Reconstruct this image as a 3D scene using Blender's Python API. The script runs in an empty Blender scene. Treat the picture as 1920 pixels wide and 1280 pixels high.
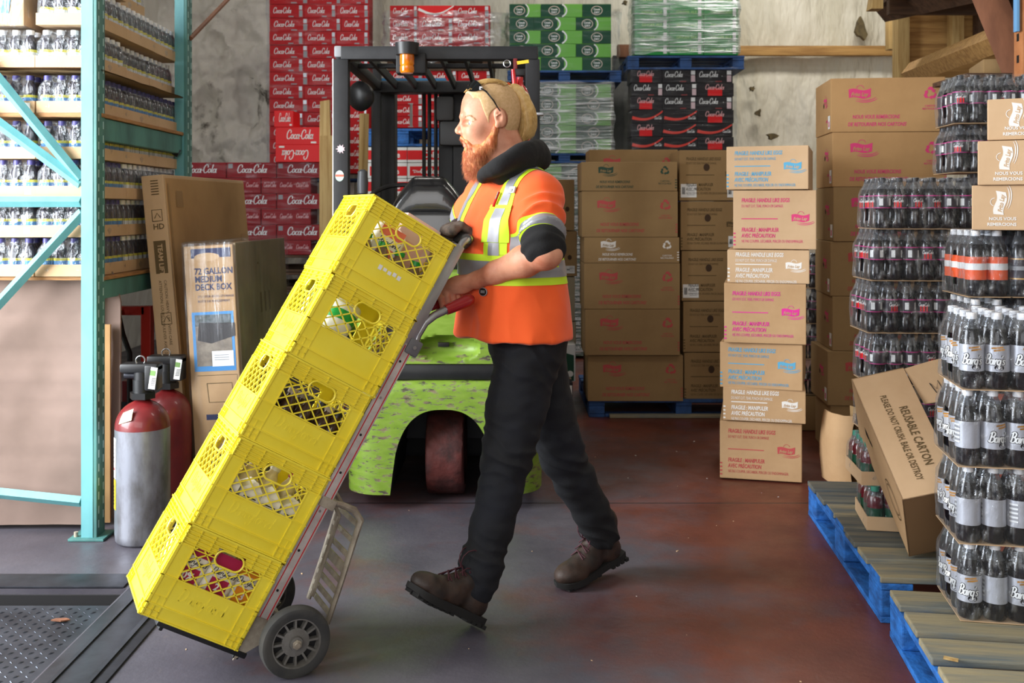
import bpy, bmesh, math, random
import numpy as np
from mathutils import Vector, Matrix, noise, Euler
R = math.radians
random.seed(7)
sc = bpy.context.scene
COL = sc.collection
F, H, YH = 1867.0, 1.30, 395.0          # focal length in px of the 1920 frame, lens height, horizon row

# ---------------------------------------------------------------- camera, world, lights, exposure
cam_d = bpy.data.cameras.new('camera')
cam = bpy.data.objects.new('camera', cam_d)
COL.objects.link(cam)
cam.location = (0, 0, H)
cam.rotation_euler = (R(90), 0, 0)
cam_d.sensor_width = 36.0
cam_d.lens = 36.0 * F / 1920
cam_d.shift_y = -(640 - YH) / 1920
cam_d.clip_start = 0.05
cam_d.dof.use_dof = True
cam_d.dof.focus_distance = 3.1
cam_d.dof.aperture_fstop = 6.0
sc.camera = cam

sc.view_settings.view_transform = 'Standard'
sc.view_settings.look = 'None'
sc.view_settings.exposure = 0.14
sc.view_settings.gamma = 1.0
sc.view_settings.use_curve_mapping = False
sc.cycles.use_denoising = True
sc.cycles.max_bounces = 6
sc.cycles.diffuse_bounces = 3
sc.cycles.glossy_bounces = 3
sc.cycles.transparent_max_bounces = 24
sc.cycles.sample_clamp_indirect = 6.0
sc.cycles.caustics_reflective = False
sc.cycles.caustics_refractive = False

w = bpy.data.worlds.new('world')
sc.world = w
w.use_nodes = True
w.node_tree.nodes['Background'].inputs[0].default_value = (0.62, 0.72, 0.92, 1)
w.node_tree.nodes['Background'].inputs[1].default_value = 0.5

def area(name, loc, target, sx, sy, power, col):
    d = bpy.data.lights.new(name, 'AREA')
    d.shape = 'RECTANGLE'
    d.size, d.size_y, d.energy, d.color = sx, sy, power, col
    o = bpy.data.objects.new(name, d)
    COL.objects.link(o)
    o.location = loc
    o.rotation_euler = (Vector(target) - Vector(loc)).to_track_quat('-Z', 'Y').to_euler()
    return o
# daylight through the open dock door on the left, and through the wide bay door behind the photographer
area('dock_daylight', (-3.35, 2.35, 1.85), (0.5, 2.25, 0.95), 2.2, 2.6, 390, (0.93, 0.97, 1.0))
area('bay_daylight', (-1.1, -2.6, 2.6), (0.4, 5.0, 1.2), 4.2, 2.6, 118, (1.0, 0.97, 0.93))
# fluorescent strips of the hall roof
for k, (lx, ly, e) in enumerate([(-0.9, 7.0, 26), (2.6, 8.4, 60), (2.3, 3.6, 22)]):
    area('roof_lamp', (lx, ly, 4.55), (lx, ly, 0), 1.5, 0.5, e, (1.0, 0.95, 0.86))

# ---------------------------------------------------------------- materials
MATS = {}
def lin(c):
    return tuple((v / 12.92 if v <= 0.04045 else ((v + 0.055) / 1.055) ** 2.4) for v in c)
def C8(r, g, b):
    return lin((r / 255, g / 255, b / 255))
def mat(name, col, rough=0.6, metal=0.0, col2=None, vs=4.0, vw=(0.4, 0.65), bump=0.0, bs=30.0, stretch=(1, 1, 1),
        trans=0.0, emit=None, coat=0.0, alpha=None, spec=0.5, sss=0.0, detail=5, sheen=0.0, bd=0.01):
    if name in MATS:
        return MATS[name]
    m = bpy.data.materials.new(name)
    MATS[name] = m
    m.use_nodes = True
    nt = m.node_tree
    b = nt.nodes['Principled BSDF']
    I = b.inputs
    I['Base Color'].default_value = (*col, 1)
    I['Roughness'].default_value = rough
    I['Metallic'].default_value = metal
    I['Specular IOR Level'].default_value = spec
    I['Coat Weight'].default_value = coat
    I['Transmission Weight'].default_value = trans
    if sheen:
        I['Sheen Weight'].default_value = sheen
    if sss:
        I['Subsurface Weight'].default_value = sss
        I['Subsurface Radius'].default_value = (0.012, 0.005, 0.003)
        I['Subsurface Scale'].default_value = 1.0
    if emit:
        I['Emission Color'].default_value = (*emit[:3], 1)
        I['Emission Strength'].default_value = emit[3]
    if col2 is not None or bump:
        tc = nt.nodes.new('ShaderNodeTexCoord')
        mp = nt.nodes.new('ShaderNodeMapping')
        mp.inputs['Scale'].default_value = stretch
        nt.links.new(tc.outputs['Object'], mp.inputs[0])
    if col2 is not None:
        n = nt.nodes.new('ShaderNodeTexNoise')
        n.inputs['Scale'].default_value = vs
        n.inputs['Detail'].default_value = detail
        n.inputs['Roughness'].default_value = 0.62
        nt.links.new(mp.outputs[0], n.inputs['Vector'])
        r = nt.nodes.new('ShaderNodeValToRGB')
        r.color_ramp.elements[0].position, r.color_ramp.elements[1].position = vw
        r.color_ramp.elements[0].color = (*col, 1)
        r.color_ramp.elements[1].color = (*col2, 1)
        nt.links.new(n.outputs['Fac'], r.inputs[0])
        nt.links.new(r.outputs[0], I['Base Color'])
    if bump:
        n2 = nt.nodes.new('ShaderNodeTexNoise')
        n2.inputs['Scale'].default_value = bs
        n2.inputs['Detail'].default_value = 4
        nt.links.new(mp.outputs[0], n2.inputs['Vector'])
        bp = nt.nodes.new('ShaderNodeBump')
        bp.inputs['Strength'].default_value = bump
        bp.inputs['Distance'].default_value = bd
        nt.links.new(n2.outputs['Fac'], bp.inputs['Height'])
        nt.links.new(bp.outputs[0], I['Normal'])
    return m

def film_mat(name, base=0.10, edge=0.45, streak=0.25, stretch=(6, 6, 30), tint=(0.95, 0.97, 1.0), rough=0.16, bump=0.6, ns=5.0):
    m = bpy.data.materials.new(name)
    m.use_nodes = True
    nt = m.node_tree
    nt.nodes.clear()
    N, L = nt.nodes.new, nt.links.new
    out = N('ShaderNodeOutputMaterial')
    mix = N('ShaderNodeMixShader')
    tr = N('ShaderNodeBsdfTransparent')
    tr.inputs[0].default_value = (*tint, 1)
    gl = N('ShaderNodeBsdfPrincipled')
    gl.inputs['Base Color'].default_value = (0.75, 0.78, 0.82, 1)
    gl.inputs['Roughness'].default_value = rough
    gl.inputs['Specular IOR Level'].default_value = 1.0
    gl.inputs['Metallic'].default_value = 0.6
    tc, mp = N('ShaderNodeTexCoord'), N('ShaderNodeMapping')
    mp.inputs['Scale'].default_value = stretch
    L(tc.outputs['Object'], mp.inputs[0])
    n = N('ShaderNodeTexNoise')
    n.inputs['Scale'].default_value = ns
    n.inputs['Detail'].default_value = 5
    L(mp.outputs[0], n.inputs['Vector'])
    bp = N('ShaderNodeBump')
    bp.inputs['Strength'].default_value = bump
    bp.inputs['Distance'].default_value = 0.02
    L(n.outputs['Fac'], bp.inputs['Height'])
    L(bp.outputs[0], gl.inputs['Normal'])
    lw = N('ShaderNodeLayerWeight')
    lw.inputs[0].default_value = 0.35
    L(bp.outputs[0], lw.inputs['Normal'])
    m1 = N('ShaderNodeMath'); m1.operation = 'MULTIPLY_ADD'
    m1.inputs[1].default_value, m1.inputs[2].default_value = edge, base
    L(lw.outputs['Facing'], m1.inputs[0])
    r = N('ShaderNodeValToRGB')
    r.color_ramp.elements[0].position, r.color_ramp.elements[1].position = 0.5, 0.72
    L(n.outputs['Fac'], r.inputs[0])
    m2 = N('ShaderNodeMath'); m2.operation = 'MULTIPLY_ADD'
    m2.inputs[1].default_value = streak
    L(r.outputs[0], m2.inputs[0]); L(m1.outputs[0], m2.inputs[2])
    m2.use_clamp = True
    L(m2.outputs[0], mix.inputs[0]); L(tr.outputs[0], mix.inputs[1]); L(gl.outputs[0], mix.inputs[2])
    L(mix.outputs[0], out.inputs[0])
    MATS[name] = m
    return m

KRAFT = mat('kraft', C8(193, 157, 116), 0.85, col2=C8(178, 141, 100), vs=2.5, bump=0.06, bs=60)
KRAFT_SH = mat('kraft_shade', C8(158, 128, 86), 0.88, col2=C8(143, 114, 76), vs=2.0, bump=0.05, bs=60)  # kraft darkened to its tone in shade, the shade put into the colour
KRAFT_R = mat('kraft_warm', C8(186, 146, 98), 0.86, col2=C8(170, 131, 86), vs=2.0, bump=0.05, bs=60)
KRAFT_P = mat('kraft_pale', C8(205, 172, 135), 0.86, col2=C8(190, 156, 118), vs=2.0, bump=0.05, bs=60)
KRAFT_END_SH = mat('kraft_end_shade', C8(140, 108, 74), 0.9)  # darker kraft, paints the shade on the tilted carton's down-facing end
TAPE = mat('tape', C8(165, 128, 82), 0.35)
GAP = mat('carton_seam', C8(70, 50, 34), 0.9)
INK_PINK = mat('ink_pink', C8(214, 62, 118), 0.8)
INK_RED = mat('ink_red', C8(190, 78, 78), 0.8)
INK_MAG = mat('ink_magenta', C8(222, 52, 150), 0.8)
INK_BLUE = mat('ink_blue', C8(92, 168, 204), 0.8)
INK_WHITE = mat('ink_white', C8(236, 232, 226), 0.8)
INK_GREEN = mat('ink_green', C8(42, 72, 58), 0.8)
INK_BROWN = mat('ink_brown', C8(96, 76, 44), 0.8)
INK_BLACK = mat('ink_black', C8(34, 32, 34), 0.8)
INK_NAVY = mat('ink_navy', C8(46, 52, 88), 0.8)
WHITE = mat('white_paper', C8(238, 238, 236), 0.7)
GREYP = mat('grey_print', C8(150, 150, 152), 0.7)
RED = mat('carton_red', C8(186, 10, 20), 0.6, col2=C8(160, 8, 16), vs=3, spec=.25)
RED_B = mat('carton_bright_red', C8(224, 14, 20), 0.5, spec=.3)
RED_D = mat('carton_deep_red', C8(150, 5, 18), 0.6, col2=C8(128, 4, 14), vs=3, spec=.25)
BLK_C = mat('carton_black', C8(28, 24, 27), 0.5, spec=.3)
GRN_D = mat('carton_dark_green', C8(8, 70, 46), 0.5, spec=.3)
GRN_L = mat('carton_light_green', C8(104, 176, 62), 0.45)
GRN_B = mat('carton_bright_green', C8(20, 150, 62), 0.45)
SILV = mat('silver_print', C8(196, 200, 204), 0.35, metal=0.3)
BLACK = mat('black_plastic', C8(24, 24, 26), 0.42)
BLACK_M = mat('black_metal', C8(20, 21, 24), 0.5, metal=0.1, col2=C8(32, 32, 35), vs=8, bump=0.05)
RUBBER = mat('rubber', C8(52, 52, 52), 0.8, col2=C8(72, 70, 66), vs=9)
ALU = mat('aluminium', C8(196, 196, 198), 0.34, metal=0.9, col2=C8(160, 160, 164), vs=12, stretch=(1, 1, .2))
ALU_D = mat('dusty_aluminium', C8(178, 168, 150), 0.55, metal=0.25, col2=C8(138, 126, 112), vs=14)
ALU_R = mat('dusty_rail', C8(206, 198, 194), 0.45, metal=0.2, col2=C8(178, 168, 164), vs=9)
STEEL = mat('dark_steel', C8(74, 76, 84), 0.42, metal=0.7, col2=C8(52, 52, 58), vs=6, bump=0.1, bs=20)
YEL = mat('crate_yellow', C8(253, 234, 70), 0.34, col2=C8(248, 226, 54), vs=6, spec=0.6)
TEAL = mat('rack_teal', C8(112, 176, 180), 0.5, col2=C8(92, 156, 162), vs=5, stretch=(1, 1, .4), bump=.04)
TEAL_SH = mat('rack_teal_shade', C8(84, 140, 134), 0.55, col2=C8(62, 106, 104), vs=6, stretch=(1, 1, .3), bump=.04)  # darker copy of the rack teal, shade of side faces and beams painted in
SLOT = mat('rack_slot', C8(170, 205, 205), 0.5)
WOOD = mat('wood', C8(190, 148, 88), 0.75, col2=C8(150, 108, 58), vs=5, stretch=(.5, 8, 8), bump=.15, bs=18)
WOOD_V = mat('wood_vertical', C8(196, 166, 110), 0.75, col2=C8(160, 124, 70), vs=4, stretch=(8, 8, .5), bump=.1, bs=14)
WOOD_DK = mat('wood_dark', C8(92, 66, 46), 0.8, col2=C8(66, 46, 32), vs=4, stretch=(.6, 7, 7), bump=.15, bs=14)
WOOD_BR = mat('wood_redbrown', C8(136, 88, 62), 0.75, col2=C8(112, 70, 48), vs=3, stretch=(3, 3, .6), bump=.1)
PLY = mat('plywood', C8(176, 128, 78), 0.7, col2=C8(140, 98, 58), vs=6, stretch=(2, 2, 30))
WOOD_G = mat('weathered_wood', C8(112, 108, 94), 0.82, col2=C8(72, 80, 84), vs=3, stretch=(.7, 9, 9), bump=.25, bs=12)
WOOD_T = mat('worn_tan_wood', C8(150, 138, 108), 0.82, col2=C8(98, 106, 106), vs=2.4, stretch=(.8, 7, 7), bump=.25, bs=12)
BLUE = mat('pallet_blue', C8(44, 118, 202), 0.65, col2=C8(28, 78, 140), vs=6, stretch=(3, 2, 5), bump=.25, bs=22)
BLUE_D = mat('pallet_blue_old', C8(44, 84, 142), 0.75, col2=C8(32, 58, 100), vs=8, bump=.2)
CAPW = mat('cap_white', C8(240, 240, 242), 0.4)
COLA = mat('dark_cola', C8(12, 8, 13), 0.16, spec=0.45)
CLEAR = film_mat('clear_plastic', base=.10, edge=.45, streak=.03, bump=.15, tint=(.5, .5, .54), rough=.10)
FILM = film_mat('shrink_film', base=.025, edge=.30, streak=.30, stretch=(9, 9, 4), bump=1.0, rough=.15)
FILM_H = film_mat('stretch_film_heavy', base=.20, edge=.4, streak=.75, stretch=(1.2, 1.2, 20), bump=1.0, ns=3.0, rough=.34)
FILM_L = film_mat('stretch_film_light', base=.005, edge=.16, streak=.09, stretch=(2, 2, 12), bump=.9, ns=3.0)

# ---------------------------------------------------------------- helpers
def P(px, py, D):
    """photo point at depth D -> world"""
    return Vector(((px - 960) * D / F, D, H - (py - YH) * D / F))
def XZ(px, py, D):
    v = P(px, py, D)
    return v.x, v.z

def rotz(a):
    return Matrix.Rotation(a, 4, 'Z')
def T(x, y=0, z=0):
    return Matrix.Translation((x, y, z) if not hasattr(x, '__len__') else x)

class MB:
    def __init__(s):
        s.bm = bmesh.new()
        s.mats = []
    def mi(s, m):
        if m not in s.mats:
            s.mats.append(m)
        return s.mats.index(m)
    def _fin(s, vs, fs, M, m, smooth=False):
        if M is not None:
            for v in vs:
                v.co = M @ v.co
        k = s.mi(m)
        for f in fs:
            f.material_index = k
            f.smooth = smooth
    def box(s, c, size, m, M=None, bev=0.0, rot=None, taper=None):
        bm2 = bmesh.new()
        bmesh.ops.create_cube(bm2, size=1.0)
        for v in bm2.verts:
            k = 1.0 if (taper is None or v.co.z < 0) else taper
            v.co = Vector((v.co.x * size[0] * k, v.co.y * size[1] * k, v.co.z * size[2]))
        if bev:
            bmesh.ops.bevel(bm2, geom=bm2.edges[:], offset=min(bev, min(size) * .45), segments=2, affect='EDGES', profile=.6)
        X = Matrix.Translation(c)
        if rot is not None:
            X = X @ rot
        if M is not None:
            X = M @ X
        s.merge(bm2, X, m)
        bm2.free()
    def merge(s, bm2, X, m):
        mp = {}
        k = s.mi(m)
        for v in bm2.verts:
            mp[v] = s.bm.verts.new(X @ v.co)
        for f in bm2.faces:
            try:
                g = s.bm.faces.new([mp[v] for v in f.verts])
                g.material_index = k
            except ValueError:
                pass
    def mesh(s, me, X, m):
        k = s.mi(m)
        vs = [s.bm.verts.new(X @ v.co) for v in me.vertices]
        for p in me.polygons:
            try:
                f = s.bm.faces.new([vs[i] for i in p.vertices])
                f.material_index = k
            except ValueError:
                pass
    def poly(s, pts, m, M=None):
        vs = [s.bm.verts.new(M @ Vector(p) if M else Vector(p)) for p in pts]
        f = s.bm.faces.new(vs)
        f.material_index = s.mi(m)
        return f
    def prism(s, pts, y0, y1, m, M=None, axis='y'):
        """2D outline (x, z) extruded along y"""
        n = len(pts)
        def mk(p, t):
            v = Vector((p[0], t, p[1])) if axis == 'y' else (Vector((p[0], p[1], t)) if axis == 'z' else Vector((t, p[0], p[1])))
            return s.bm.verts.new(M @ v if M else v)
        a = [mk(p, y0) for p in pts]
        b = [mk(p, y1) for p in pts]
        k = s.mi(m)
        fs = [s.bm.faces.new(a), s.bm.faces.new(b[::-1])]
        for i in range(n):
            fs.append(s.bm.faces.new([a[i], b[i], b[(i + 1) % n], a[(i + 1) % n]][::-1]))
        for f in fs:
            f.material_index = k
        return fs
    def grid(s, rows, m, close_u=False, close_v=False):
        """rows of points -> quads"""
        V = [[s.bm.verts.new(p) for p in r] for r in rows]
        k = s.mi(m)
        nr, nc = len(V), len(V[0])
        for i in range(nr if close_v else nr - 1):
            for j in range(nc if close_u else nc - 1):
                a, b = V[i], V[(i + 1) % nr]
                try:
                    f = s.bm.faces.new([a[j], a[(j + 1) % nc], b[(j + 1) % nc], b[j]])
                    f.material_index = k
                except ValueError:
                    pass
        return V
    def lathe(s, prof, m, M=None, n=20, caps=True, zm=None):
        """prof: (r, z) list; zm: list of (z_below, material)"""
        rows = []
        for r, z in prof:
            row = []
            for i in range(n):
                a = 2 * math.pi * i / n
                p = Vector((r * math.cos(a), r * math.sin(a), z))
                row.append(s.bm.verts.new(M @ p if M else p))
            rows.append(row)
        for i in range(len(rows) - 1):
            zc = (prof[i][1] + prof[i + 1][1]) / 2
            mm = m
            if zm:
                for zb, q in zm:
                    if zc < zb:
                        mm = q
                        break
            k = s.mi(mm)
            for j in range(n):
                f = s.bm.faces.new([rows[i][j], rows[i][(j + 1) % n], rows[i + 1][(j + 1) % n], rows[i + 1][j]])
                f.material_index = k
        if caps:
            k = s.mi(m)
            f = s.bm.faces.new(rows[0][::-1]); f.material_index = k
            f = s.bm.faces.new(rows[-1]); f.material_index = k
    def cyl(s, p0, p1, r0, m, r1=None, n=14, M=None):
        p0, p1 = Vector(p0), Vector(p1)
        d = p1 - p0
        q = d.to_track_quat('Z', 'Y').to_matrix().to_4x4()
        X = Matrix.Translation(p0) @ q
        if M is not None:
            X = M @ X
        s.lathe([(r0, 0), (r0 if r1 is None else r1, d.length)], m, X, n)
    def tube(s, pts, r, m, n=10, M=None, flat=1.0, cap=True, up=None):
        pts = [Vector(p) for p in pts]
        rs = r if hasattr(r, '__len__') else [r] * len(pts)
        prev = None
        rows = []
        for i, p in enumerate(pts):
            t = (pts[min(i + 1, len(pts) - 1)] - pts[max(i - 1, 0)]).normalized()
            if prev is None:
                u = Vector(up) if up else (Vector((0, 0, 1)) if abs(t.z) < .9 else Vector((0, 1, 0)))
            else:
                u = prev
            u = (u - t * u.dot(t)).normalized()
            prev = u
            v = t.cross(u)
            row = []
            for j in range(n):
                a = 2 * math.pi * j / n
                q = p + u * math.cos(a) * rs[i] * flat + v * math.sin(a) * rs[i]
                row.append(M @ q if M else q)
            rows.append(row)
        V = s.grid(rows, m, close_u=True)
        if cap:
            k = s.mi(m)
            for rr in (V[0][::-1], V[-1]):
                try:
                    f = s.bm.faces.new(rr); f.material_index = k
                except ValueError:
                    pass
    def build(s, name, parent=None, ang=35, M=None):
        if M is not None:
            bmesh.ops.transform(s.bm, matrix=M, verts=s.bm.verts[:])
        bmesh.ops.recalc_face_normals(s.bm, faces=s.bm.faces[:])
        me = bpy.data.meshes.new(name)
        s.bm.to_mesh(me)
        s.bm.free()
        for m in s.mats:
            me.materials.append(m)
        if ang:
            me.polygons.foreach_set('use_smooth', [True] * len(me.polygons))
            me.set_sharp_from_angle(angle=R(ang))
        return link(name, me, parent)

def link(name, me, parent=None):
    o = bpy.data.objects.new(name, me)
    COL.objects.link(o)
    if parent is not None:
        o.parent = parent
    return o
def tag(o, label=None, cat=None, group=None, kind=None):
    if label: o['label'] = label
    if cat: o['category'] = cat
    if group: o['group'] = group
    if kind: o['kind'] = kind
    return o
def thing(name, label, cat, loc=(0, 0, 0), rz=0, group=None, M=None):
    o = bpy.data.objects.new(name, None)
    o.empty_display_size = .05
    COL.objects.link(o)
    if M is not None:
        o.matrix_world = M
    else:
        o.location = loc
        o.rotation_euler = (0, 0, rz)
    return tag(o, label, cat, group)
def copy_tree(o, parent=None):
    c = o.copy()
    COL.objects.link(c)
    c.parent = parent
    for ch in list(o.children):
        copy_tree(ch, c)
    return c
ORD = ['topmost', 'second', 'third', 'fourth', 'fifth', 'sixth', 'seventh', 'eighth', 'ninth', 'tenth', 'eleventh', 'twelfth', 'thirteenth', 'fourteenth', 'fifteenth', 'sixteenth']

# lettering -------------------------------------------------------
_TX = {}
def text_mesh(s_, bold=0.0, shear=0.0, align='LEFT', cond=1.0):
    key = (s_, bold, shear, align, cond)
    if key not in _TX:
        cu = bpy.data.curves.new('t', 'FONT')
        cu.body = s_
        cu.size = 1.0
        cu.offset = bold
        cu.shear = shear
        cu.align_x = align
        cu.resolution_u = 2
        cu.fill_mode = 'FRONT'
        ob = bpy.data.objects.new('t', cu)
        COL.objects.link(ob)
        dg = bpy.context.evaluated_depsgraph_get()
        dg.update()
        me = bpy.data.meshes.new_from_object(ob.evaluated_get(dg))
        bpy.data.objects.remove(ob)
        for v in me.vertices:
            v.co.x *= cond
        _TX[key] = me
    return _TX[key]
FRONT = Matrix(((1, 0, 0, 0), (0, 0, -1, 0), (0, 1, 0, 0), (0, 0, 0, 1)))   # xy plane -> xz plane, facing -y
SIDE_L = Matrix(((0, 0, -1, 0), (-1, 0, 0, 0), (0, 1, 0, 0), (0, 0, 0, 1)))  # facing -x
SIDE_R = Matrix(((0, 0, 1, 0), (1, 0, 0, 0), (0, 1, 0, 0), (0, 0, 0, 1)))    # facing +x
def put_text(mb, s_, x, z, size, m, X=FRONT, off=0.0012, **k):
    mb.mesh(text_mesh(s_, **k), X @ T(x, z, off) @ Matrix.Diagonal((size, size, 1, 1)), m)
def ellipse(cx, cy, rx, ry, a0=0, a1=360, n=14):
    return [(cx + rx * math.cos(R(a0 + (a1 - a0) * i / n)), cy + ry * math.sin(R(a0 + (a1 - a0) * i / n))) for i in range(n + 1)]
# strokes of a flowing script: each letter (advance, [polylines])
SCR = {
 'C': (1.30, [ellipse(.72, .92, .60, .98, 48, 322, 18), [(1.10, 1.66), (1.18, 1.40), (1.06, 1.25)]]),
 'o': (.86, [ellipse(.42, .45, .34, .45, 0, 360, 14)]),
 'c': (.76, [ellipse(.45, .45, .36, .45, 50, 320, 12)]),
 'a': (1.0, [ellipse(.38, .45, .32, .45, 0, 360, 14), [(.86, .98), (.80, .3), (.88, .0), (1.04, .14)]]),
 '-': (.45, [[(.0, .55), (.42, .62)]]),
 'l': (.5, [[(.26, 1.95), (.18, .4), (.24, .02), (.44, .12)]]),
 'k': (.85, [[(.1, 0), (.25, 1.8)], [(.7, .95), (.2, .5), (.75, 0)]]),
 'e': (.8, [[(.08, .5), (.7, .55), (.62, .85), (.35, .9), (.08, .5), (.2, .06), (.5, 0), (.75, .2)]]),
 'B': (1.2, [[(.2, 0), (.35, 1.8)], [(.05, 1.6), (.6, 1.95), (1.05, 1.6), (.85, 1.1), (.35, .95)], [(.35, .95), (.95, .9), (1.1, .4), (.7, .02), (.1, .05), (-.1, .3)]]),
 'r': (.62, [[(.1, .9), (.15, 0)], [(.15, .5), (.4, .9), (.62, .8)]]),
 'q': (.9, [ellipse(.4, .45, .34, .45, 0, 360, 14), [(.76, .9), (.7, -.7), (.95, -.4)]]),
 's': (.7, [[(.6, .8), (.3, .9), (.12, .68), (.5, .35), (.45, .05), (.05, .05)]]),
 "'": (.3, [[(.15, 1.7), (.08, 1.35)]]),
 'D': (1.2, [[(.2, 0), (.3, 1.75)], [(-.05, 1.6), (.6, 1.85), (1.1, 1.4), (1.0, .5), (.55, 0), (.1, .05)]]),
 'i': (.4, [[(.15, .9), (.15, 0), (.35, .1)], [(.2, 1.35), (.22, 1.45)]]),
 'y': (.8, [[(.1, .9), (.15, .3), (.45, .15), (.7, .5)], [(.72, .9), (.65, -.3), (.3, -.75), (.05, -.4)]]),
 'n': (.8, [[(.1, .9), (.12, 0)], [(.12, .6), (.42, .92), (.66, .6), (.68, 0)]]),
 'd': (.95, [ellipse(.4, .45, .34, .45, 0, 360, 14), [(.85, 1.8), (.76, .2), (.95, .08)]]),
 ' ': (.4, []),
}
def script_polys(word, pen=.20, slant=.28):
    out, x = [], 0.0
    for ch in word:
        adv, st = SCR[ch]
        for pl in st:
            pts = [Vector((p[0] + x + slant * p[1], p[1])) for p in pl]
            # smooth
            q = []
            for i in range(len(pts) - 1):
                p0, p1, p2, p3 = pts[max(i - 1, 0)], pts[i], pts[i + 1], pts[min(i + 2, len(pts) - 1)]
                ns = 1 if len(pts) > 9 else 3
                for k in range(ns):
                    t = k / ns
                    q.append(.5 * ((2 * p1) + (p2 - p0) * t + (2 * p0 - 5 * p1 + 4 * p2 - p3) * t * t + (-p0 + 3 * p1 - 3 * p2 + p3) * t ** 3))
            q.append(pts[-1])
            L_, R_ = [], []
            for i, p in enumerate(q):
                d = (q[min(i + 1, len(q) - 1)] - q[max(i - 1, 0)])
                if d.length < 1e-6:
                    d = Vector((1, 0))
                d.normalize()
                wd = pen * (.45 + .55 * abs(d.y)) * .5
                nn = Vector((-d.y, d.x)) * wd
                L_.append(p + nn); R_.append(p - nn)
            for i in range(len(q) - 1):
                out.append([L_[i], L_[i + 1], R_[i + 1], R_[i]])
        x += adv
    return out, x
_SC = {}
def script(mb, word, x, z, h, m, X=FRONT, off=.0012, pen=.2, width=None, wrap=None):
    """h = x-height. wrap = cylinder radius: x becomes an angle"""
    key = (word, pen)
    if key not in _SC:
        _SC[key] = script_polys(word, pen)
    polys, W = _SC[key]
    sx = h if width is None else width / W
    k = mb.mi(m)
    for pl in polys:
        vs = []
        for p in pl:
            u, v = x + p.x * sx, z + p.y * h
            if wrap:
                a = u / wrap
                q = Vector(((wrap + off) * math.sin(a), -(wrap + off) * math.cos(a), v))
                vs.append(mb.bm.verts.new(X @ q if X is not FRONT else q))
            else:
                vs.append(mb.bm.verts.new(X @ Vector((u, v, off))))
        try:
            f = mb.bm.faces.new(vs); f.material_index = k
        except ValueError:
            pass
def rect(mb, x0, z0, x1, z1, m, X=FRONT, off=.001):
    mb.poly([(x0, z0, off), (x1, z0, off), (x1, z1, off), (x0, z1, off)], m, X)
def poly2(mb, pts, m, X=FRONT, off=.001):
    mb.poly([(p[0], p[1], off) for p in pts], m, X)
def strip2(mb, pts, wd, m, X=FRONT, off=.0012):
    k = mb.mi(m)
    L_, R_ = [], []
    for i, p in enumerate(pts):
        p = Vector(p)
        d = (Vector(pts[min(i + 1, len(pts) - 1)]) - Vector(pts[max(i - 1, 0)])).normalized()
        ww = wd[i] if hasattr(wd, '__len__') else wd
        nn = Vector((-d.y, d.x)) * ww * .5
        L_.append(p + nn); R_.append(p - nn)
    for i in range(len(pts) - 1):
        vs = [mb.bm.verts.new(X @ Vector((q.x, q.y, off))) for q in (L_[i], L_[i + 1], R_[i + 1], R_[i])]
        f = mb.bm.faces.new(vs); f.material_index = k
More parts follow.
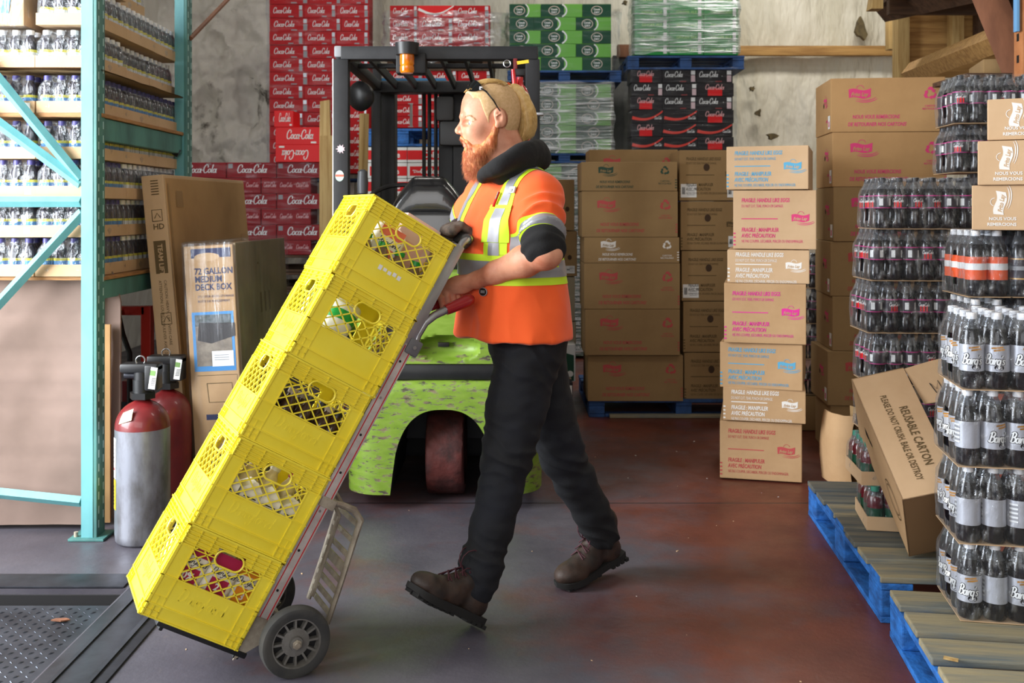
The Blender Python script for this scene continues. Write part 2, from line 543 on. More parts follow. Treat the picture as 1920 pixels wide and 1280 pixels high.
# ---------------------------------------------------------------- the hall
def floor_mat():
    m = bpy.data.materials.new('painted_concrete')
    m.use_nodes = True
    nt = m.node_tree
    N, L = nt.nodes.new, nt.links.new
    b = nt.nodes['Principled BSDF']
    tc = N('ShaderNodeTexCoord')
    def noise_(scale, det=5, rough=.6, st=(1, 1, 1), loc=(0, 0, 0)):
        mp = N('ShaderNodeMapping'); mp.inputs['Scale'].default_value = st; mp.inputs['Location'].default_value = loc
        L(tc.outputs['Object'], mp.inputs[0])
        n = N('ShaderNodeTexNoise'); n.inputs['Scale'].default_value = scale; n.inputs['Detail'].default_value = det; n.inputs['Roughness'].default_value = rough
        L(mp.outputs[0], n.inputs['Vector']); return n
    def ramp(src, p0, p1, c0, c1):
        r = N('ShaderNodeValToRGB'); r.color_ramp.elements[0].position = p0; r.color_ramp.elements[1].position = p1
        r.color_ramp.elements[0].color = (*c0, 1); r.color_ramp.elements[1].color = (*c1, 1); L(src, r.inputs[0]); return r
    def mix(f, a, b_):
        x = N('ShaderNodeMix'); x.data_type = 'RGBA'; L(f, x.inputs[0]); L(a, x.inputs[6]); L(b_, x.inputs[7]); return x.outputs[2]
    # worn grey patches over oxide red paint; the red survives best to the right of x = 0.7
    sp = N('ShaderNodeSeparateXYZ'); L(tc.outputs['Object'], sp.inputs[0])
    red = ramp(noise_(3.0).outputs['Fac'], .35, .7, C8(90, 46, 36), C8(114, 58, 44))
    gry = ramp(noise_(2.2, loc=(3, 1, 0)).outputs['Fac'], .3, .7, C8(66, 63, 71), C8(88, 84, 92))
    n1 = noise_(.75, 6, .68, loc=(1.7, .4, 0))
    ma = N('ShaderNodeMath'); ma.operation = 'MULTIPLY_ADD'; ma.inputs[1].default_value = -.16; L(sp.outputs[0], ma.inputs[0]); L(n1.outputs['Fac'], ma.inputs[2])
    f1 = ramp(ma.outputs[0], .36, .56, (0, 0, 0), (1, 1, 1))
    c = mix(f1.outputs[0], red.outputs[0], gry.outputs[0])
    sc1 = ramp(noise_(22, 8, .75, st=(1, .35, 1)).outputs['Fac'], .62, .70, (0, 0, 0), (1, 1, 1))
    pale = N('ShaderNodeRGB'); pale.outputs[0].default_value = (*C8(112, 102, 100), 1)
    h1 = N('ShaderNodeMath'); h1.operation = 'MULTIPLY'; h1.inputs[1].default_value = .35; L(sc1.outputs[0], h1.inputs[0])
    c = mix(h1.outputs[0], c, pale.outputs[0])
    # saw-cut joints running across the hall
    dark = N('ShaderNodeRGB'); dark.outputs[0].default_value = (*C8(40, 32, 34), 1)
    cur = None
    for yy, wd in ((4.43, .006), (9.2, .006)):
        a = N('ShaderNodeMath'); a.operation = 'SUBTRACT'; a.inputs[1].default_value = yy; L(sp.outputs[1], a.inputs[0])
        b2 = N('ShaderNodeMath'); b2.operation = 'ABSOLUTE'; L(a.outputs[0], b2.inputs[0])
        c2 = N('ShaderNodeMath'); c2.operation = 'LESS_THAN'; c2.inputs[1].default_value = wd; L(b2.outputs[0], c2.inputs[0])
        c = mix(c2.outputs[0], c, dark.outputs[0])
    L(c, b.inputs['Base Color'])
    rr = ramp(noise_(5, 6, .6).outputs['Fac'], .3, .7, (.30,) * 3, (.52,) * 3)
    L(rr.outputs[0], b.inputs['Roughness'])
    bp = N('ShaderNodeBump'); bp.inputs['Strength'].default_value = .12; bp.inputs['Distance'].default_value = .01
    L(noise_(40, 5).outputs['Fac'], bp.inputs['Height']); L(bp.outputs[0], b.inputs['Normal'])
    return m
FLOOR = floor_mat()
STONE = mat('whitewashed_rough_wall', C8(244, 241, 234), .8, col2=C8(96, 90, 82), vs=3.2, vw=(.60, .70), bump=1.0, bs=4, detail=10, stretch=(1, 1, .6), bd=.06)
TARP = mat('white_insulation_sheet', C8(234, 230, 216), .6, col2=C8(206, 200, 180), vs=1.2, bump=1.0, bs=2.6, stretch=(1.6, 1, .5), bd=.13)
STAIN = mat('sheet_tear', C8(110, 96, 66), .9, col2=C8(70, 60, 42), vs=20)
CEIL = mat('roof_deck', C8(170, 166, 158), .8)

# floor, with the leveller pit left out
PX, PY, PD = -1.325, 3.43, 0.5
mb = MB()
def slab(x0, y0, x1, y1):
    mb.box(((x0 + x1) / 2, (y0 + y1) / 2, -.3), (x1 - x0, y1 - y0, .6), FLOOR)
slab(PX, -4.2, 6.2, PY); slab(-3.6, PY, 6.2, 10.6); slab(-3.6, -4.2, PX, .9)
bmesh.ops.remove_doubles(mb.bm, verts=mb.bm.verts[:], dist=1e-5)
tag(mb.build('floor', ang=0), kind='structure')

def wall(name, c, s, m):
    mb = MB(); mb.box(c, s, m); return tag(mb.build(name, ang=0), kind='structure')
# back wall: rough whitewashed masonry on the left, insulation sheeting on the right
def sheet(name, x0, x1, z0, z1, y, m, amp, fr, nx=70, nz=50, seed=0, rough=False):
    mb = MB(); rows = []
    for i in range(nz + 1):
        z = z0 + (z1 - z0) * i / nz; r = []
        for j in range(nx + 1):
            x = x0 + (x1 - x0) * j / nx
            q = Vector((x * fr[0] + seed, z * fr[1], seed))
            d = noise.fractal(q, 1.0, 2.2, 5)
            if rough: d = abs(d) * 1.6 - abs(noise.noise(q * 3.1)) * .6
            r.append((x, y + amp * d, z))
        rows.append(r)
    for i in range(nz):   # front skin
        pass
    V = mb.grid(rows, m)
    back = [[mb.bm.verts.new((p.co.x, y + .25, p.co.z)) for p in row] for row in (V[0], V[-1])]
    k = mb.mi(m)
    for row, bk in ((V[0], back[0]), (V[-1], back[1])):
        for j in range(nx):
            f = mb.bm.faces.new([row[j], row[j + 1], bk[j + 1], bk[j]]); f.material_index = k
    for j in range(nx):
        f = mb.bm.faces.new([back[0][j], back[0][j + 1], back[1][j + 1], back[1][j]]); f.material_index = k
    return tag(mb.build(name, ang=75), kind='structure')
sheet('wall_back_left', -3.6, -1.6, 0, 5.0, 10.1, STONE, .16, (2.4, 2.0), 110, 190, 3, True)
sheet('wall_back', -1.6, 5.9, 0, 5.0, 10.15, TARP, .05, (1.3, .45), 120, 60, 9)
wall('wall_left', (-3.7, 7.0, 2.5), (.2, 7.2, 5.0), STONE)
wall('wall_left_front', (-3.7, -1.65, 2.5), (.2, 5.1, 5.0), STONE)
wall('wall_left_lintel', (-3.7, 2.15, 4.2), (.2, 2.5, 1.6), STONE)
wall('wall_right', (6.0, 3.2, 2.5), (.2, 14.8, 5.0), TARP)
wall('wall_front_left', (-3.15, -4.2, 2.5), (1.3, .2, 5.0), TARP)
wall('wall_front_right', (3.9, -4.2, 2.5), (4.4, .2, 5.0), TARP)
wall('wall_front_lintel', (-.5, -4.2, 4.5), (4.4, .2, 1.0), TARP)
wall('ceiling', (1.2, 3.0, 5.1), (10, 15, .2), CEIL)
# timber girt on the back wall and tears in the sheeting
mb = MB(); x0, z0 = XZ(1385, 86, 10.0); x1, z1 = XZ(1700, 104, 10.0)
mb.box(((x0 + x1) / 2 + .2, 10.02, (z0 + z1) / 2), (x1 - x0 + .6, .07, z0 - z1), WOOD, bev=.004)
tag(mb.build('trim_1'), kind='structure')
for i, (px, py, w_, h_) in enumerate(((1412, 166, 10, 9), (1424, 210, 9, 10), (1450, 254, 16, 12), (1617, 52, 20, 34), (1173, 4, 8, 6))):
    mb = MB(); c = P(px, py, 9.97); n = 11
    pts = []
    for k in range(n):
        a = 2 * math.pi * k / n; rr = 1.7 * (.35 + .65 * random.random())
        pts.append((c.x + w_ * .0053 * .5 * rr * math.cos(a), c.z + h_ * .0053 * .5 * rr * math.sin(a)))
    mb.prism(pts, 10.04, 9.985, STAIN)
    tag(mb.build('trim_%d' % (i + 2)), kind='structure')

# timber framed mezzanine in the upper right corner
mz = thing('timber_mezzanine', 'plywood and lumber mezzanine framing in the upper right corner above the tall cartons', 'mezzanine', (0, 0, 0))
D = 7.6
def pbox(name, px0, py0, px1, py1, D, th, m, parent, bev=.006):
    a, b = P(px0, py0, D), P(px1, py1, D)
    mb = MB(); mb.box(((a.x + b.x) / 2, D + th / 2, (a.z + b.z) / 2), (abs(b.x - a.x), th, abs(a.z - b.z)), m, bev=bev)
    return mb.build(name, parent)
pbox('plywood_panel', 1700, -80, 2000, 145, 7.62, .03, WOOD, mz)
pbox('post', 1684, -80, 1706, 146, 7.5, .12, WOOD_V, mz)
pbox('post', 1786, -60, 1808, 104, 7.45, .1, WOOD_V, mz)
pbox('post', 1835, -60, 1850, 104, 7.45, .1, WOOD_DK, mz)
pbox('post', 1667, 22, 1685, 92, 9.2, .1, WOOD_V, mz)
mb = MB(); mb.tube([P(1705, 138, 7.3), P(1905, 60, 5.2)], .06, WOOD, n=4, flat=1.3); mb.build('joist', mz)
mb = MB(); mb.tube([P(1660, 18, 7.2), P(1990, -60, 5.6)], .09, WOOD_DK, n=4); mb.build('joist', mz)
mb = MB()
a, b = P(1650, 14, 7.0), P(2050, 14, 7.0)
mb.box(((a.x + b.x) / 2, 6.1, a.z + .05), (b.x - a.x, 2.2, .06), WOOD_DK)
for k in range(4): mb.box(((a.x + b.x) / 2, 5.2 + .55 * k, a.z - .02), (b.x - a.x, .05, .12), WOOD_DK)
mb.build('deck', mz)
mb = MB(); mb.prism([XZ(1640, -20, 6.6), XZ(1656, -20, 6.6), XZ(1656, 16, 6.6), XZ(1634, 16, 6.6)], 6.6, 6.7, WOOD_V); mb.build('batten', mz)
mb = MB(); a, b = P(1832, -60, 5.0), P(1935, 190, 4.8); mb.tube([a, b], .085, WOOD_BR, n=4, flat=.3, up=(0, 1, 0)); mb.build('brace', mz)
rp = thing('orange_rack_post', 'orange perforated rack upright at the upper right edge of the photo', 'rack post', P(1925, YH, 4.6) - Vector((0, 0, H)))
mb = MB()
ORG = mat('rack_orange', C8(196, 132, 84), .5, col2=C8(170, 104, 62), vs=7)
mb.box((0, 0, 1.6), (.08, .08, 3.2), ORG, bev=.005)
for k in range(28): mb.box((-.0405, 0, .3 + k * .1), (.002, .02, .035), BLACK); mb.box((-.02, -.0405, .3 + k * .1), (.02, .002, .035), BLACK)
mb.build('upright', rp)
mb = MB(); mb.box((-.062, -.03, 2.33), (.016, .03, .42), mat('blue_bracket', C8(112, 166, 214), .5), bev=.003); mb.build('bracket', rp)

# dock leveller ---------------------------------------------------
TREAD = mat('tread_plate', C8(84, 88, 98), .4, metal=.75, col2=C8(58, 60, 68), vs=5)
PIT_SHADE = mat('pit_shade', C8(22, 20, 22), .9)  # near-black colour stands in for the shade inside the pit
wall('trim_20', ((-3.6 + PX) / 2, 2.15, -.62), (2.3, 2.6, .04), PIT_SHADE)
wall('trim_21', ((-3.6 + PX) / 2, PY - .006, -.31), (2.27, .008, .58), PIT_SHADE)  # added dark sheet over the slab side, pit shade painted in
lv = thing('dock_leveller', 'grey steel dock plate with raised treads at the lower left', 'dock plate', (PX - 1.2, 2.1, 0))
ox, oy = PX - 1.2, 2.1
mb = MB()
e0, e1 = P(237, 1108, 1), None
xr, yr = -1.345, 3.33
mb.box(((-3.55 + xr) / 2 - ox, (yr + .98) / 2 - oy, -.035), (xr + 3.55, yr - .98, .03), TREAD)
k = mb.mi(TREAD)
for i in range(0, 74):
    for j in range(0, 78):
        x = xr - .03 - i * .03; y = yr - .03 - j * .03
        if y < 1.8 or x < -2.6: continue
        a = R(45) if (i + j) % 2 else R(-45)
        c, s_ = math.cos(a) * .010, math.sin(a) * .010
        dx, dy = -math.sin(a) * .0032, math.cos(a) * .0032
        z = -.0195
        vs = [mb.bm.verts.new((x - ox + u, y - oy + v, zz)) for u, v, zz in ((-c, -s_, z), (dx, dy, z + .0005), (c, s_, z), (-dx, -dy, z + .0005), (0, 0, z + .003))]
        for q in ((0, 1), (1, 2), (2, 3), (3, 0)):
            f = mb.bm.faces.new([vs[q[0]], vs[q[1]], vs[4]]); f.material_index = k
mb.build('tread_plate', lv)
mb = MB()
mb.box((PX + .11 - ox, 2.2 - oy, .002), (.2, 2.5, .008), STEEL, bev=.002)
mb.box((PX + .06 - ox, 2.2 - oy, .008), (.012, 2.5, .006), STEEL)
mb.box((PX + .165 - ox, 2.2 - oy, .008), (.016, 2.5, .008), STEEL)
mb.box(((PX - 3.55) / 2 - ox, PY + .06 - oy, .002), (2.2, .12, .010), STEEL, bev=.002)
mb.build('curb_angle', lv)
ch = MB(); c = P(150, 1136, 3.35)
ch.prism([(-.03, -.004), (.005, -.012), (.03, .0), (.012, .012), (-.02, .008)], 0, .004, WOOD_BR, Matrix.Translation((-1.45, 3.20, -.016)), axis='z')
tag(ch.build('wood_chip'), 'small curled brown wood chip lying on the tread plate', 'wood chip')

mb = MB(); rq = random.Random(11)
for k in range(90):
    x, y = rq.uniform(-1.2, 2.2), rq.uniform(1.9, 6.5)
    if x > .95 and y < 4.4: continue
    s_ = rq.uniform(.0012, .004)
    mb.box((x, y, s_ * .3), (s_ * rq.uniform(1, 3), s_, s_ * .6), KRAFT_P if k % 3 else WHITE, rot=rotz(rq.uniform(0, 3)))
tag(mb.build('floor_debris', ang=0), 'pale crumbs and dust specks scattered over the concrete floor', 'debris', kind='stuff')
# ---------------------------------------------------------------- printed cartons
def snack_logo(mb, x, z, s, ink, X=FRONT, base=KRAFT):
    """wavy banner with the maker's two words, a sun above and two swooshes beneath; s = banner width"""
    top, bot = [], []
    for i in range(13):
        t = i / 12
        wv = .055 * math.sin(t * 2 * math.pi + .4)
        top.append((x + s * (t - .5), z + s * (.20 + wv + .05 * t)))
        bot.append((x + s * (t - .5) * .96, z + s * (-.19 + wv * .9 + .05 * t)))
    poly2(mb, [bot[0]] + [(p[0], p[1]) for p in bot[1:]] + top[::-1], ink, X)
    put_text(mb, 'Frito Lay', x - s * .39, z - s * .09, s * .245, base, X, off=.0018, bold=.03, shear=.25, cond=.84)
    strip2(mb, [(x + s * (.02 + .17 * math.cos(a)), z + s * (.24 + .17 * math.sin(a))) for a in [R(10 + 16 * k) for k in range(11)]], s * .025, ink, X)
    for q, (r0, dy) in enumerate(((.62, -.05), (.55, .0))):
        strip2(mb, [(x + s * (.2 + r0 * math.cos(a)), z + s * (-.05 + dy + .42 * r0 * math.sin(a))) for a in [R(230 + 11 * k) for k in range(11)]],
               [s * .012 + s * .03 * math.sin(math.pi * k / 10) for k in range(11)], ink, X)
def recycle(mb, x, z, s, ink, X=FRONT):
    for k in range(3):
        M2 = X @ T(x, z, 0) @ Matrix.Rotation(R(120 * k), 4, 'Z')
        def q(pts): mb.poly([(p[0] * s, p[1] * s, .0012) for p in pts], ink, M2)
        q([(-.20, .50), (.04, .50), (.18, .27), (.05, .20), (-.05, .33), (-.17, .33)] if False else [(-.22, .26), (-.10, .46), (.12, .46), (.02, .26)])
        q([(.12, .46), (.26, .24), (.12, .16), (.02, .26)])
        q([(.34, .29), (.30, .04), (.07, .13)])
def carton_box(mb, w, d, h, m, cx=0, cy=0, open_top=False):
    mb.box((cx, cy, h / 2), (w, d, h), m, bev=.004)
    mb.box((cx, cy, h + .0004), (w * .985, .002, .0008), GAP)
    mb.box((cx, cy, h + .0003), (w * .985, .05, .0006), TAPE)
def text_left(mb, w, h, ink, X=FRONT, low=True):
    """French/English lines at the lower left, as on the long face"""
    s = .028 if h > .2 else .022
    put_text(mb, 'NOUS VOUS REMERCIONS', -w * .31, h * .14 + s * 1.1, s, ink, X, bold=.02, shear=.2, cond=.72)
    put_text(mb, 'DE RETOURNER NOS CARTONS!', -w * .35, h * .14 - .3 * s, s, ink, X, bold=.02, shear=.2, cond=.72)
def long_face(mb, w, h, ink, base, X=FRONT, off=Matrix()):
    X = X
    snack_logo(mb, -w * .245, h * .70, .115 if h > .22 else .095, ink, X, base)
    recycle(mb, w * .37, h * .70, .075 if h > .2 else .062, ink, X)
    put_text(mb, 'CARTON', w * .37, h * .70 - .07, .014, ink, X, bold=.01, align='CENTER')
    put_text(mb, 'RECYCLABLE', w * .37, h * .70 - .085, .014, ink, X, bold=.01, align='CENTER')
    text_left(mb, w, h, ink, X)
    for k in range(4):
        rect(mb, w * .475, h * .10 + k * .016, w * .497, h * .10 + k * .016 + .006, ink, X)
def egg_face(mb, w, h, ink, base, X=FRONT, sc_=1.0):
    s = .0265 * sc_
    x = -w * .40
    z = h * .80
    put_text(mb, 'FRAGILE: HANDLE LIKE EGGS', x, z, s, ink, X, bold=.025, shear=.15, cond=.64)
    put_text(mb, 'DO NOT CUT, TEAR, PUNCH OR DAMAGE.', x, z - s * .95, s * .72, ink, X, shear=.1, cond=.52)
    g = max(0, h - .16)
    z2 = z - s * 1.5 - g * .35
    rect(mb, x, z2, x + w * .44, z2 + .0045, ink, X)
    z3 = z2 - s * 1.25 - g * .22
    put_text(mb, 'FRAGILE : MANIPULER', x, z3, s, ink, X, bold=.025, shear=.15, cond=.66)
    put_text(mb, 'AVEC PRÉCAUTION', x, z3 - s * 1.05, s, ink, X, bold=.025, shear=.15, cond=.66)
    put_text(mb, 'NE PAS COUPER, DÉCHIRER, PERCER OU ENDOMMAGER.', x, z3 - s * 1.95, s * .72, ink, X, shear=.1, cond=.58)
    snack_logo(mb, w * .31, h * .52, .082 if h > .2 else .074, ink, X, base)
    for k in range(4):
        rect(mb, -w * .497, h * .06 + k * .018, -w * .47, h * .06 + k * .018 + .007, ink, X)
def carton(label, x0, x1, yt, yb, D, kind, ink, base=KRAFT, depth=.4, yaw=0.0, group=None, cat='carton', cx=None, name='cardboard_carton'):
    """front face spans x0..x1, yt..yb of the photo at depth D (its centre)"""
    w = (x1 - x0) * D / F / (math.cos(yaw) - math.sin(yaw) * ((x0 + x1) / 2 - 960) / F)
    h = (yb - yt) * D / F - .0015
    p = P((x0 + x1) / 2, yb, D)
    M = Matrix.Translation(p) @ rotz(yaw)
    t = thing(name, label, cat, M=M, group=group)
    mb = MB(); carton_box(mb, w, depth, h, base, cy=depth / 2)
    body = mb.build('carton_body', t, ang=0)
    mb = MB(); X = FRONT
    if kind == 'long': long_face(mb, w, h, ink, base, X)
    elif kind == 'egg': egg_face(mb, w, h, ink, base, X)
    if kind: 
        mb.build('printed_lettering', t, ang=0)
        if depth > .5:      # side face print of the deep cartons
            mb = MB(); X2 = T(-w / 2, depth / 2, 0) @ SIDE_L
            snack_logo(mb, .05, h * .62, .09, ink, X2, base); text_left(mb, .3, h, ink, X2); mb.build('printed_lettering', t, ang=0)
    return t, w, h
def hand_hole(t, x, z, X=FRONT, r=.014):
    mb = MB(); poly2(mb, [(x + r * math.cos(a), z + 1.2 * r * math.sin(a)) for a in [R(30 * k) for k in range(12)]], GAP, X, off=.0016)
    mb.build('hand_hole', t, ang=0)
def ship_label(t, x, z, w_=.1, h_=.085, X=FRONT):
    mb = MB(); rect(mb, x, z, x + w_, z + h_, WHITE, X, .0012)
    for k in range(5): rect(mb, x + .008 + k * .004, z + .02, x + .0105 + k * .004, z + h_ - .02, INK_BLACK, X, .0018)
    put_text(mb, 'SHIP TO', x + w_ * .42, z + h_ - .02, .009, INK_BLACK, X, off=.0018)
    for k in range(3): rect(mb, x + w_ * .42, z + .015 + k * .012, x + w_ * .88, z + .018 + k * .012, GREYP, X, .0018)
    mb.build('shipping_label', t, ang=0)

# pallets --------------------------------------------------------
def pallet(name, label, M, L=1.2, W=1.0, blue=BLUE, deck=WOOD_G, h=.145, nb=7, group=None, seed=1, ends=True):
    """long axis x (deck boards run along x), stringers along y; origin = middle of the near edge"""
    t = thing(name, label, 'pallet', M=M, group=group)
    rnd = random.Random(seed)
    st = .02
    bw = L / nb * .80
    for i in range(nb):
        y = (L - bw) * i / (nb - 1) + bw / 2
        ww = W - rnd.uniform(0, .012)
        mb = MB()
        mb.box((rnd.uniform(-.003, .003), y, h - st / 2), (ww, bw * rnd.uniform(.94, 1.05), st - .001), deck if rnd.random() < .6 else (WOOD_T if deck is WOOD_G else deck), bev=.004)
        mb.box((-ww / 2 + .001, y, h - st / 2), (.003, bw * .9, st * .8), blue)
        mb.build('deck_board', t, ang=0)
    for sx in (-1, 0, 1):
        mb = MB(); mb.box((sx * (W / 2 - .052), L / 2, h - st * 1.5 - .0005), (.1, L, st), blue, bev=.003); mb.build('stringer_board', t, ang=0)
        mb = MB(); mb.box((sx * (W / 2 - .052), L / 2, st / 2), (.1, L, st - .001), blue, bev=.003); mb.build('bottom_board', t, ang=0)
        for yy in (.075, L / 2, L - .075):
            mb = MB(); mb.box((sx * (W / 2 - .052), yy, (h - st) / 2 - .0003), (.1, .145, h - st * 3 - .0015), blue, bev=.006); mb.build('block', t, ang=0)
    if ends:
        for yy in (.05, L - .05):
            mb = MB(); mb.box((0, yy, st / 2), (W - .21, .09, st - .002), deck, bev=.003); mb.build('bottom_board', t, ang=0)
    return t

# near right: two blue pallets
pal1 = pallet('wooden_pallet', 'blue edged pallet under the tilted open carton, the farther of the two on the right',
              Matrix.Translation((P(1650, YH, 3.14).x + .50 * math.cos(R(-5.4)), 3.14 - .047, 0)) @ rotz(R(-5.4)), L=1.13, W=1.0, seed=3)
pal2 = pallet('wooden_pallet', 'blue edged pallet with chipped corner at the lower right, the nearer of the two',
              Matrix.Translation((1.167 + .5 - .02 - .163, 3.06 - .075 - 1.17, 0)) @ rotz(R(-8.0)), L=1.17, W=1.0, seed=5, deck=WOOD_T)
# snack cartons on the pallet in the middle distance
D = 6.25
a_, b_ = P(1103, 783, D), P(1375, 783, D)
pallet('wooden_pallet', 'dark blue pallet under the long snack cartons in the middle of the hall',
       Matrix.Translation(((P(1104, YH, D).x + .60), D + .02, 0)) @ Matrix.Identity(4), L=.95, W=1.2, blue=BLUE_D, deck=BLUE_D, h=.112, nb=6)
mb = MB(); mb.box((P(1104, YH, D).x + .62, D + .01, .012), (.98, .05, .02), WOOD_T, bev=.003)
tag(mb.build('loose_board'), 'pale loose board on the floor along the dark blue pallet', 'board')
g = 'long snack cartons stacked on the dark blue pallet'
rows = [(1090, 1270, 303, 358, INK_GREEN, 'topmost, with dark green print'), (1091, 1271, 358, 444.5, INK_RED, 'second from the top, tall with rose print'),
        (1095, 1274, 444.5, 493, INK_WHITE, 'third from the top, low with white print'), (1095, 1275, 493, 579.5, INK_RED, 'fourth from the top, tall with rose print'),
        (1097, 1275, 579.5, 666, INK_RED, 'fifth from the top, tall with rose print'), (1102, 1281, 666, 752, INK_RED, 'bottom one, resting on the dark blue pallet')]
for x0, x1, yt, yb, ink, lb in rows:
    carton('long brown carton beside the worker, ' + lb, x0, x1, yt, yb, 6.22 if yb < 700 else 6.25, 'long', ink, KRAFT_SH, .38, group=g)
t, w_, h_ = carton('long brown carton peeking out behind the green printed top carton', 1105, 1271, 280, 362, 6.66, 'long', INK_RED, KRAFT_SH, .33)
mb = MB(); zb = P(0, 362, 6.66).z; mb.box((P(1188, YH, 6.66).x, 6.66 + .17, (zb + .112) / 2), (.58, .32, zb - .114), KRAFT_SH, bev=.004)
tag(mb.build('cardboard_carton'), 'tall plain carton hidden behind the long snack cartons', 'carton')
g = 'brown printed cartons in the column behind the front stack'
rows = [(1274, 1395, 281, 376, 'topmost, with a round hole and white labels'), (1276, 1397, 377, 469, 'second from the top, above a greenish label'), (1278, 1399, 470, 564, 'third from top, white label lower left'),
        (1281, 1402, 565, 660, 'fourth from the top, with a hand hole'), (1283, 1404, 661, 752, 'bottom one, on the dark blue pallet')]
for i, (x0, x1, yt, yb, lb) in enumerate(rows):
    t, w_, h_ = carton('brown printed carton right of the long ones, ' + lb, x0, x1, yt, yb, 6.3, 'egg', INK_BROWN, KRAFT_SH, .4, group=g)
    hand_hole(t, -w_ * .08, h_ * .66, r=.02)
    if i in (0, 2): ship_label(t, -w_ * .48, .02)
    if i in (0, 1): ship_label(t, w_ * .24, .02, .11, .07)
# cartons just behind the worker
g = 'cartons stacked behind the worker\'s back'
for i, (x0, x1, yt, yb, lb) in enumerate([(975, 1077, 336, 432, 'topmost of the column'), (975, 1082, 433, 518, 'second of the column, with a small white label'),
                                     (975, 1078, 519, 602, 'third of the column, pale and plain'), (975, 1080, 603, 645, 'lowest of the column, low and pale')]):
    t, w_, h_ = carton('brown carton behind the worker, ' + lb, x0, x1, yt, yb, 6.6, None, None, KRAFT_SH if i < 2 else mat('kraft_grey', C8(170, 158, 132), .85), .4, group=g)
    hand_hole(t, w_ * .37, h_ * .42)
    if i == 1: ship_label(t, w_ * .30, .02, .06, .05)
t, w_, h_ = carton('white and dark green snack box on the floor stack behind the worker', 975, 1079, 645, 715, 6.45, None, None, WHITE, .35, cat='box', name='snack_box')
mb = MB(); poly2(mb, [(-.05, .005), (.17, .005), (.17, .17), (.10, .19), (.03, .10)], GRN_D, FRONT, .0014)
mb.lathe([(.02, 0), (.02, .001)], WHITE, T(.145, -.002, .05) @ Matrix.Rotation(R(90), 4, 'X')); mb.build('printed_band', t, ang=0)
for i, (yt, yb) in enumerate(((716, 746), (747, 783))):
    t, w_, h_ = carton('small white box with a dark printed word, ' + ('upper' if i == 0 else 'lower') + ' one behind the worker', 1000, 1074, yt, yb, 6.25, None, None, BLK_C if i == 0 else BLK_C, .3, cat='box', name='snack_box', group='small white boxes behind the worker')
    mb = MB(); rect(mb, -.12, .015, w_ / 2 - .005, h_ - .02, WHITE, FRONT, .0014); put_text(mb, 'Bio', .03, .03, .05, INK_BLACK, FRONT, off=.002, bold=.04, shear=.2); mb.build('printed_band', t, ang=0)

# front stack
g = 'fragile cartons of the stack standing on the open floor'
rows = [(1361, 1515, 273, 355, INK_BLUE, 4.72, KRAFT_P, 'topmost, with light blue print'), (1374, 1530, 356, 467, INK_PINK, 4.72, KRAFT_P, 'second from the top, tall with pink print'),
        (1363, 1517, 468, 531, INK_WHITE, 4.72, KRAFT_P, 'third from the top, low with white print'), (1357, 1511, 531, 644, INK_MAG, 4.72, KRAFT, 'fourth from the top, tall with magenta print'),
        (1349, 1504, 643, 729, INK_BLUE, 4.75, KRAFT, 'fifth from the top, with light blue print'), (1355, 1510, 727, 791, INK_WHITE, 4.75, KRAFT, 'second from the bottom, low with white print'),
        (1349, 1503, 791, 900, INK_PINK, 4.78, KRAFT, 'bottom one on the floor, tall with red print')]
for i, (x0, x1, yt, yb, ink, D, base, lb) in enumerate(rows):
    t, w_, h_ = carton('fragile carton of the free standing stack, ' + lb, x0, x1, yt, yb, D, 'egg', INK_RED if i == 6 else ink, base, .50, yaw=R((-19, -14.5, -15, -14, -18, -14.5, -13.5)[i]), group=g)
# tall stack at right
D = 5.25
g = 'long snack cartons in the tall stack on the right'
ys = [145, 247, 350, 453, 556, 659, 762]
for i in range(7):
    x0 = (1557, 1560, 1562, 1556, 1560, 1551, 1556)[i]
    yb = ys[i + 1] if i < 6 else 862.2
    lb = ('topmost', 'second from the top', 'third from the top', 'fourth from the top', 'fifth from the top', 'sixth from the top', 'bottom one')[i]
    t, w_, h_ = carton('long carton in the tall stack left of the bottles, ' + lb, x0, x0 + 215, ys[i], yb, D, 'long', INK_PINK if i < 3 else INK_RED, KRAFT_R if i < 2 else KRAFT_SH, .42, yaw=R(-6.5 + (i % 3) * .7), group=g)
    mb = MB(); X2 = T(-w_ / 2, .2, 0) @ SIDE_L
    snack_logo(mb, .06, h_ * .6, .085, INK_PINK, X2, KRAFT_R); put_text(mb, 'MERCI', .14, h_ * .2, .02, INK_PINK, X2, bold=.02, align='RIGHT')
    mb.build('printed_lettering', t, ang=0)
    hand_hole(t, .02, h_ * .55, T(-w_ / 2, .2, 0) @ SIDE_L, .012)
    mb = MB(); rect(mb, .135, .02, .185, .09, WHITE, T(-w_ / 2, .2, 0) @ SIDE_L, .0014); rect(mb, .15, .03, .17, .06, INK_PINK, T(-w_ / 2, .2, 0) @ SIDE_L, .002); mb.build('label', t, ang=0)
# clutter in the gap between the stacks
pk = [(1512, 1536, 478, 560, INK_BLACK), (1512, 1536, 562, 640, INK_NAVY)]

